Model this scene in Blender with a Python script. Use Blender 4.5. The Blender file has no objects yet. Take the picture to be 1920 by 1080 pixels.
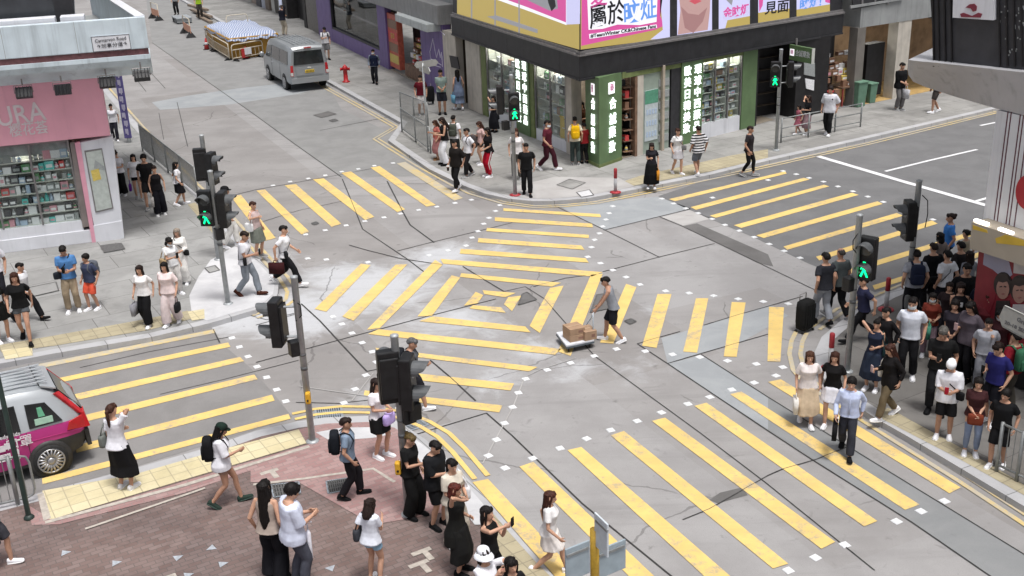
import bpy, math, random
import numpy as np
from mathutils import Vector, Matrix, Euler, noise
random.seed(7)
S = bpy.context.scene
COL = S.collection
# ------------------------------------------------------------------ camera
CF, PITCH, ROLL, CH = 2062.63, 0.3670026, -0.0375645, 10.44971
TA, TB = 2.0144377, 0.5366607            # compass directions of the two streets
_cp, _sp = math.cos(PITCH), math.sin(PITCH)
_r = Vector((1, 0, 0)); _f = Vector((0, _cp, -_sp)); _u = _r.cross(_f)
_c, _s = math.cos(ROLL), math.sin(ROLL)
CR = _c * _r + _s * _u; CU = -_s * _r + _c * _u; CFW = _f
cam_d = bpy.data.cameras.new("camera"); cam = bpy.data.objects.new("camera", cam_d); COL.objects.link(cam)
cam_d.sensor_width = 36; cam_d.lens = 36 * CF / 1920; cam_d.clip_end = 900; cam_d.clip_start = 0.1
cam.matrix_world = Matrix(((CR.x, CU.x, -CFW.x, 0), (CR.y, CU.y, -CFW.y, 0), (CR.z, CU.z, -CFW.z, CH), (0, 0, 0, 1)))
S.camera = cam
# ------------------------------------------------------------------ light: bright overcast
SUN_EL, SUN_AZ = 74, 150
W = bpy.data.worlds.new("World"); S.world = W; W.use_nodes = True
nt = W.node_tree; nt.nodes.clear()
sky = nt.nodes.new("ShaderNodeTexSky"); sky.sky_type = 'NISHITA'; sky.sun_disc = False
sky.sun_elevation = math.radians(SUN_EL); sky.sun_rotation = math.radians(SUN_AZ)
sky.air_density = 1.0; sky.dust_density = 6.0; sky.ozone_density = 1.0
hs = nt.nodes.new("ShaderNodeHueSaturation"); hs.inputs['Saturation'].default_value = 0.40
bg = nt.nodes.new("ShaderNodeBackground"); bg.inputs['Strength'].default_value = 0.092
wo = nt.nodes.new("ShaderNodeOutputWorld")
nt.links.new(sky.outputs[0], hs.inputs['Color']); nt.links.new(hs.outputs[0], bg.inputs[0]); nt.links.new(bg.outputs[0], wo.inputs[0])
sl = bpy.data.lights.new("sun", 'SUN'); sl.energy = 1.5; sl.angle = math.radians(12); sl.color = (1, .985, .965)
so = bpy.data.objects.new("sun", sl); COL.objects.link(so)
so.rotation_euler = (math.radians(90 - SUN_EL), 0, math.radians(180 - SUN_AZ))
S.view_settings.view_transform = 'Standard'; S.view_settings.look = 'None'
S.view_settings.gamma = 1; S.view_settings.exposure = 0.72; S.view_settings.use_curve_mapping = False
# ------------------------------------------------------------------ measuring helpers
PV = 0.13                                 # height of the pavements above the road
def ray(px, py): return CFW + CR * ((px - 960) / CF) - CU * ((py - 540) / CF)
def at(px, py, z=0.0):
    d = ray(px, py); t = (z - CH) / d.z
    return Vector((d.x * t, d.y * t, z))
def proj(P):
    d = Vector(P) - Vector((0, 0, CH)); z = d.dot(CFW)
    return 960 + CF * d.dot(CR) / z, 540 - CF * d.dot(CU) / z
def zat(P, py):                           # height above P where the vertical line reaches picture row py
    lo, hi = P[2], 14
    for _ in range(40):
        m = (lo + hi) / 2
        if proj((P[0], P[1], m))[1] > py: lo = m
        else: hi = m
    return lo
DA = Vector((math.cos(TA), math.sin(TA), 0)); DB = Vector((math.cos(TB), math.sin(TB), 0))
ORG = at(1124, 315, PV); ORG.z = 0
def ab(a, b, z=0): return ORG + DA * a + DB * b + Vector((0, 0, z))
class Fac:
    """a vertical wall: u along it, n outward"""
    def __init__(s, P0, P1):
        s.o = Vector((P0[0], P0[1], 0)); d = Vector((P1[0] - P0[0], P1[1] - P0[1], 0)); s.L = d.length; s.u = d.normalized()
        s.n = Vector((s.u.y, -s.u.x, 0))
        if s.n.dot(-s.o) < 0: s.n = -s.n
    def hit(s, px, py, off=0):
        d = ray(px, py); o = s.o + s.n * off
        t = (o - Vector((0, 0, CH))).dot(s.n) / d.dot(s.n)
        P = Vector((0, 0, CH)) + d * t
        return (P - o).dot(s.u), P.z
    def p(s, u, z, n=0): return s.o + s.u * u + s.n * n + Vector((0, 0, z))
# ------------------------------------------------------------------ mesh collecting
class MB:
    def __init__(s): s.v = []; s.f = []; s.m = []
    def add(s, vs, fs, mi=0):
        b = len(s.v); s.v += [tuple(x) for x in vs]; s.f += [tuple(i + b for i in f) for f in fs]; s.m += [mi] * len(fs); return s
    def hexa(s, p, mi=0):                 # 8 points, bottom ring then top ring
        return s.add(p, [(3, 2, 1, 0), (4, 5, 6, 7), (0, 1, 5, 4), (1, 2, 6, 5), (2, 3, 7, 6), (3, 0, 4, 7)], mi)
    def box(s, c, d, rz=0, mi=0):
        x, y, z = d[0] / 2, d[1] / 2, d[2] / 2; C = math.cos(rz); N = math.sin(rz)
        q = [(-x, -y), (x, -y), (x, y), (-x, y)]
        return s.hexa([(c[0] + a * C - b * N, c[1] + a * N + b * C, c[2] + k) for k in (-z, z) for a, b in q], mi)
    def fbox(s, F, u0, u1, z0, z1, n0, n1, mi=0):
        if (u1 - u0) * (n1 - n0) < 0: n0, n1 = n1, n0
        q = [(u0, n0), (u1, n0), (u1, n1), (u0, n1)]
        if F.u.cross(F.n).z < 0: q = q[::-1]
        return s.hexa([F.p(u, z, n) for z in (z0, z1) for u, n in q], mi)
    def prism(s, poly, z0, z1, mi=0, mtop=None):
        n = len(poly)
        A = sum(poly[i][0] * poly[(i + 1) % n][1] - poly[(i + 1) % n][0] * poly[i][1] for i in range(n))
        if A < 0: poly = poly[::-1]
        s.add([(p[0], p[1], z0) for p in poly] + [(p[0], p[1], z1) for p in poly],
              [tuple(range(n))[::-1]] + [(i, (i + 1) % n, n + (i + 1) % n, n + i) for i in range(n)], mi)
        s.add([(p[0], p[1], z1) for p in poly], [tuple(range(n))], mi if mtop is None else mtop)
        return s
    def sheet(s, poly, z, mi=0):
        n = len(poly)
        A = sum(poly[i][0] * poly[(i + 1) % n][1] - poly[(i + 1) % n][0] * poly[i][1] for i in range(n))
        if A < 0: poly = poly[::-1]
        return s.add([(p[0], p[1], z) for p in poly], [tuple(range(n))], mi)
    def strip(s, pts, w, z, mi=0, off=0):    # ribbon on the ground along pts
        pts = [Vector((p[0], p[1], 0)) for p in pts]; L = []; n = len(pts)
        for i, p in enumerate(pts):
            d = (pts[min(i + 1, n - 1)] - pts[max(i - 1, 0)]).normalized(); N = Vector((-d.y, d.x, 0))
            L.append((p + N * (off + w / 2), p + N * (off - w / 2)))
        for i in range(n - 1):
            s.add([(*L[i][0][:2], z), (*L[i][1][:2], z), (*L[i + 1][1][:2], z), (*L[i + 1][0][:2], z)], [(0, 1, 2, 3)], mi)
        return s
    def tube(s, pts, rad, seg=8, mi=0, cap=True, side=None):
        """swept tube; rad: number, or list of r / (rx, ry); side: direction of rx"""
        pts = [Vector(p) for p in pts]; n = len(pts)
        if not isinstance(rad, (list,)): rad = [rad] * n
        vs = []; X = None
        for i, p in enumerate(pts):
            d = (pts[min(i + 1, n - 1)] - pts[max(i - 1, 0)]).normalized()
            if side is not None: X = Vector(side)
            elif X is None: X = Vector((1, 0, 0)) if abs(d.x) < .8 else Vector((0, 1, 0))
            X = (X - d * X.dot(d)).normalized(); Y = d.cross(X)
            r = rad[i]; rx, ry = r if isinstance(r, tuple) else (r, r)
            for k in range(seg):
                t = 2 * math.pi * k / seg; vs.append(p + X * (math.cos(t) * rx) + Y * (math.sin(t) * ry))
        fs = [(i * seg + k, i * seg + (k + 1) % seg, (i + 1) * seg + (k + 1) % seg, (i + 1) * seg + k) for i in range(n - 1) for k in range(seg)]
        if cap: fs += [tuple(range(seg))[::-1], tuple((n - 1) * seg + k for k in range(seg))]
        return s.add(vs, fs, mi)
    def ell(s, c, r, seg=12, rings=8, mi=0, rot=None):
        vs = []; fs = []
        for i in range(rings + 1):
            ph = math.pi * (i + .02 if i == 0 else (i - .02 if i == rings else i)) / rings
            for k in range(seg):
                t = 2 * math.pi * k / seg
                v = Vector((r[0] * math.sin(ph) * math.cos(t), r[1] * math.sin(ph) * math.sin(t), -r[2] * math.cos(ph)))
                if rot: v = rot @ v
                vs.append(Vector(c) + v)
        fs = [(i * seg + k, i * seg + (k + 1) % seg, (i + 1) * seg + (k + 1) % seg, (i + 1) * seg + k) for i in range(rings) for k in range(seg)]
        fs += [tuple(range(seg))[::-1], tuple(rings * seg + k for k in range(seg))]
        return s.add(vs, fs, mi)
    def lathe(s, c, prof, seg=14, mi=0, ax='z'):
        vs = []; n = len(prof)
        for r, h in prof:
            for k in range(seg):
                t = 2 * math.pi * k / seg; a, b = r * math.cos(t), r * math.sin(t)
                o = {'z': (a, b, h), 'y': (a, h, -b), 'x': (h, a, b)}[ax]
                vs.append((c[0] + o[0], c[1] + o[1], c[2] + o[2]))
        fs = [(i * seg + k, i * seg + (k + 1) % seg, (i + 1) * seg + (k + 1) % seg, (i + 1) * seg + k) for i in range(n - 1) for k in range(seg)]
        fs += [tuple(range(seg))[::-1], tuple((n - 1) * seg + k for k in range(seg))]
        return s.add(vs, fs, mi)
    def mesh(s, name, smooth=False):
        me = bpy.data.meshes.new(name); me.from_pydata(s.v, [], s.f); me.update()
        if any(s.m): me.polygons.foreach_set('material_index', s.m)
        if smooth: me.polygons.foreach_set('use_smooth', [True] * len(me.polygons))
        return me
    def build(s, name, mats, parent=None, smooth=False, bevel=0, loc=None):
        me = s.mesh(name, smooth)
        for m in (mats if isinstance(mats, (list, tuple)) else [mats]): me.materials.append(m)
        return link(name, me, parent, bevel, loc)
def link(name, me, parent=None, bevel=0, loc=None):
    o = bpy.data.objects.new(name, me); COL.objects.link(o)
    if parent: o.parent = parent
    if loc is not None: o.location = loc
    if bevel:
        b = o.modifiers.new('bevel', 'BEVEL'); b.width = bevel; b.segments = 2; b.limit_method = 'ANGLE'; b.angle_limit = math.radians(40)
    return o
def tag(o, label=None, cat=None, group=None, kind=None):
    if label: o['label'] = label
    if cat: o['category'] = cat
    if group: o['group'] = group
    if kind: o['kind'] = kind
    return o
def empty(name, loc=(0, 0, 0), rz=0, label=None, cat=None, group=None, kind=None):
    o = bpy.data.objects.new(name, None); COL.objects.link(o); o.empty_display_size = .2
    o.location = loc; o.rotation_euler = (0, 0, rz); return tag(o, label, cat, group, kind)
def copy_tree(o, parent=None):
    c = o.copy(); COL.objects.link(c)
    if parent: c.parent = parent
    for ch in list(o.children): copy_tree(ch, c)
    return c
# ------------------------------------------------------------------ materials
MATS = {}
def srgb(h):
    if isinstance(h, str):
        c = [int(h[i:i + 2], 16) / 255 for i in (0, 2, 4)]
        return tuple(x / 12.92 if x < .04045 else ((x + .055) / 1.055) ** 2.4 for x in c)
    return h
def M(name, col, rough=.6, var=.12, scale=6, metal=0, bump=0, emit=0, spec=.4, alpha=1, coord='Object', detail=4, streak=0):
    if name in MATS: return MATS[name]
    m = bpy.data.materials.new(name); m.use_nodes = True; t = m.node_tree; n = t.nodes; b = n['Principled BSDF']
    c = srgb(col); MATS[name] = m
    b.inputs['Roughness'].default_value = rough; b.inputs['Metallic'].default_value = metal
    b.inputs['Specular IOR Level'].default_value = spec
    if emit:
        b.inputs['Emission Color'].default_value = (*c, 1); b.inputs['Emission Strength'].default_value = emit
    tc = n.new('ShaderNodeTexCoord'); nz = n.new('ShaderNodeTexNoise'); nz.inputs['Scale'].default_value = scale; nz.inputs['Detail'].default_value = detail
    t.links.new(tc.outputs[coord], nz.inputs['Vector'])
    rp = n.new('ShaderNodeValToRGB'); rp.color_ramp.elements[0].position = .3; rp.color_ramp.elements[1].position = .7
    rp.color_ramp.elements[0].color = (*[x * (1 - var) for x in c], 1); rp.color_ramp.elements[1].color = (*[min(1, x * (1 + var)) for x in c], 1)
    t.links.new(nz.outputs['Fac'], rp.inputs[0]); out = rp.outputs[0]
    if streak:                             # rain streaks and grime running down
        ge = n.new('ShaderNodeNewGeometry'); mp = n.new('ShaderNodeMapping'); mp.inputs['Scale'].default_value = (2.6, 2.6, .16); t.links.new(ge.outputs['Position'], mp.inputs[0])
        out = nmix(t, nmath(t, 'MULTIPLY', nramp(t, nnoise(t, 1.6, 6, .65, mp.outputs[0]), .50, .74), streak), out, tuple(x * .42 for x in c))
        out = nmix(t, nmath(t, 'MULTIPLY', nramp(t, nnoise(t, .9, 6, .7, ge.outputs['Position'], .6), .55, .78), streak * .7), out, tuple(x * .6 for x in c))
    t.links.new(out, b.inputs['Base Color'])
    if bump:
        bp = n.new('ShaderNodeBump'); bp.inputs['Strength'].default_value = bump; bp.inputs['Distance'].default_value = .02
        t.links.new(nz.outputs['Fac'], bp.inputs['Height']); t.links.new(bp.outputs[0], b.inputs['Normal'])
    if alpha < 1: b.inputs['Alpha'].default_value = alpha
    return m
def glass(name, tint=(.8, .85, .85), alpha=.22, rough=.03):
    if name in MATS: return MATS[name]
    m = bpy.data.materials.new(name); m.use_nodes = True; t = m.node_tree; n = t.nodes; n.clear()
    o = n.new('ShaderNodeOutputMaterial'); g = n.new('ShaderNodeBsdfGlossy'); g.inputs['Roughness'].default_value = rough
    tr = n.new('ShaderNodeBsdfTransparent'); tr.inputs[0].default_value = (*tint, 1)
    lw = n.new('ShaderNodeLayerWeight'); lw.inputs[0].default_value = .5; mx = n.new('ShaderNodeMixShader')
    fc = nmath(t, 'ADD', nmath(t, 'MULTIPLY', nmath(t, 'POWER', lw.outputs['Facing'], 4.0), .5), alpha * .18)
    t.links.new(fc, mx.inputs[0]); t.links.new(tr.outputs[0], mx.inputs[1]); t.links.new(g.outputs[0], mx.inputs[2]); t.links.new(mx.outputs[0], o.inputs[0])
    MATS[name] = m; return m
def nmath(t, op, a, b=None, clamp=False):
    q = t.nodes.new('ShaderNodeMath'); q.operation = op; q.use_clamp = clamp
    for i, x in enumerate((a, b)):
        if x is None: continue
        if isinstance(x, (int, float)): q.inputs[i].default_value = x
        else: t.links.new(x, q.inputs[i])
    return q.outputs[0]
def nmix(t, fac, a, b, blend='MIX'):
    q = t.nodes.new('ShaderNodeMix'); q.data_type = 'RGBA'; q.blend_type = blend
    for k, x in ((0, fac), (6, a), (7, b)):
        if isinstance(x, (int, float)): q.inputs[k].default_value = x
        elif isinstance(x, tuple): q.inputs[k].default_value = (*x[:3], 1)
        else: t.links.new(x, q.inputs[k])
    return q.outputs[2]
def nnoise(t, scale, detail=5, rough=.55, vec=None, dist=0):
    q = t.nodes.new('ShaderNodeTexNoise'); q.inputs['Scale'].default_value = scale; q.inputs['Detail'].default_value = detail
    q.inputs['Roughness'].default_value = rough; q.inputs['Distortion'].default_value = dist
    if vec is not None: t.links.new(vec, q.inputs['Vector'])
    return q.outputs['Fac']
def nramp(t, x, lo, hi):
    q = t.nodes.new('ShaderNodeMapRange'); q.interpolation_type = 'SMOOTHSTEP'
    t.links.new(x, q.inputs[0]); q.inputs[1].default_value = lo; q.inputs[2].default_value = hi
    return q.outputs[0]
def newmat(name, rough=.8, spec=.3):
    m = bpy.data.materials.new(name); m.use_nodes = True; MATS[name] = m; t = m.node_tree; b = t.nodes['Principled BSDF']
    b.inputs['Roughness'].default_value = rough; b.inputs['Specular IOR Level'].default_value = spec
    g = t.nodes.new('ShaderNodeNewGeometry')
    return m, t, b, g.outputs['Position']
def text(name, body, size, mat, parent=None, extrude=.004, align='CENTER', bold=0):
    cu = bpy.data.curves.new(name, 'FONT'); cu.body = body; cu.size = size; cu.extrude = extrude; cu.offset = bold
    cu.align_x = align; cu.align_y = 'CENTER'; cu.resolution_u = 3
    tmp = bpy.data.objects.new('tmp_text', cu); COL.objects.link(tmp)
    me = bpy.data.meshes.new_from_object(tmp.evaluated_get(bpy.context.evaluated_depsgraph_get()))
    bpy.data.objects.remove(tmp); bpy.data.curves.remove(cu)
    me.name = name; me.materials.clear(); me.materials.append(mat)
    return link(name, me, parent)
def place_text(o, F, u, z, n, rot=0, sx=1, sy=1):
    X = F.u if F.u.dot(CR) > 0 else -F.u
    Z = Vector((0, 0, 1)); N = X.cross(Z); c, s_ = math.cos(rot), math.sin(rot)
    X2 = (X * c + Z * s_) * sx; Z2 = (-X * s_ + Z * c) * sy; P = F.p(u, z, n)
    m = Matrix(((X2.x, Z2.x, N.x, P.x), (X2.y, Z2.y, N.y, P.y), (X2.z, Z2.z, N.z, P.z), (0, 0, 0, 1)))
    if o.parent: bpy.context.view_layer.update(); o.matrix_world = m
    else: o.matrix_world = m
    return o
# ================================================================== SETTING: road, pavements, markings
def pts(*L, z=0.0): return [at(x, y, z) for x, y in L]
# ---- materials of the ground
def concrete_mat():
    m, t, b, pos = newmat("road concrete", .85, .25)
    n1 = nnoise(t, .55, 6, .6, pos); n2 = nnoise(t, 9, 6, .7, pos); n3 = nnoise(t, 70, 3, .6, pos); n4 = nnoise(t, 2.2, 5, .65, pos, .6)
    base = nmix(t, nramp(t, n1, .35, .65), (.272, .262, .256), (.325, .315, .308))
    base = nmix(t, nramp(t, n4, .58, .76), base, (.225, .215, .212))
    mq = t.nodes.new('ShaderNodeMapping'); mq.inputs['Rotation'].default_value = (0, 0, -TA); mq.inputs['Location'].default_value = (1.3, .7, 0); t.links.new(pos, mq.inputs[0])
    bk = t.nodes.new('ShaderNodeTexBrick'); bk.inputs['Scale'].default_value = 1; bk.inputs['Brick Width'].default_value = 7.5; bk.inputs['Row Height'].default_value = 3.3; bk.inputs['Mortar Size'].default_value = 0; bk.offset = .37
    bk.inputs['Color1'].default_value = (.86, .845, .84, 1); bk.inputs['Color2'].default_value = (1.06, 1.07, 1.09, 1); t.links.new(mq.outputs[0], bk.inputs['Vector'])
    base = nmix(t, 1.0, base, bk.outputs['Color'], 'MULTIPLY')           # slabs cast at different times
    # scuffed pale cement dust around the middle of the junction
    dust = None
    for px, py, r, k in ((690, 540, 3.0, 1.1), (560, 590, 2.6, 1.15), (455, 600, 2.0, .9), (1010, 655, 1.6, .7), (1185, 690, 1.7, .5), (830, 480, 2.2, .9), (930, 715, 1.6, .6), (700, 745, 1.6, .6),
                         (640, 640, 1.5, .4), (1260, 425, 1.5, .35), (770, 300, 2, .5), (845, 600, 2.8, .72), (640, 520, 2.4, .9), (930, 470, 1.8, .6), (1080, 690, 1.6, .6), (1215, 580, 1.2, .5), (520, 480, 1.6, .6)):
        P = at(px, py)
        vm = t.nodes.new('ShaderNodeVectorMath'); vm.operation = 'DISTANCE'; t.links.new(pos, vm.inputs[0]); vm.inputs[1].default_value = P
        d = nmath(t, 'SUBTRACT', 1.0, nmath(t, 'DIVIDE', vm.outputs['Value'], r), True)
        d = nmath(t, 'MULTIPLY', d, k)
        dust = d if dust is None else nmath(t, 'MAXIMUM', dust, d)
    brk = nnoise(t, 1.3, 7, .7, pos, .8)
    f = nramp(t, nmath(t, 'ADD', nmath(t, 'MULTIPLY', dust, .75), nmath(t, 'MULTIPLY', brk, .75)), .58, .95)
    base = nmix(t, nmath(t, 'MULTIPLY', f, .85), base, (.50, .51, .53))
    mp = t.nodes.new('ShaderNodeMapping'); mp.inputs['Rotation'].default_value = (0, 0, -TA); mp.inputs['Scale'].default_value = (.12, 1.5, 1); t.links.new(pos, mp.inputs[0])
    base = nmix(t, nmath(t, 'MULTIPLY', nramp(t, nnoise(t, 1.0, 6, .65, mp.outputs[0], .3), .50, .72), .42), base, (.19, .182, .18))     # tyre tracks
    vo = t.nodes.new('ShaderNodeTexVoronoi'); vo.feature = 'DISTANCE_TO_EDGE'; vo.inputs['Scale'].default_value = .22
    dv = t.nodes.new('ShaderNodeVectorMath'); dv.operation = 'ADD'; nv = t.nodes.new('ShaderNodeTexNoise'); nv.inputs['Scale'].default_value = 1.1; nv.inputs['Detail'].default_value = 6; t.links.new(pos, nv.inputs['Vector']); t.links.new(pos, dv.inputs[0]); vs_ = t.nodes.new('ShaderNodeVectorMath'); vs_.operation = 'SCALE'; vs_.inputs['Scale'].default_value = .45; t.links.new(nv.outputs['Color'], vs_.inputs[0]); t.links.new(vs_.outputs[0], dv.inputs[1]); t.links.new(dv.outputs[0], vo.inputs['Vector'])
    crk = nmath(t, 'MULTIPLY', nmath(t, 'LESS_THAN', vo.outputs['Distance'], .0035), nramp(t, nnoise(t, .35, 2, .5, pos), .50, .56))
    base = nmix(t, nmath(t, 'MULTIPLY', crk, .5), base, (.09, .085, .083))
    # oil drips and speckle
    base = nmix(t, nmath(t, 'MULTIPLY', nramp(t, nnoise(t, 3.2, 5, .6, pos), .64, .78), .6), base, (.11, .105, .10))
    base = nmix(t, nmath(t, 'MULTIPLY', nramp(t, n3, .54, .70), .50), base, (.155, .147, .143))
    base = nmix(t, nmath(t, 'MULTIPLY', nramp(t, n2, .6, .8), .25), base, (.42, .41, .41))
    t.links.new(base, b.inputs['Base Color'])
    bp = t.nodes.new('ShaderNodeBump'); bp.inputs['Strength'].default_value = .15; bp.inputs['Distance'].default_value = .01
    t.links.new(n3, bp.inputs['Height']); t.links.new(bp.outputs[0], b.inputs['Normal'])
    return m
def patch_mat(name, c1, c2, spk=(.1, .1, .1), k=.3):
    m, t, b, pos = newmat(name, .87, .22)
    base = nmix(t, nramp(t, nnoise(t, .9, 6, .65, pos, .4), .35, .65), c1, c2)
    base = nmix(t, nmath(t, 'MULTIPLY', nramp(t, nnoise(t, 60, 3, .6, pos), .5, .72), k), base, spk)
    base = nmix(t, nmath(t, 'MULTIPLY', nramp(t, nnoise(t, 2.4, 4, .6, pos, .5), .62, .8), .35), base, tuple(x * .6 for x in c1))
    base = nmix(t, nmath(t, 'MULTIPLY', nramp(t, nnoise(t, 3.1, 6, .7, pos), .62, .8), .22), base, tuple(min(1, x * 1.5) for x in c2))
    t.links.new(base, b.inputs['Base Color']); return m
def paint_mat(name, c, wear, under):
    m, t, b, pos = newmat(name, .7, .35)
    n = nnoise(t, 5, 8, .75, pos, .3); n2 = nnoise(t, 38, 4, .7, pos); n3 = nnoise(t, .6, 3, .5, pos)
    col = nmix(t, nramp(t, nnoise(t, 1.4, 5, .6, pos), .3, .7), c, tuple(x * .84 for x in c))
    f = nmath(t, 'ADD', nmath(t, 'MULTIPLY', n, .6), nmath(t, 'ADD', nmath(t, 'MULTIPLY', n2, .22), nmath(t, 'MULTIPLY', n3, .3)))
    mp = t.nodes.new('ShaderNodeMapping'); mp.inputs['Rotation'].default_value = (0, 0, -TA); mp.inputs['Scale'].default_value = (.15, 1.8, 1); t.links.new(pos, mp.inputs[0])
    col = nmix(t, nmath(t, 'MULTIPLY', nramp(t, nnoise(t, 1.0, 6, .7, mp.outputs[0], .3), .45, .72), .38), col, tuple(x * .55 + .05 for x in c))
    col = nmix(t, nmath(t, 'MULTIPLY', nramp(t, nnoise(t, 70, 3, .6, pos), .55, .72), .35), col, under)
    w = nramp(t, f, wear, wear + .14)
    t.links.new(nmix(t, nmath(t, 'MULTIPLY', w, .8), col, under), b.inputs['Base Color']); return m
def paver_mat(name, c1, c2, mortar, bw, bh, off=.5, msz=.012, rot=TB, rough=.85, stain=.35, big=None):
    m, t, b, pos = newmat(name, rough, .25)
    mp = t.nodes.new('ShaderNodeMapping'); mp.inputs['Rotation'].default_value = (0, 0, -rot); t.links.new(pos, mp.inputs['Vector'])
    br = t.nodes.new('ShaderNodeTexBrick'); br.inputs['Scale'].default_value = 1; br.inputs['Brick Width'].default_value = bw; br.inputs['Row Height'].default_value = bh
    br.inputs['Mortar Size'].default_value = msz; br.offset = off; br.inputs['Color1'].default_value = (*c1, 1); br.inputs['Color2'].default_value = (*c2, 1)
    br.inputs['Mortar'].default_value = (*mortar, 1); br.inputs['Mortar Smooth'].default_value = .3
    t.links.new(mp.outputs[0], br.inputs['Vector']); col = br.outputs['Color']
    if big: col = nmix(t, nramp(t, nnoise(t, .45, 4, .6, pos, .5), .42, .60), col, big, 'MULTIPLY')
    col = nmix(t, nmath(t, 'MULTIPLY', nramp(t, nnoise(t, 1.3, 7, .7, pos, .5), .45, .72), stain), col, tuple(x * .45 for x in c1))
    col = nmix(t, nmath(t, 'MULTIPLY', nramp(t, nnoise(t, 45, 3, .6, pos), .55, .75), .3), col, tuple(x * .55 for x in c1))
    col = nmix(t, nmath(t, 'MULTIPLY', nramp(t, nnoise(t, 2.7, 7, .75, pos, .3), .58, .78), .3), col, tuple(min(.6, x * 1.6) for x in c2))
    t.links.new(col, b.inputs['Base Color'])
    bp = t.nodes.new('ShaderNodeBump'); bp.inputs['Strength'].default_value = .3; bp.inputs['Distance'].default_value = .01
    t.links.new(br.outputs['Fac'], bp.inputs['Height']); bp.invert = True; t.links.new(bp.outputs[0], b.inputs['Normal']); return m
CONC = concrete_mat()
ASPH = patch_mat("asphalt right", (.150, .150, .153), (.178, .178, .181), (.07, .07, .07), .35)
ASPL = patch_mat("asphalt left", (.205, .198, .194), (.238, .230, .226), (.12, .115, .11), .4)
BLUEP = patch_mat("blue grey concrete", (.285, .300, .312), (.330, .345, .355), (.2, .2, .2), .25)
LANEP = patch_mat("lane concrete", (.215, .222, .226), (.245, .250, .252), (.15, .15, .15), .25)
DARKP = patch_mat("dark trench fill", (.125, .12, .117), (.155, .15, .147), (.08, .08, .08), .4)
PALEP = patch_mat("pale cement patch", (.37, .355, .345), (.43, .42, .41), (.28, .27, .26), .2)
UPP = patch_mat("upper street concrete", (.228, .227, .225), (.268, .267, .264), (.17, .17, .16), .3)
YEL = paint_mat("yellow road paint", (.78, .555, .19), .555, (.34, .30, .25))
YELP = paint_mat("worn yellow paint", (.66, .50, .20), .47, (.40, .38, .34))
WHT = paint_mat("white road paint", (.80, .80, .82), .66, (.4, .4, .4))
JNT = M("joint tar", (.05, .048, .047), .8, .3, 9)
STUD = M("white stud", (.66, .67, .68), .6, .12, 25)
KERB = paver_mat("granite kerb", (.40, .40, .41), (.45, .45, .46), (.20, .20, .2), 1.0, 50, .0, .012, TB, .8, .3)
KERBA = paver_mat("granite kerb long", (.40, .40, .41), (.45, .45, .46), (.20, .20, .2), 1.0, 50, .0, .012, TA, .8, .3)
PAVN = paver_mat("pavement slabs", (.285, .280, .268), (.325, .320, .308), (.14, .135, .125), 1.6, 1.1, .0, .010, TB, .8, .45, (.80, .80, .80))
PAVW = paver_mat("pavement slabs west", (.295, .294, .286), (.340, .339, .332), (.15, .145, .14), 1.5, 1.2, .3, .011, TB, .8, .4, (.84, .84, .84))
PAVE = paver_mat("pavement slabs east", (.165, .158, .150), (.195, .186, .176), (.10, .095, .09), 1.8, 1.3, .0, .010, TB, .75, .5, (.80, .79, .77))
BRK = paver_mat("brown brick paving", (.172, .118, .106), (.225, .168, .155), (.135, .112, .104), .21, .105, .5, .008, TB, .85, .35, (.82, .84, .86))
BRKR = paver_mat("red brick paving", (.30, .175, .168), (.37, .25, .238), (.26, .20, .19), .21, .105, .5, .008, TB, .85, .25)
TACT = paver_mat("yellow tactile paving", (.56, .49, .30), (.63, .56, .37), (.42, .37, .25), .3, .3, .0, .012, TB, .75, .25)
TACTD = paver_mat("dusty tactile paving", (.36, .315, .215), (.42, .37, .25), (.27, .24, .17), .3, .3, .0, .012, TB, .8, .4)
CREAM = M("cream setts", (.42, .38, .335), .8, .2, 12)
CEM = patch_mat("fresh cement footway", (.46, .46, .475), (.58, .58, .59), (.34, .34, .34), .2)
IRON = M("cast iron cover", (.13, .128, .125), .6, .3, 20, .3)
GRAT = M("grey drain bars", (.33, .37, .41), .5, .2, 15, .4)
DEEP = M("drain pit", (.03, .03, .03), .9, .1)

g = MB(); g.sheet([(-400, -300), (400, -300), (400, 500), (-400, 500)], 0); gr = g.build("road", CONC); tag(gr, "pale grey concrete junction with sawn joints and cement dust", "road", kind='structure')
Z1 = .004
def patch(name, poly, mat, z=Z1):
    o = MB().sheet(poly, z).build(name, mat, gr); return o
P = pts
NEk = P((752, 230), (728, 263), (742, 273), (805, 317), (867, 347), (910, 363), (955, 373), (1000, 377), (1035, 377), (1100, 372), (1192, 355), (1335, 327), (1440, 301), (1615, 262), (1865, 204), z=PV)
NEk = [ab(80, -1.4), ab(45, -2.4), at(622, 157, PV)] + NEk + [ab(-2.6, 60)]
NWk = [ab(85, -14.2), ab(60, -13.8)] + P((200, 165), (300, 281), (360, 346), (400, 389), (430, 421), (470, 468), (505, 508), (522, 533), (520, 553), (503, 569), (478, 581), (390, 607), (280, 633), (100, 663), (0, 682), z=PV) + [ab(-5.75, -45)]
SWk = [ab(-12.2, -45)] + P((0, 944), (70, 926), (250, 879), (385, 841), (480, 808), (555, 791), (610, 783), (690, 780), (745, 790), (797, 824), (860, 879), (905, 929), (960, 992), (1010, 1050), z=PV) + [ab(-26, -13.0), ab(-60, -12.8)]
SEk = [ab(-60, -5.1)] + P((1920, 949), (1785, 868), (1705, 820), (1640, 783), (1560, 730), (1534, 695), (1528, 660), (1541, 632), (1575, 603), (1610, 578), (1660, 552), (1720, 527), (1760, 510), z=PV) + [ab(-14.3, 15), ab(-14.4, 60)]
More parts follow.
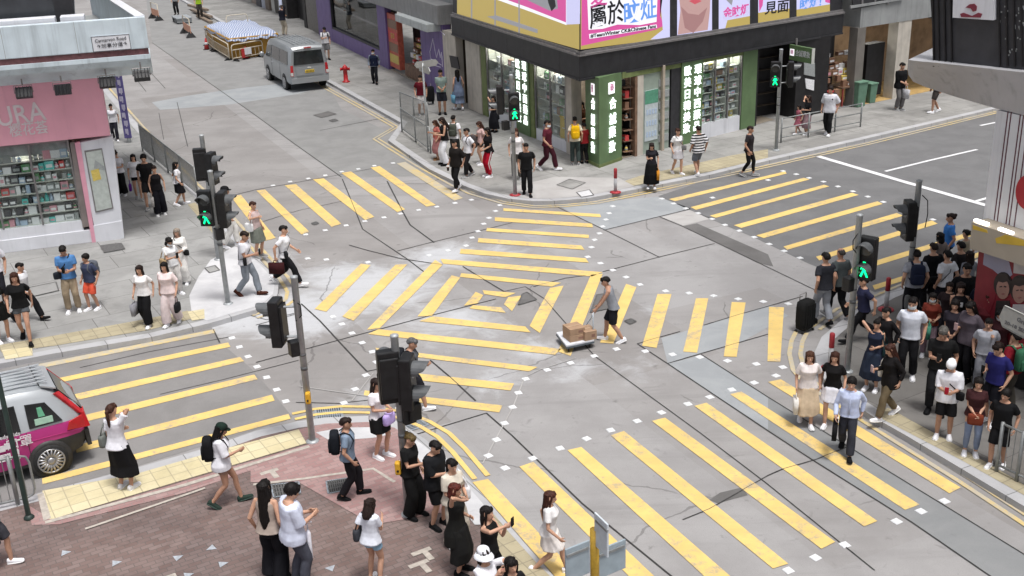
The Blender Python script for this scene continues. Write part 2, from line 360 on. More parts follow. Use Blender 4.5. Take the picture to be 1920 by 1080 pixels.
# road surface patches, each a sheet on the concrete
patch("asphalt_patch", P((1234, 368), (1265, 381), (1332, 411), (1415, 446), (1467, 471), (1515, 494), (1560, 512), (1640, 548)) + [ab(-14.2, 2), ab(-14.3, 60), ab(-2.8, 60)] + P((1865, 212), (1440, 309), (1335, 334)), ASPH)
patch("asphalt_patch", P((-10, 690), (100, 670), (280, 641), (397, 614), (414, 643), (470, 690), (512, 737), (548, 782), (480, 806), (250, 877), (-10, 944)) + [ab(-12.1, -45), ab(-5.85, -45)], ASPL)
patch("concrete_patch", P((1045, 384), (1110, 380), (1232, 369), (1295, 391), (1134, 432), (1085, 408)), BLUEP)
patch("concrete_patch", P((1240, 634), (1320, 611), (1445, 571), (1478, 592), (1392, 641), (1252, 682)), BLUEP)
patch("concrete_patch", P((1252, 682), (1315, 666), (1440, 746), (1440, 806)), BLUEP, .0044)
patch("concrete_patch", P((1440, 746), (1560, 816), (1920, 1040), (2000, 1100), (1900, 1110), (1710, 981), (1440, 806)), LANEP)
patch("trench_patch", P((1281, 424), (1307, 419), (1440, 477), (1450, 500), (1420, 493)), DARKP)
patch("cement_patch", P((1240, 407), (1293, 394), (1334, 410), (1281, 423)), PALEP)
patch("trench_patch", P((1330, 938), (1350, 924), (1392, 914), (1402, 929), (1345, 944)), DARKP)
patch("concrete_patch", P((640, 205), (900, 330), (640, 332), (480, 217), (285, 80), (270, -30), (470, -30), (520, 100), (620, 170)), UPP, .0036)
patch("concrete_patch", P((350, 180), (445, 166), (610, 148), (625, 157), (560, 176), (430, 196), (330, 204), (300, 206), (285, 192)), BLUEP, .0046)
# sawn joints and cracks
J = MB()
for L, w in (([(285, 80), (480, 217), (555, 272), (640, 332)], .035), ([(642, 336), (665, 392), (680, 430), (762, 485), (795, 510)], .035), ([(726, 340), (755, 397), (769, 422), (814, 455)], .045), ([(440, 366), (480, 356), (632, 329), (700, 316)], .025),
             ([(745, 471), (800, 457), (912, 430), (960, 418)], .025), ([(655, 460), (690, 470), (750, 485), (830, 497)], .04), ([(1132, 432), (1295, 392)], .03), ([(1040, 386), (1085, 408), (1135, 432), (1237, 483)], .03), ([(1130, 510), (1237, 482), (1340, 457)], .03),
             ([(1237, 407), (1280, 425), (1420, 492), (1530, 545)], .025), ([(565, 570), (600, 602), (634, 639), (688, 697)], .04), ([(688, 697), (715, 691)], .03), ([(480, 680), (632, 639), (800, 594), (930, 561)], .032), ([(1000, 538), (1060, 522), (1098, 517)], .028),
             ([(868, 500), (900, 520), (945, 547)], .04), ([(945, 547), (985, 538), (1020, 560), (1115, 668), (1310, 810), (1435, 905), (1640, 1070)], .025), ([(1195, 645), (1250, 681), (1435, 805), (1522, 862), (1710, 980), (1870, 1090)], .032), ([(1315, 665), (1440, 745), (1610, 850), (1757, 940), (1930, 1046)], .028),
             ([(1195, 645), (1232, 634), (1275, 622)], .028), ([(1320, 610), (1397, 587), (1505, 556)], .03), ([(1252, 682), (1312, 664), (1440, 627)], .03), ([(912, 775), (960, 817), (1092, 945), (1270, 1090)], .035), ([(807, 676), (840, 704), (892, 752)], .04), ([(780, 815), (840, 797), (912, 775)], .03),
             ([(1440, 892), (1465, 881), (1530, 862), (1600, 834)], .03), ([(1280, 975), (1330, 955), (1440, 892)], .025), ([(332, 192), (352, 275)], .03), ([(298, 212), (307, 262)], .025), ([(245, 135), (274, 172)], .03), ([(275, 128), (310, 166)], .03),
             ([(150, 690), (280, 660), (432, 632)], .02), ([(300, 740), (420, 712), (560, 676)], .018), ([(400, 618), (412, 643)], .035), ([(435, 583), (500, 600), (565, 585)], .022), ([(480, 610), (560, 588)], .02), ([(640, 756), (700, 750), (760, 752)], .02), ([(555, 755), (640, 757)], .025),
             ([(600, 245), (700, 225), (740, 218)], .03), ([(740, 345), (800, 345), (840, 330)], .02), ([(480, 420), (560, 395), (640, 378)], .018)):
    J.strip(pts(*L), w, .0085); J.strip(pts(*L), w * .55, .0138)
J.build("sawn_joints", JNT, gr)
# ---- markings: each crossing owns its bars and studs
BAR = MB; zb = .0125
def crossing(name, label, bars, studs, mat=YEL, pale=()):
    root = empty(name, (0, 0, 0), 0, label, "crossing", kind='structure')
    for i, q in enumerate(bars):
        MB().sheet(pts(*q), zb).build("painted_bar", YELP if i in pale else mat, root)
    for i, (x, y) in enumerate(studs):
        p = at(x, y); a = TA if i % 2 else TB; c = MB(); s_ = .075
        a = TA + random.uniform(-.15, .15)
        u = Vector((math.cos(a), math.sin(a), 0)) * s_; v = Vector((-u.y, u.x, 0))
        c.hexa([p + k * 1.0 + Vector((0, 0, h)) for h, f in ((.005, 1), (.018, .85)) for k in ((-u - v) * f, (u - v) * f, (u + v) * f, (-u + v) * f)])
        c.build("white_stud", STUD, root)
    return root
crossing("zebra_crossing", "yellow barred crossing over the upper street beside the silver van's side", [
    ((432, 368), (452, 366), (517, 447), (497, 452)), ((481, 358), (497, 356), (580, 435), (565, 440)), ((534, 348), (555, 346), (640, 420), (622, 426)), ((587, 337), (607, 335), (702, 407), (685, 413)),
    ((640, 325), (658, 322), (760, 393), (745, 398)), ((695, 315), (712, 312), (817, 385), (800, 388)), ((744, 307), (760, 304), (868, 372), (852, 377))],
    [(512, 348), (544, 341), (578, 335), (610, 329), (641, 322), (672, 317), (702, 311), (737, 306), (573, 440), (610, 432), (649, 423), (684, 415), (720, 408), (751, 401), (785, 394), (819, 388), (853, 381), (884, 375)], pale=(6,))
crossing("zebra_crossing", "yellow barred crossing on dark asphalt beneath the green pharmacy", [
    ((1254, 374), (1472, 322), (1475, 326), (1265, 378)), ((1295, 389), (1507, 334), (1518, 337), (1305, 394)), ((1331, 405), (1545, 347), (1555, 350), (1342, 409)), ((1376, 423), (1597, 362), (1610, 366), (1390, 428)),
    ((1418, 442), (1645, 378), (1655, 383), (1432, 447)), ((1469, 463), (1681, 400), (1694, 405), (1476, 469)), ((1530, 482), (1747, 414), (1758, 420), (1536, 489)), ((1575, 510), (1810, 438), (1822, 443), (1582, 518)), ((1636, 536), (1860, 466), (1875, 470), (1640, 544))],
    [(1241, 373), (1263, 382), (1286, 391), (1309, 400), (1335, 411), (1359, 422), (1386, 433), (1414, 445), (1442, 458), (1470, 471), (1500, 484), (1468, 321), (1493, 327), (1517, 334), (1544, 341), (1571, 350), (1599, 359), (1627, 369), (1656, 379), (1749, 412), (1336, 371), (1440, 338)])
crossing("zebra_crossing", "yellow barred crossing behind the pink taxi", [
    ((60, 686), (403, 618), (404, 625), (63, 694)), ((90, 714), (428, 643), (432, 651), (93, 722)), ((110, 747), (450, 670), (458, 678), (114, 758)), ((130, 786), (477, 703), (483, 712), (134, 798)),
    ((140, 837), (510, 741), (515, 752), (144, 850)), ((79, 898), (541, 777), (545, 786), (80, 909))],
    [(435, 634), (449, 651), (465, 669), (482, 688), (500, 708), (519, 731), (536, 753)], pale=(0,))
crossing("zebra_crossing", "yellow barred crossing where the man in the light blue shirt walks", [
    ((886, 905), (915, 899), (1090, 1085), (1048, 1090)), ((974, 876), (1000, 867), (1240, 1094), (1192, 1094)), ((1064, 845), (1090, 839), (1384, 1094), (1334, 1094)), ((1145, 817), (1170, 809), (1478, 1058), (1449, 1067)),
    ((1222, 790), (1247, 784), (1566, 1017), (1540, 1030)), ((1302, 762), (1325, 756), (1645, 978), (1620, 988)), ((1369, 740), (1390, 735), (1724, 947), (1697, 957)), ((1440, 717), (1464, 712), (1801, 915), (1780, 926))],
    [(947, 878), (999, 860), (1050, 841), (1100, 823), (1145, 807), (1195, 790), (1240, 774), (1290, 758), (1331, 745), (1372, 731), (1414, 718), (1455, 705), (1478, 1070), (1529, 1046), (1584, 1022), (1681, 978), (1727, 959), (1771, 940)])
crossing("diagonal_crossing", "X shaped diagonal crossing of yellow bars around nested squares", [
    ((944, 391), (1125, 402), (1127, 408), (944, 396)), ((928, 408), (1110, 420), (1112, 427), (928, 415)), ((913, 428), (1104, 441), (1104, 447), (912, 434)), ((897, 447), (1090, 461), (1096, 469), (896, 455)), ((864, 467), (1098, 485), (1104, 493), (862, 476)),
    ((590, 580), (612, 585), (695, 498), (677, 495)), ((642, 594), (663, 602), (764, 496), (742, 497)), ((688, 619), (712, 616), (830, 497), (816, 488)), ((826, 486), (1130, 511), (1110, 519), (831, 495)), ((1108, 516), (1130, 514), (1070, 668), (1046, 660)), ((710, 618), (1052, 655), (1041, 666), (690, 627)),
    ((783, 594), (810, 593), (863, 521), (847, 517)), ((865, 513), (1052, 531), (1035, 538), (862, 520)), ((1031, 541), (1057, 536), (1012, 625), (993, 612)), ((812, 594), (985, 613), (995, 624), (786, 603)),
    ((870, 574), (896, 569), (906, 554), (892, 548)), ((905, 545), (967, 550), (947, 558), (908, 552)), ((945, 571), (953, 558), (978, 555), (960, 584)), ((887, 573), (940, 577), (948, 587), (880, 579)),
    ((704, 653), (1008, 689), (992, 697), (708, 661)), ((716, 694), (964, 720), (957, 733), (716, 706)), ((684, 733), (942, 761), (936, 774), (682, 742)),
    ((1174, 533), (1193, 539), (1150, 645), (1125, 643)), ((1233, 552), (1259, 552), (1231, 653), (1204, 649)), ((1305, 560), (1328, 560), (1307, 662), (1281, 660)), ((1372, 567), (1398, 568), (1381, 670), (1357, 669)), ((1442, 576), (1470, 577), (1463, 679), (1439, 678))],
    [(937, 385), (929, 396), (917, 409), (907, 420), (896, 434), (885, 446), (874, 461), (840, 470), (805, 479), (690, 492), (612, 487), (577, 485), (1149, 387), (1142, 400), (1136, 412), (1130, 425), (1124, 438), (1115, 450), (1109, 464), (1102, 482), (1126, 494), (1149, 507), (1174, 520), (1200, 534),
     (1248, 546), (1292, 550), (1338, 555), (1384, 561), (1431, 566), (1478, 570), (1210, 659), (1261, 665), (1312, 670), (1364, 677), (1418, 683), (1468, 689), (1156, 655), (1114, 668), (1070, 681), (1026, 694), (986, 711), (972, 737), (961, 764), (946, 794), (931, 825), (916, 855),
     (624, 594), (641, 608), (660, 625), (679, 643), (698, 660), (706, 679), (686, 704), (666, 730), (645, 756)])
def lines(name, paths, mat, w, second=None):
    b_ = MB()
    for L in paths:
        p = pts(*L) if not isinstance(L[0], Vector) else L
        b_.strip(p, w, .0165)
        if second: b_.strip(p, w, .0165, off=second)
    return b_.build(name, mat, gr)
lines("double_yellow_line", [[ab(60, -13.35)] + pts((207, 168), (308, 282), (370, 345), (432, 402), (484, 460), (512, 490), (540, 520), (556, 545), (553, 562), (537, 575), (510, 588), (482, 597))], YELP, .1, -.24)
lines("double_yellow_line", [[(548, 777), (590, 768), (640, 763), (700, 764), (760, 774), (805, 791), (842, 813), (872, 842), (915, 893)]], YEL, .1, -.26)
lines("double_yellow_line", [[ab(40, -2.75)] + pts((612, 168), (700, 217), (738, 239), (700, 261), (780, 311), (848, 349), (880, 364), (940, 382), (1000, 390), (1060, 388), (1120, 382), (1200, 366), (1300, 344), (1440, 314), (1635, 270), (1870, 212)) + [ab(-2.95, 60)]], YELP, .09, .2)
lines("double_yellow_line", [[(1493, 622), (1484, 640), (1480, 664), (1487, 695), (1510, 722), (1560, 754), (1620, 792), (1670, 824), (1800, 905), (1935, 994)]], YELP, .1, .24)
lines("double_yellow_line", [pts((1520, 615), (1569, 580), (1620, 564), (1700, 530), (1760, 512)) + [ab(-13.9, 20), ab(-13.9, 60)]], YELP, .09, -.22)
lines("stop_line", [[(1532, 293), (1690, 340), (1860, 389)]], WHT, .24)
lines("lane_line", [[(1660, 322), (1745, 301), (1832, 281)], [(1830, 378), (1920, 352)], [(1838, 236), (1868, 230)]], WHT, .13)
lines("spray_line", [[(1012, 694), (984, 708), (962, 764), (905, 870)], [(700, 700), (660, 752)], [(1012, 694), (1080, 672)], [(560, 725), (720, 748)]], PALEP, .022)
# ---- pavements with kerbs
def pavement(name, label, kerb, inner, mat, kw=.28, kmat=KERB):
    o = MB().prism(kerb + inner, -.05, PV).build(name, mat); tag(o, label, "pavement", kind='structure')
    k = MB(); n = len(kerb); cen = sum((Vector(p) for p in inner), Vector()) / len(inner)
    In = []
    for i, p in enumerate(kerb):
        d = (kerb[min(i + 1, n - 1)] - kerb[max(i - 1, 0)]); d.z = 0; d.normalize(); N = Vector((-d.y, d.x, 0))
        In.append(N)
    s_ = 1 if In[n // 2].dot(cen - kerb[n // 2]) > 0 else -1
    for i in range(n - 1):
        a, c = kerb[i], kerb[i + 1]; na, nc = In[i] * s_, In[i + 1] * s_
        q = [a - na * .004, c - nc * .004, c + nc * kw, a + na * kw]
        if s_ < 0: q = [q[1], q[0], q[3], q[2]]
        v = [Vector((p.x, p.y, h)) for h in (-.04, PV + .004) for p in q]
        k.add(v, [(4, 5, 6, 7), (0, 1, 5, 4), (2, 3, 7, 6)])
    k.build("kerb", kmat, o)
    return o
pNE = pavement("pavement", "slabbed pavement under the green pharmacy", NEk, [ab(3, 60), ab(30, 60), ab(80, 30)], PAVN)
pNW = pavement("pavement", "slabbed pavement in front of the pink shop", NWk, [ab(60, -45), ab(85, -30)], PAVW)
pSW = pavement("pavement", "brown brick pavement at the bottom left", SWk, [ab(-60, -45)], BRK)
pSE = pavement("pavement", "brownish pavement under the waiting crowd", SEk, [ab(-60, 60)], PAVE, kmat=KERBA)
zt = PV + .009
def inlay(name, poly, mat, par, z=zt): return MB().sheet(poly, z).build(name, mat, par)
Q = lambda *L: pts(*L, z=PV)
inlay("tactile_strip", Q((80, 921), (250, 891), (400, 848), (560, 806), (575, 832), (330, 905), (100, 974), (82, 974)), TACT, pSW, zt + .004)
inlay("red_strip", Q((50, 946), (100, 976), (330, 908), (580, 833), (592, 842), (345, 925), (110, 984), (60, 985)), BRKR, pSW, zt)
inlay("cream_strip", Q((70, 928), (82, 925), (96, 972), (82, 978)), CREAM, pSW, zt + .006)
b_ = MB(); b_.strip(Q((85, 981), (345, 911), (470, 872), (580, 838)), .1, zt + .008); b_.strip(Q((160, 993), (345, 930), (385, 916)), .06, zt + .008); b_.strip(Q((475, 910), (560, 900), (700, 880), (740, 905)), .07, zt + .008)
b_.build("cream_strip", CREAM, pSW)
inlay("red_strip", Q((580, 838), (560, 806), (610, 795), (690, 792), (740, 803), (790, 838), (850, 895), (840, 960), (700, 985), (560, 905), (470, 905), (470, 875)), BRKR, pSW, zt + .002)
inlay("cement_strip", Q((592, 812), (640, 803), (700, 802), (735, 815), (700, 822), (620, 828)), CEM, pSW, zt + .006)
inlay("cement_strip", Q((745, 800), (797, 838), (860, 893), (905, 945), (925, 985), (890, 985), (830, 905), (765, 845)), CEM, pSW, zt + .006)
inlay("tactile_strip", Q((925, 965), (955, 1000), (1005, 1056), (1060, 1110), (1000, 1120), (940, 1050), (905, 985)), TACTD, pSW, zt + .010)
inlay("tactile_strip", Q((3, 661), (100, 649), (280, 619), (360, 598), (352, 583), (250, 603), (100, 630), (-5, 648)), TACTD, pNW)
inlay("tactile_strip", Q((3, 657), (60, 651), (62, 667), (10, 675)), TACT, pNW, zt + .004)
inlay("tactile_strip", Q((352, 585), (383, 580), (384, 598), (360, 602)), TACT, pNW, zt + .004)
inlay("tactile_strip", Q((352, 384), (366, 380), (410, 425), (425, 445), (408, 448)), TACTD, pNW)
inlay("cement_strip", Q((372, 520), (395, 488), (440, 462), (462, 470), (500, 510), (515, 535), (512, 552), (497, 566), (475, 577), (388, 602), (360, 590), (355, 555)), CEM, pNW, zt + .002)
inlay("tactile_strip", Q((1170, 352), (1330, 322), (1440, 296), (1440, 280), (1370, 292), (1200, 330), (1165, 342)), TACTD, pNE)
inlay("cement_strip", Q((965, 350), (1040, 332), (1160, 334), (1190, 350), (1100, 367), (1035, 373), (985, 372), (960, 366)), PALEP, pNE, zt + .002)
inlay("tactile_strip", Q((1640, 779), (1800, 862), (1930, 935), (1930, 915), (1810, 845), (1665, 765)), TACTD, pSE)
TRI = M("pale blue inlay", (.36, .385, .42), .6, .2, 20)
# white triangular inlays of the brick pavement
for x, y in ((122, 1037), (217, 1056), (333, 1046), (397, 1028), (417, 1058), (352, 1079), (560, 1078), (620, 1066)):
    p = at(x, y, PV); r = random.uniform(0, 6); w = [p + Vector((math.cos(r + k * 2.094), math.sin(r + k * 2.094), 0)) * .10 for k in range(3)]
    inlay("triangle_inlay", w, TRI, pSW, zt)
for x, y, dx in ((505, 885, 1), (790, 1035, 1), (785, 1058, 1), (310, 1085, 1)):
    p = at(x, y, PV); b2 = MB(); b2.box((p.x, p.y, zt + .001), (.34, .1, .006), TB); b2.box((p.x + .12, p.y - .12, zt + .001), (.1, .26, .0065), TB); b2.build("cream_inlay", CREAM, pSW)
# ---- covers and gratings
def cover(name, label, q, z, bars=0, mat=IRON, along=0):
    p = pts(*q, z=z); o = MB().sheet(p, z + .006).build(name, DEEP if bars else mat); tag(o, label, "grating" if bars else "cover", kind='thing')
    fr = MB()
    for i in range(4): fr.strip([p[i], p[(i + 1) % 4]], .035, z + .012)
    fr.build("frame", GRAT if bars else IRON, o)
    if bars:
        r = MB()
        for i in range(bars):
            f = (i + .5) / bars
            A, B_ = (p[0].lerp(p[1], f), p[3].lerp(p[2], f)) if not along else (p[0].lerp(p[3], f), p[1].lerp(p[2], f))
            r.strip([A, B_], .55 * (p[1] - p[0]).length / bars if not along else .55 * (p[3] - p[0]).length / bars, z + .014)
        if bars > 9:
            for f in (.33, .66): r.strip([p[0].lerp(p[3], f), p[1].lerp(p[2], f)], .03, z + .015)
        r.build("bars", mat, o)
    return o
cover("drain_grating", "grey slotted drain grating in the gutter beside the tall grey signal pole", [(590, 768), (640, 764), (643, 784), (594, 790)], 0, 12, GRAT)
cover("drain_grating", "slotted drain grating under the double signal near the lilac bag", [(750, 790), (783, 784), (804, 797), (768, 809)], 0, 8, GRAT, 1)
cover("drain_grating", "square iron grating in brick paving behind the long haired woman", [(508, 910), (560, 904), (563, 925), (514, 933)], PV + .01, 10, IRON)
cover("drain_grating", "square iron grating in brick paving behind the backpack man", [(612, 903), (651, 897), (656, 918), (616, 926)], PV + .01, 10, IRON)
cover("manhole_cover", "diamond framed cover in pavement by the pharmacy corner", [(1044, 347), (1068, 336), (1098, 343), (1073, 355)], PV + .01, 0, PAVN)
cover("manhole_cover", "small cover in pale cement beside the red and white bollard", [(1081, 361), (1105, 356), (1113, 366), (1090, 370)], PV + .01, 0, CEM)
cover("manhole_cover", "dark cover in the slabs below the pink shop", [(188, 461), (227, 456), (234, 467), (196, 474)], PV + .01, 0, IRON)
cover("manhole_cover", "dark framed pavement cover behind the boy in coral shorts", [(48, 541), (105, 529), (110, 545), (58, 557)], PV + .01, 0, PAVW)
cover("manhole_cover", "dark triangular pit cover in the innermost yellow square", [(972, 572), (979, 552), (988, 548), (1006, 562)], .01, 0, DARKP)
cover("manhole_cover", "grey road plate beside the trolley man", [(1107, 586), (1119, 553), (1146, 549), (1158, 575)], .01, 0, DARKP)
cover("manhole_cover", "small dark diamond cover on the road by the trolley man's heel", [(1171, 602), (1183, 598), (1193, 603), (1181, 608)], .01, 0, IRON)
cover("manhole_cover", "long dark cover in road behind the van", [(588, 216), (615, 209), (631, 214), (603, 221)], .01, 0, DARKP)
cover("manhole_cover", "tiny dark cover in road left of the silver van's gutter", [(617, 226), (628, 223), (634, 226), (623, 229)], .01, 0, IRON)
cover("manhole_cover", "small pale lidded cover in road above the first bars", [(584, 419), (592, 416), (598, 419), (590, 422)], .01, 0, IRON)
cover("manhole_cover", "small square cover on fresh cement by signal pole", [(384, 503), (403, 498), (412, 507), (393, 512)], PV + .012, 0, PAVW)
# ================================================================== BUILDINGS
BLK = M("black fascia", (.022, .022, .025), .45, .25, 3, bump=.05, streak=0.30); BLK2 = M("black wall", (.014, .013, .014), .6, .3, 4)
GRYT = M("grey metal trim", (.23, .22, .22), .45, .15, 5, .4)
GREEN = M("green shopfront paint", (.115, .185, .085), .5, .12, 2); GREEND = M("olive green frame", (.16, .20, .075), .55, .2, 4)
CRM = M("cream stone", (.52, .48, .42), .6, .1, 3, streak=0.45); DOOR = M("dark brown doorway", (.045, .033, .022), .6, .3, 5)
PURP = M("purple shopfront", (.165, .115, .29), .5, .1, 2, streak=0.45); DKFR = M("dark window frame", (.03, .03, .034), .45, .2, 6)
GREYW = M("grey render wall", (.30, .31, .31), .8, .12, 1.5, bump=.1, streak=0.45); INT = M("shop interior wall", (.42, .36, .29), .8, .15, 2); INTF = M("shop floor tile", (.28, .24, .19), .4, .15, 3)
WOODSH = M("brown shelving", (.20, .12, .08), .6, .3, 5); SHELF = M("pale shelf board", (.55, .56, .52), .5, .1, 5)
LIT = M("shop light panel", (1, .96, .88), .5, 0, 1, emit=10.0); LITC = M("lit white characters", (.90, 1, .96), .5, 0, 1, emit=1.1)
PINK = M("pink shop fascia", (.74, .36, .44), .45, .06, 1.2, streak=0.18); PINKT = M("pink trim", (.70, .33, .42), .45, .1, 3); SILV = M("silver letters", (.66, .58, .60), .4, .1, 5)
WHTP = M("white painted panel", (.68, .69, .73), .5, .06, 2, streak=0.30); WHTS = M("white lightbox", (.9, .88, .92), .5, .03, 2, emit=.55)
BALC = M("pale blue grey render", (.57, .65, .70), .7, .1, 1.6, bump=.05, streak=0.45); REDB = M("dark red tile band", (.13, .055, .06), .5, .3, 9)
GLS = glass("shop glass", (.92, .945, .935)); GLD = glass("dark shop glass", (.42, .44, .45), .35)
SLATE = M("slate window", (.045, .05, .058), .25, .2, 2, spec=.6)
def emat(n, c, e=.9):                     # a self-lit screen: dark face, light of its own colour
    m = M("screen " + n, tuple(x * .22 for x in c), .4, .03, 3, emit=e * .62); m.node_tree.nodes['Principled BSDF'].inputs['Emission Color'].default_value = (*c, 1); return m
S_YEL = emat("yellow", (.58, .44, .13), .72); S_PNK = emat("magenta", (.78, .11, .40), .75); S_LAV = emat("lavender", (.66, .66, .96), .85); S_WHT = emat("white", (.90, .90, .97), .95)
S_BLK = emat("black", (.03, .03, .04), .2); S_BLU = emat("blue", (.16, .36, .90), .8); S_SKN = emat("skin", (.72, .45, .43), .6); S_SKD = emat("skin shade", (.52, .28, .28), .6); S_LIP = emat("lips", (.72, .12, .16), .7); S_GRY = emat("grey", (.42, .42, .46), .6)
def fquad(mb, F, px, n0, n1, mi=0):
    """prism between two offsets of a facade whose outline is seen at the given picture points"""
    q = [F.hit(x, y, n1) for x, y in px]
    A = sum(q[i][0] * q[(i + 1) % len(q)][1] - q[(i + 1) % len(q)][0] * q[i][1] for i in range(len(q)))
    if (A > 0) != (F.u.cross(Vector((0, 0, 1))).dot(F.n) > 0): q = q[::-1]
    n = len(q); v = [F.p(u, z, n0) for u, z in q] + [F.p(u, z, n1) for u, z in q]
    return mb.add(v, [tuple(range(n))[::-1], tuple(range(n, 2 * n))] + [(i, (i + 1) % n, n + (i + 1) % n, n + i) for i in range(n)], mi)
def fpart(name, F, px, n0, n1, mat, par, bevel=0): return fquad(MB(), F, px, n0, n1).build(name, mat, par, bevel=bevel)
def fb(name, F, u0, u1, z0, z1, n0, n1, mat, par, bevel=0): return MB().fbox(F, u0, u1, z0, z1, n0, n1).build(name, mat, par, bevel=bevel)
# ---- small goods, one mesh per kind
GC = {"white": (.80, .80, .82), "red": (.60, .07, .07), "teal": (.13, .58, .54), "green": (.10, .28, .12), "pale blue": (.42, .52, .66), "brown": (.25, .14, .09), "dark": (.05, .05, .06), "pink": (.66, .32, .38), "yellow": (.62, .48, .12), "grey": (.32, .34, .34)}
GM = {k: M("goods " + k, v, .45, .15, 20) for k, v in GC.items()}
def carton_me():
    b = MB(); b.box((0, 0, .42), (1, 1, .84), 0, 0); b.box((0, 0, .92), (1.03, 1.03, .16), 0, 0); b.box((0, -.505, .45), (.7, .02, .4), 0, 1); return b.mesh("carton")
def bottle_me():
    b = MB(); b.lathe((0, 0, 0), [(.46, 0), (.5, .05), (.5, .62), (.36, .74), (.2, .80), (.2, .86)], 10, 0); b.lathe((0, 0, .86), [(.24, 0), (.24, .14)], 8, 1); b.lathe((0, 0, .2), [(.51, 0), (.51, .28)], 10, 1); return b.mesh("bottle", True)
PROTO = []
for me in (carton_me(), bottle_me()):
    me.materials.append(GM["white"]); me.materials.append(GM["grey"]); PROTO.append(me)
NG = [0]
def good(kind, P, dims, rz, col, col2, label, cat, group):
    o = bpy.data.objects.new("boxed_product" if kind == 0 else "bottle", PROTO[kind]); COL.objects.link(o)
    o.location = P; o.scale = dims; o.rotation_euler = (0, 0, rz)
    for i, c in ((0, col), (1, col2)):
        o.material_slots[i].link = 'OBJECT'; o.material_slots[i].material = GM[c]
    tag(o, label, cat, group); NG[0] += 1; return o
def stock(F, u0, u1, z, n, cols, where, group, hmax, wr=(.10, .26), p=.9, bott=.3, gap=.02):
    u = u0 + .03; rz = math.atan2(F.u.y, F.u.x)
    if F.n.dot(Vector((math.sin(rz), -math.cos(rz), 0))) < 0: rz += math.pi
    while u < u1 - .08:
        w = random.uniform(*wr)
        if u + w > u1: break
        if random.random() < p:
            k = 1 if random.random() < bott else 0; c = random.choice(cols); h = random.uniform(.5, .95) * hmax
            if k: w = min(w, .12)
            good(k, F.p(u + w / 2, z, n), (w, .16 if not k else w, h), rz, c, random.choice(["white", "grey", "white", "pink", c]),
                 "%s %s on the %s" % (c, "boxed product" if not k else "bottle", where), "product", group)
        u += w + random.uniform(gap, gap * 3)
# =========================================================== north-east corner: pharmacy
FA = Fac(ab(.45, .02), ab(11.2, .38)); FB = Fac(ab(.42, 1.25), ab(1.35, 8.2))
ph = empty("pharmacy_building", ORG, 0, "corner building with green pharmacy, black fascia band and glowing advertising screens above", "building")
bpy.context.view_layer.update()
def absm(o): return o
class Par:                                # children of an Empty that is not at the origin keep world coordinates
    pass
def fix(o, root):
    o.matrix_parent_inverse = Matrix.Translation(root.location).inverted(); return o
_link = link
def link(name, me, parent=None, bevel=0, loc=None):
    o = _link(name, me, parent, bevel, loc)
    if parent is not None and parent.type == 'EMPTY' and parent.get('worldkids', 0): o.matrix_parent_inverse = Matrix.Translation(parent.location).inverted()
    return o
ph['worldkids'] = 1
def wempty(name, P, label, cat, group=None):
    e = empty(name, P, 0, label, cat, group); e['worldkids'] = 1; return e
ZF0 = 3.35
Cn = at(1087, 150, ZF0); PR = at(1580, 62, ZF0); PL = at(847, 64, ZF0)
ZF1 = zat((Cn.x, Cn.y, ZF0), 105)
back = [ab(6, 15.5), ab(12.2, 8)]
m_ = MB(); m_.prism([Cn, PR, PR + DA * 5, PL + DB * 5, PL], ZF0, ZF1); m_.build("fascia_band", BLK, ph, bevel=.02)
FAo = Fac(Cn, PL); FBo = Fac(Cn, PR)
for F in (FAo, FBo):
    fb("fascia_ledge", F, -.02, F.L, ZF1 - .02, ZF1 + .05, -.25, .05, GRYT, ph); fb("fascia_ledge", F, .05, F.L, ZF1 + .05, ZF1 + .14, -.25, -.04, GRYT, ph)
    fb("fascia_strip", F, 0, F.L, ZF0 - .04, ZF0 + .03, -.2, .03, DKFR, ph)
ZS = ZF1 + .14
for k in range(1, 8): fb("fascia_seam", FBo, k * FBo.L / 8, k * FBo.L / 8 + .012, ZF0 + .03, ZF1 - .02, -.01, .003, DKFR, ph)
for k in range(1, 8): fb("fascia_seam", FAo, k * FAo.L / 8, k * FAo.L / 8 + .012, ZF0 + .03, ZF1 - .02, -.01, .003, DKFR, ph)
# screens: a thick light box on each side, its picture built up as thin layers
_in = lambda P, k: P - FAo.n * k - FBo.n * k
def corner_in(k):                         # corner point set k inside both faces
    a_ = FAo.p(0, 0, -k); t_ = (FBo.p(0, 0, -k) - a_).dot(FBo.n) / FAo.u.dot(FBo.n); return a_ + FAo.u * t_
MB().prism([corner_in(.10), FBo.p(FBo.L - .05, 0, -.10), FBo.p(FBo.L - .05, 0, -2.5), FAo.p(FAo.L - .1, 0, -2.5), FAo.p(FAo.L - .1, 0, -.10)], ZS, 8.4).build("screen_box", DKFR, ph)
def layers(F, root, items, n=-.10):
    for i, (nm, px, mat) in enumerate(items): fpart(nm, F, px, n - .012, n + .004 * (i + 1), mat, root)
scA = fpart("screen", FAo, [(857, -40), (1086, -40), (1086, 93), (857, 28)], -.12, -.094, S_YEL, ph)
layers(FAo, scA, [("picture_field", [(905, -40), (1062, -40), (1062, 47), (1000, 24), (925, -3)], S_WHT), ("picture_field", [(930, -40), (1061, -40), (1061, 42), (990, 14), (935, -6)], S_PNK),
    ("picture_field", [(975, -40), (1040, -40), (1046, 16), (1030, 20), (978, -5)], S_GRY), ("picture_field", [(1020, -40), (1034, -40), (1042, 12), (1034, 21), (1028, 5)], S_BLK), ("picture_field", [(1062, -40), (1086, -40), (1086, 45), (1062, 46)], S_LAV),
    ("picture_field", [(913, 31), (930, 29), (1007, 55), (1007, 62), (925, 36)], S_GRY)], -.094)
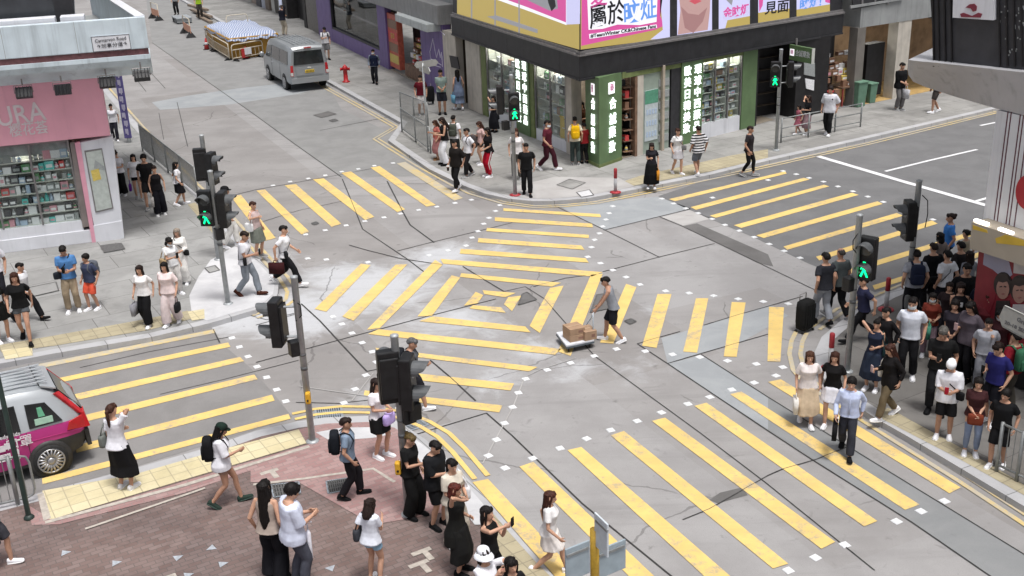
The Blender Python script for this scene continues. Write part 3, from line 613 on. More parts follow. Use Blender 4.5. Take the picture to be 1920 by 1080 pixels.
for x in (883, 927, 972): fpart("screen_seam", FAo, [(x, -40), (x + 1, -40), (x + 1, 36 + (x - 883) * .29), (x, 36 + (x - 883) * .29)], -.1, -.055, S_GRY, scA)
def screenB(px, mat): return fpart("screen", FBo, px, -.12, -.090, mat, ph)
s1 = screenB([(1089, -40), (1256, -40), (1256, 71), (1089, 93)], S_YEL)
layers(FBo, s1, [("picture_field", [(1091, -40), (1250, -40), (1238, 30), (1246, 48), (1228, 56), (1090, 86)], S_PNK), ("picture_field", [(1236, -40), (1256, -40), (1256, 71), (1220, 74), (1243, 56), (1240, 20)], S_LAV),
    ("picture_field", [(1238, -40), (1247, -40), (1238, 30)], S_BLK), ("picture_field", [(1100, -40), (1234, -40), (1231, 41), (1200, 47), (1158, 46), (1130, 54), (1104, 56)], S_WHT), ("picture_field", [(1105, 64), (1231, 46), (1232, 52), (1106, 73)], S_WHT)], -.090)
s2 = screenB([(1270, -40), (1335, -40), (1335, 57), (1270, 66)], S_LAV)
layers(FBo, s2, [("picture_field", [(1270, -40), (1333, -40), (1331, 20), (1327, 56), (1271, 65), (1276, 20)], S_SKN), ("picture_field", [(1277, 12), (1290, 25), (1310, 28), (1326, 14), (1318, 40), (1300, 62), (1284, 52)], S_SKD),
    ("picture_field", [(1280, -40), (1327, -40), (1325, 4), (1316, 16), (1304, 21), (1290, 17), (1281, 6)], S_SKN), ("picture_field", [(1292, 2), (1300, -2), (1312, 0), (1316, 2), (1303, 8)], S_LIP)], -.090)
s3 = screenB([(1348, -40), (1406, -40), (1406, 46), (1348, 55)], S_LAV)
layers(FBo, s3, [("picture_field", [(1364, 38), (1406, 30), (1406, 46), (1360, 53)], S_YEL), ("picture_field", [(1360, -40), (1362, 0), (1372, 10), (1376, -10), (1400, -40)], S_GRY)], -.090)
s4 = screenB([(1422, -40), (1480, -40), (1480, 34), (1422, 43)], S_LAV)
layers(FBo, s4, [("picture_field", [(1422, 24), (1480, 16), (1480, 34), (1422, 43)], S_YEL), ("picture_field", [(1422, -40), (1434, -40), (1430, 10), (1424, 22)], S_PNK)], -.090)
s5 = screenB([(1494, -40), (1556, -40), (1556, 21), (1494, 31)], S_LAV)
layers(FBo, s5, [("picture_field", [(1494, 18), (1556, 8), (1556, 21), (1494, 31)], S_YEL), ("picture_field", [(1540, -40), (1556, -40), (1556, 6), (1548, 4)], S_PNK)], -.090)
def ftext(F, root, body, px0, px1, h, mat, n, bold=0, name="lettering", tall=None):
    """text between two picture points (left and right end of its middle line), h = letter height in metres"""
    (u0, z0), (u1, z1) = F.hit(*px0, n), F.hit(*px1, n)
    o = text(name, body, h, mat, root, .003, 'CENTER', bold); w = max(.01, o.dimensions.x if o.dimensions.x else 1)
    xs = [v.co.x for v in o.data.vertices]; ys = [v.co.y for v in o.data.vertices]; w = max(xs) - min(xs); cx = (max(xs) + min(xs)) / 2; cy = (max(ys) + min(ys)) / 2
    for v in o.data.vertices: v.co.x -= cx; v.co.y -= cy
    L = math.hypot(u1 - u0, z1 - z0); sg = 1 if F.u.dot(CR) > 0 else -1
    place_text(o, F, (u0 + u1) / 2, (z0 + z1) / 2, n, math.atan2(z1 - z0, (u1 - u0) * sg), L / w, 1 if tall is None else tall)
    return o
ftext(FBo, s1, "屬於", (1105, 33), (1172, 18), .86, S_BLK, -.06, .012); ftext(FBo, s1, "旼炡", (1170, 24), (1231, 12), .84, S_BLU, -.058, .012)
ftext(FBo, s1, "愛", (1106, -5), (1138, -12), .8, S_PNK, -.06, .012)
ftext(FBo, s1, "#TeamWinter CK&Chinese Fans", (1107, 68), (1230, 49), .17, S_BLK, -.06, .006)
ftext(FBo, s3, "金旼炡", (1356, 25), (1404, 16), .42, S_PNK, -.07, .012); ftext(FBo, s4, "見面", (1434, 16), (1479, 10), .52, S_BLK, -.07, .010)
ftext(FBo, s5, "旼炡!", (1500, 8), (1540, 2), .42, S_BLU, -.07, .010)
# upper floors (out of the frame)
MB().prism([Cn + DA * .4 + DB * .4, PR + DA * .4, PR + DA * 6, PL + DB * 6, PL + DB * .4], 8.4, 30).build("upper_storeys", GREYW, ph)
# corner column with two lit faces of characters
col = MB(); cp = [at(1124, 315, PV), at(1166, 300, PV), at(1166, 300, PV) + DA * .5, at(1105, 306, PV) + DA * .25, at(1105, 306, PV)]
col.prism(cp, PV, ZF0 + .02); col = col.build("corner_column", GREEN, ph, bevel=.015)
MB().prism([p + (p - cp[2]).normalized() * .02 for p in cp], PV, PV + .12).build("column_base", GREEND, ph)
FCa = Fac(cp[0], cp[4]); FCb = Fac(cp[0], cp[1])
for F, xs, ys in ((FCb, (1146, 1148, 1148, 1147, 1147), (165, 195, 224, 249, 276)), (FCa, (1112, 1113, 1113, 1113, 1113), (167, 196, 226, 251, 278))):
    narrow = F is FCa
    u, z = F.hit(xs[0], ys[0]); w = .17 if not narrow else .11
    lb = fb("logo_box", F, u - w, u + w, z - .2, z + .2, -.02, .03, WHTS, ph)
    t_ = text("lettering", "藥", .30, M("logo pink ink", (.55, .12, .30), .5, .05, 3), lb); place_text(t_, F, u, z, .036, 0, .8 if not narrow else .5, 1)
    for ch, x, y in zip("合誠藥妝", xs[1:], ys[1:]):
        u, z = F.hit(x, y); t_ = text("lettering", ch, .44, LITC, col, .015, 'CENTER', .003); place_text(t_, F, u, z, .03, 0, .92 if not narrow else .62, 1)
# interior
intr = MB(); fl = [FA.p(0, 0, -.1), FA.p(10.5, 0, -.1), FA.p(10.5, 0, -.1) + DB * 6, FB.p(9, 0, -.1) + DA * 5, FB.p(9, 0, -.1), FB.p(0, 0, -.1)]
MB().sheet(fl, PV + .012).build("shop_floor", INTF, ph)
MB().sheet(fl, ZF0 - .05).build("shop_ceiling", M("shop ceiling", (.6, .6, .58), .8, .05, 2), ph)
for i, (u, d) in enumerate(((2, 1.6), (5, 1.6), (8, 1.6))):
    fb("ceiling_light", FA, u - .6, u + .6, ZF0 - .14, ZF0 - .08, -d - .15, -d, LIT, ph); fb("ceiling_light", FB, u - .6, u + .6, ZF0 - .14, ZF0 - .08, -d - .15, -d, LIT, ph)
fb("back_wall", FA, .5, 10.4, PV, ZF0, -3.3, -3.2, INT, ph); fb("back_wall", FB, .3, 9, PV, ZF0, -3.3, -3.2, INT, ph)
def uA(x): return FA.hit(x, 306 - (1104 - x) * .468)[0]
def uB(x): return FB.hit(x, 300 - (x - 1165) * .255)[0]
def window(F, u0, u1, z0, z1, root, nsh, cols, where, group, split=1, fr=GREEND, depth=.42, kick=.45, gl=GLS, p=.9, hm=None, dens=(.10, .26), gap_=.02):
    if u0 > u1: u0, u1 = u1, u0
    w = fb("shop_window", F, u0, u1, z0, z0 + kick, -.12, .0, WHTP if fr is GREEND else fr, root)
    f_ = MB()
    for i in range(split + 1):
        u = u0 + (u1 - u0) * i / split; f_.fbox(F, u - .025, u + .025, z0 + kick, z1, -.06, .02)
    f_.fbox(F, u0, u1, z1 - .06, z1, -.055, .018); f_.build("frame", GRYT, w)
    fb("glass", F, u0, u1, z0 + kick, z1 - .06, -.03, -.02, gl, w)
    s_ = MB(); H = (z1 - .25 - z0 - kick) / nsh
    s_.fbox(F, u0, u1, z0 + kick - .02, z1, -depth - .05, -depth)
    for i in range(nsh): s_.fbox(F, u0 + .03, u1 - .03, z0 + kick + i * H - .02, z0 + kick + i * H + .01, -depth, -.10)
    for i in range(split + 1):
        u = u0 + (u1 - u0) * i / split; s_.fbox(F, u - .02, u + .02, z0 + kick, z1, -depth, -.1)
    s_.build("shelves", SHELF, w)
    for i in range(nsh):
        stock(F, u0 + .05, u1 - .05, z0 + kick + i * H + .012, -.22, cols, where, group, hm or H * .85, dens, p, .3, gap_)
    lt = fb("strip_light", F, u0 + .1, u1 - .1, z1 - .14, z1 - .10, -.3, -.16, LIT, w)
    return w
pal = ["white", "grey", "green", "pale blue", "white", "brown", "grey", "dark"]
window(FA, uA(1062), uA(1006), PV, ZF0 - .05, ph, 6, pal, "pharmacy shelf beside the yellow pillar", "goods on the pharmacy's left window shelves", 2, p=.75, dens=(.16, .34))
window(FA, uA(972), uA(917), PV, ZF0 - .05, ph, 6, pal, "pharmacy shelf nearest the doorway", "goods on the pharmacy's left window shelves", 2, p=.7, dens=(.22, .42))
window(FB, uB(1313), uB(1386), PV, ZF0 - .05, ph, 8, ["white", "grey", "brown", "dark", "green", "yellow", "pale blue"], "pharmacy shelf behind the striped shirt", "goods on the pharmacy's right window shelves", 3, kick=.6, p=.8, dens=(.16, .34))
# characters on green boards
def board(F, u0, u1, n1, px2):
    b_ = fb("sign_board", F, min(u0, u1), max(u0, u1), PV, ZF0 - .02, -.1, n1, GREEN, ph)
    uc, wd = (u0 + u1) / 2, abs(u1 - u0); sg = 1 if F.u.dot(CR) > 0 else -1
    for k, s_ in enumerate(("歐美日韓美妝", "環球中西藥品")):
        for i, ch in enumerate(s_):
            t_ = text("lettering", ch, .40, LITC, b_, .015, 'CENTER', .002)
            place_text(t_, F, uc + sg * wd * (-.24 if k == 0 else .24), ZF0 - .42 - i * .44, n1 + .02, 0, min(1, wd * .5 / .42), 1)
board(FA, uA(972), uA(997), .08, 0); board(FB, uB(1273), uB(1312), .08, 0)
fb("green_pillar", FA, uA(1004), uA(997), PV, ZF0, -.25, .03, GREEND, ph); fb("cream_pillar", FA, uA(1074), uA(1063), PV, ZF0, -.4, .02, CRM, ph)
fb("green_pillar", FA, uA(916), uA(907), PV, ZF0, -.25, .03, GREEND, ph)
fb("cream_pillar", FA, uA(906), uA(880), PV, ZF0 + .01, -.35, .06, CRM, ph, .02); fb("dark_doorway", FA, uA(880), uA(862), PV, ZF0, -1.6, -1.5, DOOR, ph)
dw = fb("doorway_jamb", FA, uA(862) - .02, uA(862) + .1, PV, ZF0, -1.5, -.3, DOOR, ph); fb("doorway_jamb", FA, uA(880) - .1, uA(880), PV, ZF0, -1.5, -.36, DOOR, ph)
pl = fb("cream_pillar", FA, uA(862), uA(838), PV, ZF0 + .012, -.35, .06, CRM, ph, .02)
fpart("wall_plaque", FA, [(842, 104), (857, 107), (861, 130), (846, 126)], .05, .10, DKFR, pl)
fb("green_pillar", FB, uB(1387), uB(1413), PV, ZF0, -.3, .05, GREEN, ph); fb("green_lintel", FB, uB(1166), uB(1413), ZF0 - .22, ZF0 + .01, -.12, .03, GREEND, ph)
fb("grey_pillar", FB, uB(1256), uB(1273), PV, ZF0 - .22, -.25, .02, DKFR, ph); fb("cream_pillar", FB, uB(1193), uB(1205), PV, ZF0 - .22, -.35, .02, CRM, ph)
# glazed cabinet with a poster
cb = fb("poster_cabinet", FB, uB(1206), uB(1254), PV, ZF0 - .22, -.3, -.02, M("cabinet green grey", (.30, .36, .31), .4, .1, 3), ph)
u0, u1 = uB(1208), uB(1232); ps = fb("poster", FB, u0, u1, .6, 2.5, -.02, .015, M("poster pale", (.50, .56, .58), .5, .1, 8), cb); fb("poster_top", FB, u0, u1, 2.0, 2.5, .015, .02, M("poster green", (.10, .30, .20), .5, .15, 8), ps)
for i in range(4):
    for k in range(3): fb("poster_picture", FB, u0 + .08 + i * (u1 - u0 - .1) / 4, u0 + .08 + i * (u1 - u0 - .1) / 4 + .1, .75 + k * .42, .95 + k * .42, .015, .022, GM["pale blue"], ps)
r_ = MB()
for i in range(6): r_.fbox(FB, uB(1234), uB(1253), .45 + i * .42, .72 + i * .42, -.02, .01)
r_.build("cabinet_trays", GM["grey"], cb)
# shelving inside the open corner
shl = MB()
for i in range(7): shl.fbox(FB, uB(1168), uB(1194), .3 + i * .4, .33 + i * .4, -1.0, -.6)
shl.fbox(FB, uB(1166), uB(1195), PV, 3.1, -1.1, -1.0); shl.build("inner_shelves", WOODSH, ph)
for i in range(7): stock(FB, uB(1168), uB(1194), .33 + i * .4, -.75, ["brown", "red", "yellow", "white", "grey"], "brown shelf right of the green column", "goods in the open pharmacy corner", .3, (.12, .25))
shl = MB()
for i in range(7): shl.fbox(FA, uA(1103), uA(1076), .3 + i * .4, .33 + i * .4, -1.9, -1.5)
shl.fbox(FA, uA(1106), uA(1070), PV, 3.1, -2.0, -1.9); shl.build("inner_shelves", WOODSH, ph)
for i in range(7): stock(FA, uA(1103), uA(1076), .33 + i * .4, -1.65, ["brown", "red", "yellow", "brown", "dark"], "brown shelf left of the green column", "goods in the open pharmacy corner", .3, (.14, .26), p=.7)
# black entrance on the right face
FE = Fac(FB.p(uB(1413), 0), ab(1.41, 14.3))
fb("entrance_back", FE, .2, FE.L, PV, ZF0, -1.3, -1.2, BLK2, ph); fb("entrance_pier", FE, 0, .12, PV, ZF0, -1.2, .02, BLK2, ph)
uE = lambda x: FE.hit(x, 238 - (x - 1413) * .235)[0]
fb("entrance_pier", FE, uE(1488), uE(1548), PV, ZF0, -1.0, .02, BLK2, ph); fpart("notice_panel", FE, [(1508, 112), (1528, 118), (1528, 144), (1508, 140)], .02, .06, GM["grey"], ph); fpart("notice_panel", FE, [(1510, 147), (1527, 150), (1526, 170), (1512, 166)], .02, .06, GM["white"], ph)
j = MB()
for i in range(5): j.fbox(FE, uE(1425), uE(1485), .6 + i * .5, .63 + i * .5, -1.2, -1.0)
j.build("entrance_racks", DOOR, ph)
# hanging sign
hs0 = at(1480, 96, 3.05); FH = Fac(hs0, hs0 - DA * 1.35)
if FH.n.dot(DB) > 0: FH.n = -FH.n
sg_ = wempty("hanging_sign", hs0, "small green hanging pharmacy sign with white characters over the railing", "sign")
hb = fb("sign_box", FH, 0, 1.35, 2.72, 3.32, -.12, 0, GREEN, sg_, .01); fb("sign_edge", FH, 1.35, 1.37, 2.72, 3.32, -.13, .01, SHELF, sg_); fb("sign_arm", FH, .3, .36, 3.3, 3.6, -.09, -.03, GRYT, sg_)
lb = fb("logo_box", FH, .06, .30, 2.9, 3.16, 0, .015, WHTS, hb)
t_ = text("lettering", "藥", .2, MATS["logo pink ink"], lb); place_text(t_, FH, .18, 3.03, .02)
t_ = text("lettering", "合誠藥妝", .27, WHTP, hb); place_text(t_, FH, .82, 3.02, .01, 0, .82, 1)
# =========================================================== purple shop further up the street
FP = Fac(FA.p(uA(838), 0), ab(37.6, 1.8)); pb = wempty("purple_shop_building", FP.p(10, 0), "purple fronted shop building beyond the pharmacy with a big dark window", "building")
uP = lambda x: FP.hit(x, 75 + .488 * (x - 620))[0]
hp = fb("purple_panel", FP, uP(840), uP(796), PV, 3.6, -.3, .05, PURP, pb)
W1 = M("white line art", (.66, .62, .74), .6, .05, 5)
j = MB()
for L in ([(807, 95), (812, 72), (816, 95)], [(806, 95), (808, 110), (818, 116), (828, 122)], [(816, 95), (819, 108), (823, 92), (826, 108)], [(826, 108), (828, 98), (829, 112)], [(829, 104), (830, 125)], [(808, 110), (812, 122), (826, 126)]):
    P_ = [FP.p(*FP.hit(x, y, .055), .06) for x, y in L]
    j.tube(P_, .022, 5)
j.build("hand_drawing", W1, hp)
r_ = MB(); r_.tube([FP.p(*FP.hit(x, y, .06), .06) for x, y in ((806, 35), (818, 50), (834, 66))], .02, 5); r_.build("swoosh_drawing", W1, hp)
fb("opening_back", FP, uP(796), uP(730), PV, 3.6, -1.6, -1.5, M("dim shop interior", (.10, .075, .06), .8, .4, 2), pb); fb("opening_floor", FP, uP(796), uP(730), PV, PV + .02, -1.5, 0, INTF, pb)
st = fb("promotion_stand", FP, uP(749), uP(731), PV + .2, 3.2, -.35, -.05, M("red promotion", (.52, .12, .08), .5, .2, 6), pb)
for k, c in enumerate(("yellow", "brown", "red", "brown")): fb("promotion_panel", FP, uP(748), uP(732), .6 + k * .62, 1.05 + k * .62, -.05, -.03, GM[c], st)
t_ = text("lettering", "$10", .42, GM["yellow"], st); place_text(t_, FP, uP(740), 2.05, -.02)
fb("goods_table", FP, uP(790), uP(757), PV + .05, .8, -.9, -.1, WOODSH, pb)
FPs = Fac(FP.p(uP(792), 0, -.4), FP.p(uP(752), 0, -.4))
for k in range(5): stock(FPs, .1, FPs.L - .1, .8 + k * .0 + (k // 1) * .27, -.1 - k * .12, ["brown", "brown", "red", "yellow", "white"], "heaped table inside the purple shop", "goods heaped in the purple shop", .26, (.25, .5), .85, 0)
for k, (x0, x1) in enumerate(((731, 716), (626, 600))): fb("purple_pillar", FP, uP(x0), uP(x1), PV, 3.6, -.3, .06, PURP, pb)
fb("purple_plinth", FP, uP(716), uP(626), PV, .95, -.3, .05, PURP, pb)
w_ = fb("shop_window", FP, uP(716), uP(626), .95, 1.08, -.3, .03, DKFR, pb)
f_ = MB()
for x in (716, 626): f_.fbox(FP, uP(x) - .12, uP(x) + .12, 1.08, 3.6, -.2, .03)
f_.fbox(FP, uP(716), uP(626), 3.45, 3.6, -.2, .028); f_.build("frame", DKFR, w_); fb("glass", FP, uP(715), uP(627), 1.08, 3.45, -.1, -.09, GLD, w_)
fb("window_display", FP, uP(713), uP(629), 1.05, 3.3, -1.2, -1.1, M("dim ochre display", (.20, .18, .13), .8, .5, 1.2), pb)
j = MB(); j.fbox(FP, uP(690), uP(670), 1.1, 2.6, -1.0, -.7); j.fbox(FP, uP(655), uP(640), 1.1, 2.2, -.9, -.6); j.build("display_stands", GM["grey"], pb)
fb("head_canopy", FP, uP(842), uP(598), 3.6, 4.5, -.5, .35, M("grey canopy", (.26, .26, .26), .6, .12, 2, streak=0.45), pb, .02); fb("air_unit", FP, uP(835), uP(775), 3.25, 3.62, -.1, .75, M("pale canopy", (.46, .49, .49), .6, .1, 3, streak=0.45), pb, .03)
fb("dark_shutter", FP, uP(600), uP(575), PV, 3.6, -.2, -.02, M("grey shutter", (.16, .15, .14), .6, .2, 6), pb); fb("black_door", FP, uP(575), uP(540), PV, 3.6, -.9, -.8, BLK2, pb); fb("black_pillar", FP, uP(541), uP(533), PV, 3.6, -.8, .03, BLK2, pb)
fb("black_pillar", FP, uP(577), uP(572), PV, 3.6, -.8, .03, BLK2, pb)
MB().prism([FP.p(uP(840), 0, -.5), FP.p(uP(535), 0, -.5), FP.p(uP(535), 0, -5), FP.p(uP(840), 0, -5)], 4.4, 26).build("upper_storeys", GREYW, pb)
# row of shop fronts far up the street
FQ = Fac(FP.p(uP(533), 0), ab(95, 3.2)); qb = wempty("far_shop_row", FQ.p(10, 0), "dim row of shopfronts far up the street behind the covered skip", "building")
u = .2; cs = [(.30, .31, .29), (.05, .045, .04), (.42, .42, .40), (.14, .11, .09), (.34, .36, .42), (.06, .06, .07), (.25, .2, .17), (.4, .39, .36)]
i = 0
while u < FQ.L - 3:
    w = random.uniform(1.2, 2.6); fb("shop_front", FQ, u, u + w - .05, PV, 3.5, -.5, random.uniform(-.3, 0), M("far front %d" % (i % 8), cs[i % 8], .6, .25, 2), qb); u += w; i += 1
fb("shop_front", FQ, .3, 1.1, PV + .3, 3.0, .0, .03, M("pale lit window", (.52, .56, .72), .4, .1, 2, emit=.25), qb)
fb("head_canopy", FQ, 0, FQ.L, 3.5, 4.3, -1.5, .3, MATS["grey canopy"], qb); fb("upper_storeys", FQ, 0, FQ.L, 4.3, 24, -6, -.6, GREYW, qb)
# =========================================================== grey building to the right with a goods shop
FR = Fac(ab(1.41, 14.3), ab(1.9, 40)); rb = wempty("grey_corner_building", FR.p(5, 0), "grey rendered building with an open goods shop at street level right of the black entrance", "building")
uR = lambda x: FR.hit(x, 203 - (x - 1590) * .25)[0]
fb("upper_wall", FR, .1, 30, 3.5, 28, -6, .05, GREYW, rb)
wf = fpart("window", FR, [(1596, -30), (1688, -30), (1692, 0), (1600, 18)], .04, .09, DKFR, rb)
wf2 = MB(); fquad(wf2, FR, [(1595, 11), (1693, -4), (1693, 0), (1595, 16)], .05, .12); wf2.build("sill", GREYW, wf)
for x in (1616, 1640, 1664):
    fpart("mullion", FR, [(x, -30), (x + 3, -30), (x + 3, 9), (x, 9)], .09, .11, GRYT, wf)
fb("dark_fins", FR, uR(1738), uR(1738) + 6, 3.4, 9, -.3, .25, DKFR, rb)
fb("side_pier", FR, 0, .5, PV, 3.5, -.4, .05, M("taupe pier", (.17, .155, .14), .7, .15, 2), rb)
fb("shop_back", FR, .4, 12, PV, 3.5, -3.1, -3, M("warm shop wall", (.30, .20, .12), .8, .3, 2), rb); fb("shop_floor", FR, .5, 12, PV, PV + .015, -3, 0, M("yellowish floor", (.45, .30, .12), .5, .2, 2), rb)
fb("cream_pier", FR, uR(1672), uR(1696), PV, 3.5, -.5, .03, CRM, rb); fb("display_rack", FR, uR(1636), uR(1668), .3, 2.6, -1.0, -.5, BLK2, rb)
fb("ceiling_light", FR, 1.2, 3.0, 3.3, 3.36, -1.4, -1.2, LIT, rb)
tb = wempty("goods_table", FR.p(uR(1600), PV, 0), "red edged trestle table heaped with bags outside the goods shop", "table")
fb("tabletop", FR, uR(1582), uR(1630), .95, 1.02, -1.0, -.15, WOODSH, tb)
for a_ in (uR(1582) + .05, uR(1630) - .1):
    for n_ in (-.95, -.2): fb("leg", FR, a_, a_ + .06, PV, .95, n_ - .03, n_ + .03, M("red post", (.30, .06, .05), .6, .2, 6), tb)
for k in range(6): stock(Fac(FR.p(uR(1556), 0, -.3 - k * .14), FR.p(uR(1632), 0, -.3 - k * .14)), .05, 1.9 + .2 * (k % 2), 1.02 + k * .24, 0, ["brown", "brown", "yellow", "red", "white", "brown"], "heap outside the goods shop", "goods heaped outside the grey building's shop", .3, (.2, .45), .85, 0)
for k in range(3): stock(Fac(FR.p(uR(1552), 0, -.2), FR.p(uR(1582), 0, -.2)), .05, .9, PV + k * .3, 0, ["brown", "red", "brown"], "stack against the goods shop's pier", "goods heaped outside the grey building's shop", .29, (.3, .45), 1, 0)
# =========================================================== north-west corner: pink cosmetics shop
FK = Fac(at(232, 446, PV), at(0, 475, PV)); kb = wempty("pink_shop_building", FK.p(2, 0), "corner building with pink cosmetics shop under a pale rounded balcony", "building")
FKL = 9.0; FKq = Fac(FK.p(0, 0), FK.p(0, 0) + DA * 5)
if FKq.n.dot(DB) < 0: FKq.n = -FKq.n
sgn = -1 if FK.p(1, 0).x < FK.p(0, 0).x else 1
Zp = FK.hit(90, 440)[1]
fb("plinth", FK, .05, FKL, PV, Zp, -.3, .04, WHTP, kb, .01)
uw = FK.hit(160, 380)[0]
fpart("corner_panel", FK, [(146, 268), (211, 255), (233, 446), (182, 455)], -.3, .045, WHTP, kb, .01)
fpart("corner_base", FK, [(173, 424), (229, 414), (233, 447), (178, 455)], .04, .075, WHTP, kb)
fr_ = fpart("poster_frame", FK, [(158, 283), (191, 278), (213, 391), (179, 399)], .045, .07, GRYT, kb)
fpart("poster", FK, [(161, 286), (190, 281), (210, 389), (181, 396)], .07, .078, M("pale plan poster", (.46, .50, .47), .4, .12, 9), fr_)
fpart("poster_patch", FK, [(170, 320), (185, 316), (190, 336), (175, 340)], .078, .084, GM["yellow"], fr_); fpart("poster_patch", FK, [(178, 300), (196, 312), (198, 320), (176, 316)], .078, .083, GM["grey"], fr_)
fpart("pink_strip", FK, [(140, 268), (150, 266), (180, 455), (173, 456)], -.1, .08, PINKT, kb)
fpart("grey_pilaster", FK, [(131, 268), (141, 266), (168, 424), (155, 427)], -.3, .02, M("grey brown pilaster", (.22, .19, .18), .6, .15, 3), kb)
Zs0 = FK.hit(208, 254, .2)[1]; Zs1 = FK.hit(201, 150, .2)[1] + .3; us = FK.hit(206, 250, .2)[0]
sb = fb("shop_sign", FK, us, FKL, Zs0, Zs1, -.3, .2, PINK, kb, .015)
ftext(FK, sb, "SAKURA", (-91, 233), (84, 207), .82, SILV, .21, .008, tall=.95)
ftext(FK, sb, "樱花荟", (17, 245), (89, 237), .42, SILV, .21, .004)
u0 = FK.hit(155, 420)[0]
w_ = window(FK, u0, u0 + 3.3, Zp - .3, Zs0 - .02, kb, 7, ["white", "white", "red", "teal", "pale blue", "grey", "dark", "pink", "green", "white"], "pink shop's window shelf", "boxed goods in the pink shop's window", 3, fr=WHTP, kick=.62, hm=.28, dens=(.11, .26), p=.97, gap_=.008)
fb("shelf_top_panel", FK, u0, u0 + 3.3, Zs0 - .42, Zs0 - .05, -.2, -.15, M("grey leaf print", (.36, .37, .38), .5, .35, 3), kb)
fb("side_wall", FKq, .3, 14, PV, 5.2, -.2, -.03, WHTP, kb); fb("shop_back", FK, .1, FKL, PV, 5, -.9, -.8, INT, kb)
# balcony
OV = .95
uC, zC = FK.hit(281, 96, OV); _, zT = FK.hit(275, 31, OV); zR = FK.hit(280, 90, OV)[1]
_, zl = FK.hit(283, 101, OV)
_, zB = FK.hit(10, 161, .22)
fb("balcony_front", FK, uC, FKL + 3, zR, zT, OV - .22, OV, BALC, kb, .02); fb("red_band", FK, uC + .03, FKL + 3, zl, zR, OV - .22, OV - .03, REDB, kb)
prof = [(OV + .03, zl), (OV + .03, zl - .12), (OV - .12, zl - .30), (OV - .38, (zl + zB) / 2 - .12), (.3, zB + .02), (.2, zB), (-.5, zB), (-.5, zl)]
v = []; uL = FKL + 3
for u in (uC, uC + .06, uL): v += [FK.p(u + (0 if u != uC else .0), z, n) for n, z in prof]
n = len(prof); MB().add(v, [(k * n + i, k * n + (i + 1) % n, (k + 1) * n + (i + 1) % n, (k + 1) * n + i) for k in range(2) for i in range(n)] + [tuple(range(n)), tuple(2 * n + i for i in range(n))[::-1]]).build("balcony_soffit", BALC, kb)
Pc = FK.p(uC, 0, OV); FKs = Fac(Pc, Pc + DA * 12)
if FKs.n.dot(DB) < 0: FKs.n = -FKs.n
fb("balcony_side", FKs, .22, 12, zl - .1, zT - .001, -.22, -.002, BALC, kb); fb("side_coping", FKs, .1, 12, zT, zT + .03, -.26, .02, WHTP, kb); fb("balcony_slab", FK, uC + .2, FKL, zl - .1, zl + .05, -10, OV - .2, GREYW, kb)
fpart("dark_windows", FK, [(-20, -40), (136, -60), (140, 28), (60, 42), (-20, 52)], -.9, -.6, SLATE, kb)
fb("upper_wall", FK, FK.hit(138, 20, -.6)[0], FK.hit(138, 20, -.6)[0] + .5, zl, 11, -1.2, -.55, DKFR, kb)
for a_, b2 in (((-20, 57), (104, 40)), ((113, 37), (158, 31))):
    q0, q1 = FK.hit(*a_, .55), FK.hit(*b2, .55); fb("window_ledge", FK, min(q0[0], q1[0]), max(q0[0], q1[0]), zT - .15, zT + .12, .1, .62, WHTP, kb, .02)
for k in range(1, 5): fb("panel_seam", FK, uC + k * 1.9, uC + k * 1.9 + .012, zR, zT, OV - .002, OV + .003, GREYW, kb)
fb("drain_pipe", FK, uC + 4.9, uC + 4.98, zl, zT + .1, OV + .0, OV + .07, GREYW, kb)
fb("street_plate", FK, *sorted((FK.hit(172, 80, OV)[0], FK.hit(244, 76, OV)[0])), FK.hit(208, 95, OV)[1], FK.hit(207, 66, OV)[1], OV - .01, OV + .02, WHTP, kb)
pl = kb.children[-1]
INK = M("black ink", (.04, .04, .05), .6, .1, 4)
r_ = MB(); ua, ub = sorted((FK.hit(172, 80, OV)[0], FK.hit(244, 76, OV)[0])); za, zb_ = FK.hit(208, 95, OV)[1], FK.hit(207, 66, OV)[1]
for q in ((ua, ub, za, za + .015), (ua, ub, zb_ - .015, zb_), (ua, ua + .015, za, zb_), (ub - .015, ub, za, zb_)): r_.fbox(FK, *q, OV + .02, OV + .026)
r_.build("plate_border", INK, pl)
ftext(FK, pl, "Carnarvon Road", (178, 77), (236, 71), .135, INK, OV + .03); ftext(FK, pl, "↑加拿分道↑", (182, 87), (238, 81), .13, INK, OV + .03)
fb("upper_storeys", FK, 1.6, FKL + 3, 9, 26, -10, -.7, GREYW, kb)
# floodlights below the balcony
def flood(px, py, off, tilt, label):
    u, z = FK.hit(px, py, off); P_ = FK.p(u, z, off)
    e = empty("floodlight", P_, math.atan2(FK.u.y, FK.u.x), label, "floodlight", "floodlights under the pale balcony")
    b_ = MB(); R_ = Matrix.Rotation(tilt, 3, 'X')
    def bx(c, d, mb):
        q = [(-1, -1), (1, -1), (1, 1), (-1, 1)]
        mb.hexa([R_ @ Vector((c[0] + x * d[0] / 2, c[1] + y * d[1] / 2, c[2] + k * d[2] / 2)) for k in (-1, 1) for x, y in q]); return mb
    m_ = MB(); bx((0, 0, 0), (.44, .16, .30), m_); [bx((x, .12, 0), (.02, .1, .28), m_) for x in (-.18, -.1, 0, .1, .18)]
    m_.build("housing", BLK, e, bevel=.015); bx((0, -.085, 0), (.38, .02, .25), MB()).build("lens", SLATE, e)
    k = MB(); k.tube([(-.24, 0, 0), (-.24, .05, .22), (.24, .05, .22), (.24, 0, 0)], .014, 6); k.tube([(0, .05, .22), (0, .05, .4)], .02, 6); k.build("bracket", GRYT, e)
flood(45, 174, .75, .5, "black floodlight leftmost over the pink sign's letter U"); flood(118, 168, .8, .25, "largest black floodlight over the pink sign, right of its first letters")
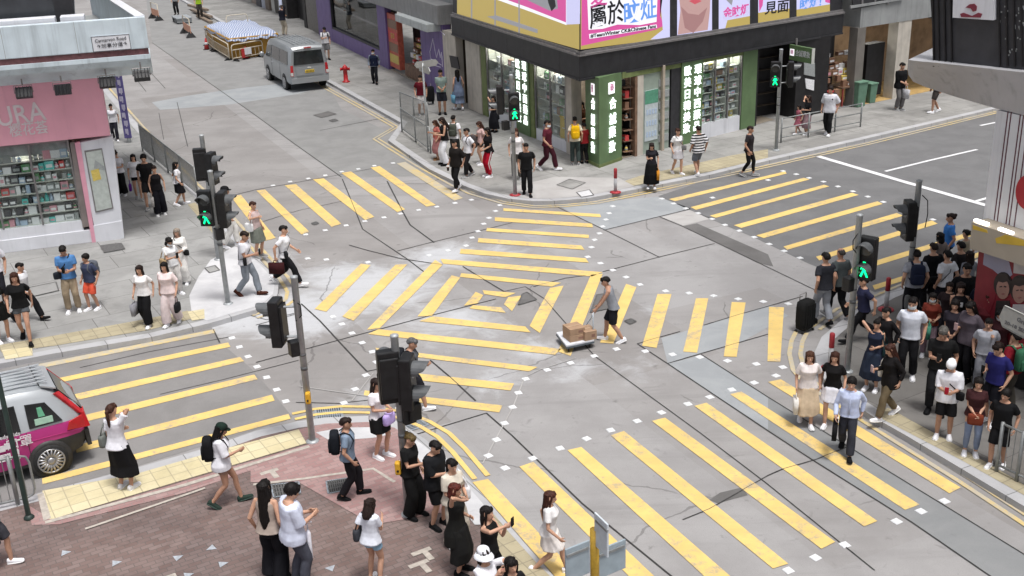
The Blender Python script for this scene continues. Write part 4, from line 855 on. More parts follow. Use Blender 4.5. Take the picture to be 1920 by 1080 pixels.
flood(201, 155, .8, .5, "black floodlight over the pink sign's right end"); flood(266, 142, 1.3, .9, "tilted black floodlight at the balcony's outer corner above the road")
# =========================================================== south-east corner building
FS = Fac(ab(-17.9, -1.75), ab(-34, -1.75)); FS.n = -DB - DA * (-DB).dot(DA); FS.n.normalize()
eb = wempty("corner_store_building", FS.p(4, 0), "corner building with white panelled wall, red circle and lit canopy over the crowd", "building")
WPAN = M("white wall panels", (.64, .65, .68), .55, .05, 2, streak=0.45)
uA0, zA0 = FS.hit(1843, 416); zA1 = zat(FS.p(uA0, zA0), 205)
fb("panel_wall", FS, uA0, uA0 + 9, zA0, zA1 - .02, -.6, 0, WPAN, eb)
GRV = M("dark red grooves", (.10, .03, .045), .6, .1, 4)
r_ = MB()
for x in (1862, 1868, 1885, 1891, 1901): r_.fbox(FS, FS.hit(x, 430)[0] - .012, FS.hit(x, 430)[0] + .012, zA0, zA1, -.01, .006)
r_.build("wall_grooves", GRV, eb)
u, z = FS.hit(1930, 360); d = MB(); rr = abs(FS.hit(1907, 360)[0] - u) * 1.0
c_ = [FS.p(u + rr * math.cos(k * math.pi / 16), z + rr * 1.25 * math.sin(k * math.pi / 16), .0) for k in range(32)]
d.add([p for p in c_] + [p + FS.n * .05 for p in c_], [tuple(range(32, 64))] + [(k, (k + 1) % 32, 32 + (k + 1) % 32, 32 + k) for k in range(32)]); d.build("red_disc", M("sign red", (.36, .02, .03), .45, .08, 3), eb)
fpart("lower_wall", FS, [(1838, 440), (1960, 470), (1960, 740), (1812, 700)], -.6, .0, BLK2, eb)
uq = FS.hit(1955, 600)[0]
fb("lower_wall", FS, uq, uA0 + 9, PV, zA0, -.6, -.01, M("dim arcade wall", (.10, .095, .09), .6, .25, 2), eb)
for k in range(3): fb("shop_window", FS, uq + .5 + k * 2.2, uq + 2.3 + k * 2.2, .6, 2.6, -.02, .03, SLATE, eb)
CAN = M("lit cream canopy", (.40, .35, .28), .5, .12, 1.2); CANY = M("canopy yellow", (.62, .42, .05), .5, .1, 3)
cn = fpart("canopy", FS, [(1822, 416), (1960, 462), (1960, 512), (1818, 466)], -.5, .45, CAN, eb)
fpart("canopy_mark", FS, [(1824, 422), (1850, 431), (1852, 437), (1824, 430)], .45, .456, CANY, cn); fpart("canopy_mark", FS, [(1866, 447), (1885, 440), (1925, 452), (1925, 462), (1868, 456)], .45, .456, CANY, cn)
fb("canopy_run", FS, FS.hit(1958, 480, .45)[0], uA0 + 9, FS.hit(1958, 510, .45)[1], FS.hit(1958, 462, .45)[1], -.5, .448, CAN, eb)
TUBE = M("lit tube", (1, .97, .9), .5, 0, 1, emit=3)
fpart("lamp_tube", FS, [(1826, 411), (1850, 419), (1850, 423), (1826, 415)], .36, .44, TUBE, cn); fpart("lamp_tube", FS, [(1871, 427), (1896, 436), (1896, 440), (1871, 431)], .36, .44, TUBE, cn)
ADR = M("advert red", (.22, .018, .03), .45, .1, 3); ADL = M("advert lilac", (.34, .33, .43), .5, .1, 2); ADS = M("advert skin", (.36, .20, .16), .5, .1, 5); ADH = M("advert hair", (.035, .025, .025), .5, .2, 9); ADW = M("advert white", (.5, .47, .47), .5, .1, 5)
bb = fpart("billboard", FS, [(1838, 447), (1960, 500), (1960, 690), (1818, 640)], .0, .14, ADR, eb)
def ad(px, n, m, nm="advert_picture"): fpart(nm, FS, px, .13, .14 + n * .006, m, bb)
ad([(1847, 455), (1862, 461), (1880, 474), (1892, 492), (1898, 515), (1880, 530), (1862, 506), (1843, 496)], 1, ADL); ad([(1838, 520), (1860, 505), (1872, 515), (1866, 560), (1850, 600), (1830, 600)], 2, ADR); ad([(1902, 470), (1960, 500), (1960, 520), (1900, 512)], 2, ADW)
for cx, cy, s_ in ((1880, 538, 1), (1911, 545, 1.05)):
    circ = lambda rx, ry, dy=0, a0=0, a1=360: [(cx + rx * math.cos(math.radians(a)), cy + dy + ry * math.sin(math.radians(a))) for a in range(a0, a1, 20)]
    ad(circ(17 * s_, 24 * s_, -4), 3, ADH); ad(circ(12 * s_, 19 * s_, 4), 4, ADS); ad([(cx - 13, cy - 12), (cx - 8, cy - 24), (cx + 8, cy - 24), (cx + 13, cy - 12), (cx, cy - 8)], 5, ADH)
    ad([(cx - 6, cy - 1), (cx - 2, cy - 2), (cx - 2, cy), (cx - 6, cy + 1)], 6, ADH, "advert_eye"); ad([(cx + 2, cy - 2), (cx + 6, cy - 1), (cx + 6, cy + 1), (cx + 2, cy)], 6, ADH, "advert_eye"); ad([(cx - 4, cy + 13), (cx, cy + 12), (cx + 4, cy + 13), (cx, cy + 15)], 6, M("advert lip", (.29, .11, .10), .5, .05, 3), "advert_lip")
    ad([(cx - 16, cy + 60), (cx - 12, cy + 26), (cx + 12, cy + 26), (cx + 18, cy + 60)], 3, ADW if cx > 1900 else ADH)
# rounded grey fascia and dark perforated screen
bp_ = [(1702, 122), (1703, 140), (1712, 153), (1735, 163), (1765, 173), (1800, 184), (1835, 194), (1870, 204), (1960, 226)]
tp_ = [(1703, 112), (1708, 113), (1725, 115), (1750, 117), (1785, 121), (1815, 124), (1850, 128), (1885, 132), (1960, 140)]
zb1, zt1 = zA1, zA1 + .85
Bq = [at(x, y, zb1) for x, y in bp_]; Tq = [at(x, y, zt1) for x, y in tp_]
n = len(Bq); inn = [ab(-20, 3, zb1), ab(-20, 3, zt1)]
v = Bq + Tq; f = [(i, i + 1, n + i + 1, n + i) for i in range(n - 1)]
m_ = MB().add(v, f); bk0 = [Vector((*(ab(-34, 1)[:2]), z)) for z in (zb1, zt1)]; bk1 = [Vector((*(ab(-15, 1)[:2]), z)) for z in (zb1, zt1)]
m_.add(Bq + [bk0[0], bk1[0]], [tuple(range(n + 2))[::-1]]); m_.add(Tq + [bk0[1], bk1[1]], [tuple(range(n + 2))])
o = m_.build("rounded_fascia", M("grey fascia", (.45, .45, .47), .6, .06, 2, streak=0.45), eb, smooth=False)
for p in o.data.polygons: p.use_smooth = len(p.vertices) == 4
Gp = [Tq[i] for i in (3, 5, 7, 8)]
FG = Fac(Tq[3] + (Tq[3] - Tq[7]).normalized() * -.1, Tq[7]); FG2 = FG
fpart("dark_screen", FG, [(1742, -40), (1990, -60), (1990, 150), (1752, 118)], -.5, -.25, M("dark perforated panel", (.045, .045, .05), .5, .2, 3), eb)
r_ = MB()
for x in (1746, 1756, 1768, 1780, 1870, 1884, 1898, 1912): fquad(r_, FG, [(x, -40), (x + 2, -40), (x + 5, 125), (x + 3, 125)], -.3, -.2)
r_.build("screen_fins", BLK2, eb)
r_ = MB()
for k in range(26):
    x = random.uniform(1872, 1918); y = random.uniform(5, 108); fquad(r_, FG, [(x, y), (x + 2, y), (x + 2, y + random.choice((3, 3, 8))), (x, y + 3)], -.26, -.235)
r_.build("screen_openings", GM["grey"], eb)
ws = fpart("emblem_sign", FG, [(1788, -40), (1863, -40), (1862, 38), (1786, 33)], -.25, -.12, WHTP, eb)
rd = M("dark red emblem", (.20, .03, .05), .5, .08, 3)
ad2 = lambda px: fpart("emblem", FG, px, -.13, -.10, rd, ws)
ad2([(1810, 14), (1818, 8), (1826, 7), (1831, 12), (1830, 20), (1824, 22), (1820, 16)]); ad2([(1800, 26), (1806, 24), (1822, 30), (1834, 24), (1841, 26), (1838, 33), (1802, 32)])
fb("roof_mass", FS, 2.5, 14, zt1, 32, -8, -1.0, BLK2, eb)
# ================================================================== STREET FURNITURE
POLE = M("galvanised pole", (.37, .39, .40), .45, .18, 8, .25); SIGB = M("signal black", (.012, .012, .013), .42, .3, 8); GOUT = M("dark lens", (.03, .035, .035), .2, .2, 4, spec=.7)
GRN = M("green walking man", (.0, .85, .25), .5, 0, 1, emit=1.6); YBOX = M("yellow push box", (.70, .38, .03), .5, .1, 8); VIS = M("visor edge", (.10, .105, .11), .4, .2, 6)
RED = M("red bollard paint", (.36, .03, .04), .5, .15, 9); BOLG = M("grey bollard band", (.38, .38, .39), .5, .15, 9); RAIL = M("railing grey", (.27, .28, .28), .5, .15, 10, .4)
def yaw(th): return math.radians(th + 180)         # 0 faces the camera, 90 the right of the picture, 180 away
CAMH = Vector((CFW.x, CFW.y, 0)).normalized()
def atplane(px, py, Pp):
    d = ray(px, py); o = Vector((0, 0, CH)); t = (Vector(Pp) - o).dot(CAMH) / d.dot(CAMH); return o + d * t
def fig_walk(s=1):                           # little walking man drawn as polygons in x,z
    L = [[(-.02, .10), (.03, .10), (.03, .15), (-.02, .15)], [(-.035, .085), (.035, .085), (.03, -.02), (-.03, -.02)], [(.03, .08), (.075, .0), (.055, -.01), (.02, .05)], [(-.03, .08), (-.075, .02), (-.06, .0), (-.02, .04)],
         [(-.03, -.02), (.01, -.02), (-.05, -.14), (-.085, -.13)], [(-.005, -.02), (.03, -.02), (.075, -.13), (.04, -.145)]]
    return [[(x * s, z * s) for x, z in q] for q in L]
def head(root, C, th, lit=False, h=.92, w=.36):
    """two aspect pedestrian signal head; local +Y is the side it shows"""
    R_ = Matrix.Rotation(yaw(th), 3, 'Z'); C = Vector(C) - root.location
    T = lambda x, y, z: C + R_ @ Vector((x, y, z))
    def bx(mb, x0, x1, y0, y1, z0, z1): return mb.hexa([T(x, y, z) for z in (z0, z1) for x, y in ((x0, y0), (x1, y0), (x1, y1), (x0, y1))])
    m_ = MB(); bx(m_, -w / 2, w / 2, -.11, .09, -h / 2, h / 2); hs_ = m_.build("signal_head", SIGB, root, bevel=.025)
    m_ = MB(); bx(m_, -w / 2 + .02, w / 2 - .02, -.16, -.105, -h / 2 + .1, h / 2 - .1); m_.build("back_cover", SIGB, hs_, bevel=.02)
    for k, cz in enumerate((h * .24, -h * .24)):
        on = lit and k == 1
        b_ = MB(); n = 16; rr = w * .40
        b_.add([T(rr * math.cos(a * math.pi / 8), .093, cz + rr * math.sin(a * math.pi / 8)) for a in range(n)] + [T(0, .1, cz)], [((i + 1) % n, i, n) for i in range(n)]); b_.build("lens", GOUT, hs_)
        if on:
            g_ = MB()
            for q in fig_walk(1.15): g_.add([T(x, .112, cz + z) for x, z in q], [(0, 1, 2, 3)])
            g_.build("walking_man", GRN, hs_)
        v = MB(); n = 12; L_ = .27; vs = []
        for j_ in range(n + 1):
            a = math.radians(-20 + 220 * j_ / n); l = L_ * (.55 + .45 * max(0, math.sin(a)) ** .6) if math.sin(a) > 0 else L_ * .4
            for rad, yy in ((rr * 1.08, .09), (rr * 1.06, .09 + l), (rr * .98, .09 + l), (rr * 1.0, .09)): vs.append(T(rad * math.cos(a), yy, cz + rad * math.sin(a)))
        v.add(vs, [(4 * i + k2, 4 * i + (k2 + 1) % 4, 4 * i + 4 + (k2 + 1) % 4, 4 * i + 4 + k2) for i in range(n) for k2 in range(4)]); v.build("visor", VIS, hs_)
    return hs_
def signal(label, top, base, heads, boxes=(), button=None, cable=None, z=PV):
    B = at(*base, z); zt_ = zat(B, top[1]); root = empty("traffic_signal", B, 0, label, "traffic light", "signal poles around the junction"); H = zt_ - z
    m_ = MB(); m_.lathe((0, 0, 0), [(.065, 0), (.065, H - .04), (.072, H - .03), (.072, H), (.03, H + .015)], 14); m_.build("pole", POLE, root, True)
    m_ = MB(); m_.lathe((0, 0, 0), [(.13, -.01), (.13, .02), (.085, .05)], 14); m_.build("base_collar", POLE, root, True)
    m_ = MB(); m_.lathe((0, 0, H * .45), [(.069, 0), (.069, .07)], 14); m_.lathe((0, 0, H * .45 + .3), [(.069, 0), (.069, .03)], 14); m_.build("clamp_band", VIS, root, True)
    for hx, hy, th, lit in heads:
        C = atplane(hx, hy, B); hd = head(root, C, th, lit)
        for dz in (.3, -.3):
            zz = C.z + dz - B.z
            if zz < H: m_ = MB(); m_.tube([(0, 0, zz), (C.x - B.x, C.y - B.y, zz)], .022, 6); m_.build("bracket", POLE, root)
    for bx_, by_ in boxes:
        C = atplane(bx_, by_, B) - B; m_ = MB(); m_.box(C, (.22, .2, .30), TB); m_.build("sounder_box", SIGB, root, bevel=.02)
        m_ = MB(); m_.tube([(0, 0, C.z), (C.x, C.y, C.z)], .02, 6); m_.build("bracket", POLE, root)
    if button:
        C = atplane(*button, B) - B; m_ = MB(); m_.box(C + Vector((0, -.09, 0)), (.10, .12, .24)); bt = m_.build("push_button_box", YBOX, root, bevel=.03)
        m_ = MB(); m_.lathe(C + Vector((0, -.155, -.03)), [(.02, -.01), (.02, .01)], 8, 0, 'y'); m_.build("button", SIGB, bt)
    if cable:
        m_ = MB(); P_ = [atplane(x, y, B) - B + Vector((0, -.05, 0)) for x, y in cable]; m_.tube(P_, .012, 6); m_.build("cable_loop", SIGB, root, True)
    return root
signal("back pole of the pair by the railing, heads turned to the upper street", (377, 253), (410, 487), [(377, 308, 190, False), (398, 316, 75, False)])
signal("front pole of the pair left of centre, showing a green man", (399, 320), (428, 570), [(387, 390, 350, True), (420, 392, 85, False)], [(411, 438)], cable=None)
signal("tall grey pole with yellow button above the drain grating, signal turned left", (545, 518), (586, 828), [(519, 604, 262, False)], [(553, 652)], (579, 742), [(550, 560), (564, 570), (566, 590), (556, 600)])
signal("near pole with two big black signal backs beside the woman with the lilac bag", (737, 628), (766, 965), [(729, 705, 195, False), (766, 716, 80, False)], [(765, 776), (775, 770)], (747, 872), [(715, 680), (708, 700), (712, 720), (722, 735)])
signal("grey pole among the waiting crowd with visors turned left", (1726, 338), (1697, 603), [(1703, 413, 272, False)], (), None, [(1728, 365), (1738, 375), (1738, 400), (1733, 425)])
signal("front pole of the right kerb showing a green man above the woman in navy", (1620, 402), (1588, 697), [(1626, 484, 318, True)], [(1592, 532)], None, [(1608, 435), (1598, 450), (1598, 465), (1606, 475)])
signal("pole at the rounded kerb below the pharmacy showing a green man", (953, 140), (966, 366), [(936, 187, 275, False), (964, 200, 5, True)], [(948, 235)])
signal("pole at the start of the three rail fence showing a green man", (1468, 92), (1455, 282), [(1454, 139, 345, True), (1483, 139, 80, False)])
# ---- bollards
def bollard(px, py, label):
    e = empty("bollard", at(px, py, PV), 0, label, "bollard", "red and grey bollards on the kerbs")
    m_ = MB(); m_.lathe((0, 0, 0), [(.055, .03), (.055, .50)], 12); m_.build("post", BOLG, e, True); m_ = MB(); m_.lathe((0, 0, 0), [(.058, .50), (.058, .80), (.045, .83), (.02, .84)], 12); m_.build("red_top", RED, e, True)
    m_ = MB(); m_.lathe((0, 0, 0), [(.19, .0), (.19, .025), (.12, .045), (.07, .05)], 14); m_.build("base_plate", RED, e, True)
bollard(966, 366, "red topped bollard against the signal pole below the pharmacy"); bollard(1154, 361, "red topped bollard alone near the pharmacy's green column"); bollard(1661, 581, "red topped bollard right of the green man pole, behind the walkers"); bollard(1556, 691, "red topped bollard between the long haired women and the curved kerb")
# ---- railings
def railing(label, A, B_, h=1.0, bars=.13, nposts=3, rails=(1.0, .15), z=PV, r=.022, group="grey guard rails along the kerbs"):
    A, B_ = at(*A, z), at(*B_, z); e = empty("guard_railing", A, math.atan2(B_.y - A.y, B_.x - A.x), label, "railing", group); L = (B_ - A).length
    for i in range(nposts):
        m_ = MB(); m_.tube([(L * i / (nposts - 1), 0, -.02), (L * i / (nposts - 1), 0, h + .03)], r * 1.5, 8); m_.build("post", RAIL, e, True)
    for f in rails:
        m_ = MB(); m_.tube([(0, 0, h * f), (L, 0, h * f)], r, 8); m_.build("rail", RAIL, e, True)
    if bars:
        m_ = MB(); n = int(L / bars)
        for i in range(1, n): m_.tube([(L * i / n, 0, h * min(rails)), (L * i / n, 0, h * max(rails))], .009, 5)
        m_.build("bar_infill", RAIL, e)
railing("barred railing at the kerb build out beside the street name post", (754, 247), (808, 288), 1.0, .12); railing("second barred railing further back behind the street name post", (752, 214), (803, 236), 1.0, .12)
railing("three rail fence beneath the hanging green sign", (1464, 268), (1613, 238), .95, 0, 4, (1.0, .6, .22)); railing("long dense railing along the upper street by the pink shop", (268, 284), (372, 372), 1.1, .09, 5)
railing("barred railing at the bottom right beside the boy in black", (1868, 884), (1945, 922), .95, .12, 3)
# rounded railing panel bottom left
A, B_ = at(-60, 968, PV), at(70, 938, PV); e = empty("guard_railing", A, math.atan2(B_.y - A.y, B_.x - A.x), "round cornered railing panel in front of the pink taxi", "railing", "grey guard rails along the kerbs"); L = (B_ - A).length
m_ = MB(); m_.tube([(0, 0, .1), (L - .15, 0, .1), (L - .04, 0, .14), (L, 0, .25), (L, 0, .78), (L - .04, 0, .9), (L - .15, 0, .94), (0, 0, .94)], .022, 8); m_.build("frame", RAIL, e, True)
m_ = MB()
for i in range(1, 8): m_.tube([(L * i / 8, 0, .1), (L * i / 8, 0, .94)], .009, 5)
m_.build("bar_infill", RAIL, e)
for x in (.35, .72): m_ = MB(); m_.tube([(L * x, 0, -.02), (L * x, 0, .98)], .035, 8); m_.build("post", RAIL, e, True)
DGRN = M("dark green post", (.02, .035, .03), .5, .2, 8)
P_ = at(55, 972, PV); o = MB(); o.lathe((0, 0, 0), [(.05, -.01), (.045, .1), (.042, 4.6), (.02, 4.62)], 12); o = o.build("sign_post", DGRN, None, True, loc=P_); tag(o, "thin dark green post rising in front of the pink taxi", "post")
m_ = MB(); m_.lathe((0, 0, 0), [(.09, -.01), (.09, .03), (.05, .08)], 12); m_.build("foot", DGRN, o, True)
# ---- street name posts
PLT = M("street plate", (.40, .40, .38), .5, .1, 8); PLB = M("street plate shade", (.33, .33, .32), .5, .1, 8)
P_ = at(803, 284, PV); e = empty("street_name_post", P_, 0, "slim post with two crossed arrow street plates near the purple panel", "street sign"); H = zat(P_, 118) - PV
m_ = MB(); m_.tube([(0, 0, 0), (0, 0, H)], .04, 10); m_.build("post", POLE, e, True)
def arrow_plate(e, ang, z, L=.95, h=.26, x0=-.35, mat=PLT):
    d = Vector((math.cos(ang), math.sin(ang), 0)); n_ = Vector((-d.y, d.x, 0)) * .015; q = [(x0, -h / 2), (x0 + L, -h / 2), (x0 + L + .12, 0), (x0 + L, h / 2), (x0, h / 2), (x0 - .10, 0)]
    v = [d * a + Vector((0, 0, z + b)) - n_ for a, b in q] + [d * a + Vector((0, 0, z + b)) + n_ for a, b in q]; k = len(q)
    o = MB().add(v, [tuple(range(k)), tuple(range(k, 2 * k))[::-1]] + [(i, k + i, k + (i + 1) % k, (i + 1) % k) for i in range(k)]).build("name_plate", mat, e)
    fr = MB(); fr.tube([d * a + Vector((0, 0, z + b)) for a, b in q + q[:1]], .012, 5); fr.build("plate_rim", RAIL, o); return o
arrow_plate(e, TA + math.pi, H - .22); arrow_plate(e, TB, H - .05, .8, .24, -.25, PLB)
INKG = M("faded ink", (.14, .14, .15), .6, .1, 4); P0 = at(1873, 594, 2.35); FN = Fac(P0, P0 - DA * 2); FN.n = FS.n
P_ = FN.p(.95, 0); e = wempty("street_name_post", (P_.x, P_.y, PV), "pointed street plate reading Gr beside the billboard faces", "street sign")
pq = [(1873, 594), (1883, 573), (1965, 612), (1965, 660), (1879, 613)]; npl = fpart("name_plate", FN, pq, -.02, .02, PLT, e)
fpart("plate_rim", FN, [(1883, 573), (1965, 612), (1965, 615), (1883, 576)], .02, .03, RAIL, npl); fpart("plate_rim", FN, [(1879, 613), (1965, 660), (1965, 657), (1879, 610)], .02, .03, RAIL, npl)
ftext(FN, npl, "Granville Road", (1907, 598), (1972, 632), .12, INKG, .025, .003, tall=.95); ftext(FN, npl, "20-18 加連威老道", (1884, 603), (1960, 640), .1, INKG, .025, .003, tall=.9)
MB().tube([FN.p(1.4, PV), FN.p(1.4, 2.3)], .04, 10).build("post", POLE, e, True)
# yellow post with grey plates at the bottom edge
YPOST = M("ochre post", (.42, .26, .03), .55, .2, 9); GPL = M("blue grey plate", (.30, .36, .40), .45, .12, 5); PPL = M("pale notice", (.55, .60, .64), .5, .08, 9)
P_ = at(1116, 1150, PV); e = empty("notice_post", P_, 0, "ochre post with grey back plates at the photograph's bottom edge", "sign post"); H = zat(P_, 992) - PV
m_ = MB(); m_.tube([(0, 0, 0), (0, 0, H)], .065, 12); m_.build("post", YPOST, e, True)
for ang, z, L, hh, m2, off in ((TB, H - .42, .42, .55, GPL, -.30), (TB, H - .62, .5, .5, GPL, .30), (TA, H + .02, .36, .55, PPL, -.2)):
    d = Vector((math.cos(ang), math.sin(ang), 0)); m_ = MB(); m_.box(d * off + Vector((0, 0, z)), (L, .03, hh), ang); k = m_.build("back_plate", m2, e, bevel=.01)
    r_ = MB(); r_.box(d * off + Vector((0, -.02, z + hh * .3)), (L * .9, .03, .04), ang); r_.build("plate_rib", RAIL, k)
# ---- hydrant, yellow cabinet, banner pole
P_ = at(649, 154, PV); e = empty("fire_hydrant", P_, 0, "red fire hydrant on pavement beside the silver van", "hydrant"); HR = M("hydrant red", (.42, .02, .025), .4, .12, 9)
m_ = MB(); m_.lathe((0, 0, 0), [(.2, -.01), (.2, .05), (.12, .08), (.11, .62), (.15, .66), (.15, .74), (.12, .82), (.05, .88), (.03, .92)], 14); m_.build("barrel", HR, e, True)
for s_ in (-1, 1): m_ = MB(); m_.lathe((0, 0, .68), [(.07, s_ * .08), (.07, s_ * .2), (.085, s_ * .2), (.085, s_ * .25)], 12, 0, 'x'); m_.build("outlet", HR, e, True)
P_ = at(1062, 279, PV); e = empty("yellow_cabinet", P_, TB, "slim yellow street cabinet beside the yellow backpack", "cabinet"); YC = M("cabinet yellow", (.62, .42, .04), .5, .1, 6)
m_ = MB(); m_.box((0, 0, .62), (.36, .3, 1.24)); b_ = m_.build("cabinet_body", YC, e, bevel=.02); m_ = MB(); m_.box((0, 0, 1.27), (.4, .34, .06)); m_.build("cabinet_lid", YC, e, bevel=.015); m_ = MB(); m_.box((0, -.155, .6), (.28, .012, .9)); m_.build("cabinet_door", YC, e)
P_ = at(243, 267, PV); e = empty("banner_pole", P_, 0, "lamp pole wrapped in a purple banner beside the pink shop", "pole"); m_ = MB(); m_.lathe((0, 0, 0), [(.09, -.01), (.08, .1), (.06, 5.5), (.03, 5.52)], 12); m_.build("pole", POLE, e, True)
PB = M("banner purple", (.10, .085, .24), .6, .15, 7); m_ = MB(); m_.box((0, -.07, 1.75), (.30, .03, 3.1), .12); bn = m_.build("banner", PB, e, bevel=.01)
for k in range(8):
    m_ = MB(); m_.box((-.02 + .03 * (k % 2), -.092, .5 + k * .34), (.15, .012, .2), .12 + .2 * (k % 3 - 1)); m_.box((.02, -.094, .46 + k * .34), (.05, .012, .24), .12); m_.build("banner_print", M("banner print", (.42, .40, .52), .6, .15, 9), bn)
# green bins
def bin_(px, py, s_, label):
    e = empty("green_bin", at(px, py, PV), TB, label, "bin", "green bins outside the goods shop"); G_ = M("bin green", (.13, .24, .17), .55, .12, 4)
    m_ = MB(); m_.hexa([(x * s_ * f, y * s_ * f, z * s_) for z, f in ((0, .8), (1.1, 1)) for x, y in ((-.3, -.3), (.3, -.3), (.3, .3), (-.3, .3))]); m_.build("bin_body", G_, e, bevel=.03); m_ = MB(); m_.box((0, 0, 1.13 * s_), (.66 * s_, .66 * s_, .07)); m_.build("lid", G_, e, bevel=.02)
    for x in (-.22, .22): m_ = MB(); m_.lathe((x * s_, .3 * s_, .08), [(.08, -.03), (.08, .03)], 10, 0, 'x'); m_.build("wheel", SIGB, e)
bin_(1607, 199, .95, "larger pale green wheeled bin below the goods table"); bin_(1630, 192, .75, "smaller green bin right of the larger one")
# ================================================================== VEHICLES
TYRE = M("tyre rubber", (.02, .02, .02), .8, .2, 20); RIM = M("alloy rim", (.42, .42, .43), .35, .1, 8, .6); CGL = M("car glass", (.018, .021, .022), .08, .2, 3, spec=.9); TAIL = M("red tail lamp", (.45, .015, .02), .25, .15, 6, spec=.7); SILVER = M("silver car paint", (.44, .465, .485), .35, .05, 2, .35, spec=.6); CHR = M("white lamp", (.6, .6, .58), .3, .1, 6)
def wheel(root, x, y, side, r=.32, spokes=10):
    m_ = MB(); m_.lathe((x, y, r), [(r * .62, -.10), (r * .93, -.11), (r, -.08), (r, .08), (r * .93, .11), (r * .62, .10)], 24, 0, 'y'); w = m_.build("wheel", TYRE, root, True)
    m_ = MB(); k = side * .108; m_.lathe((x, y, r), [(r * .76, k - .01 * side), (r * .79, k + .012 * side), (r * .71, k + .012 * side), (r * .68, k - .05 * side)], 24, 0, 'y')
    for i in range(spokes):
        a = 2 * math.pi * i / spokes; c, s_ = math.cos(a), math.sin(a); q = []
        for yy in (k - .02 * side, k + .012 * side):
            for rr, tt in ((.06, -.022), (r * .73, -.013), (r * .73, .013), (.06, .022)): q.append((x + c * rr - s_ * tt, y + yy, r + s_ * rr + c * tt))
        m_.hexa(q)
    m_.lathe((x, y, r), [(.07, k - .02 * side), (.07, k + .02 * side), (.03, k + .028 * side)], 12, 0, 'y'); m_.build("rim", RIM, w, True)
    m_ = MB(); m_.lathe((x, y, r), [(r * .55, k - .06 * side), (r * .2, k - .055 * side)], 20, 0, 'y'); m_.build("brake_disc", SIGB, w)
def car_body(st, mat_of=None):
    """stations: x, half width, sill z, belt z, roof z, roof half width, cabin half width at window top"""
    rings = []
    for x, w, zs, zb_, zr, wr, wt in st:
        h = [(w - .06, zs), (w, zs + .10), (w, .70), (w, zb_ - .05), (w - .02, zb_), (wt, zr - .14), (wr, zr - .03), (wr * .55, zr), (0, zr + .01)]
        rings.append([(x, y, z) for y, z in h] + [(x, -y, z) for y, z in h[::-1][1:]])
    n = len(rings[0]); m_ = MB()
    m_.add([p for r in rings for p in r], [(i * n + k, (i + 1) * n + k, (i + 1) * n + k + 1, i * n + k + 1) for i in range(len(rings) - 1) for k in range(n - 1)])
    for idx in (0, len(rings) - 1): m_.add(rings[idx], [tuple(range(n)) if idx == 0 else tuple(range(n))[::-1]])
    m_.add([r[0] for r in rings] + [r[-1] for r in rings], [(i, len(rings) + i, len(rings) + i + 1, i + 1) for i in range(len(rings) - 1)])
    return m_
# --- silver van, its back to the camera
vc = at(584, 170); van = empty("silver_van", vc, TA, "silver minivan parked at the kerb with its back to the junction", "van"); VS = M('silver van paint', (.36, .38, .395), .3, .06, 2, .4, spec=.6); van.scale = (1.19, 1.2, 1.17)
st = [(0, .80, .40, 1.08, 1.84, .62, .70), (.10, .86, .34, 1.08, 1.93, .68, .75), (.6, .87, .32, 1.08, 1.98, .70, .76), (2.2, .87, .30, 1.08, 1.99, .70, .76), (3.4, .87, .30, 1.07, 1.96, .69, .75), (4.0, .86, .31, 1.05, 1.80, .64, .70), (4.55, .83, .33, 1.02, 1.28, .62, .68), (4.85, .74, .38, .86, .98, .5, .6)]
body = car_body(st).build("body", VS, van, True); body.modifiers.new('e', 'EDGE_SPLIT').split_angle = math.radians(32)
def pan(name, pts_, mat, par, th=.015, nrm=None):
    v = [Vector(p) for p in pts_]; n_ = nrm if nrm else (v[1] - v[0]).cross(v[2] - v[0]).normalized(); n_ = Vector(n_); k = len(v)
    return MB().add([p - n_ * .01 for p in v] + [p + n_ * th for p in v], [tuple(range(k))[::-1], tuple(range(k, 2 * k))] + [(i, (i + 1) % k, k + (i + 1) % k, k + i) for i in range(k)]).build(name, mat, par, bevel=.006)
pan("rear_window", [(-.005, .66, 1.16), (-.005, -.66, 1.16), (.01, -.60, 1.74), (.01, .60, 1.74)], CGL, van, .02, (-1, 0, 0))
pan("tailgate_panel", [(-.015, .58, .70), (-.015, -.58, .70), (-.015, -.60, 1.06), (-.015, .60, 1.06)], VS, van, .012, (-1, 0, 0))
pl_ = pan("number_plate", [(-.03, .2, .80), (-.03, -.2, .80), (-.03, -.2, .93), (-.03, .2, .93)], M("yellow plate", (.70, .48, .03), .5, .08, 9), van, .015, (-1, 0, 0))
for k in range(6): m_ = MB(); m_.box((-.05, .15 - k * .06, .865), (.006, .032, .07)); m_.build("plate_character", INK, pl_)
pan("rear_bumper", [(-.03, .80, .38), (-.03, -.80, .38), (-.03, -.82, .62), (-.03, .82, .62)], VS, van, .06, (-1, 0, 0))
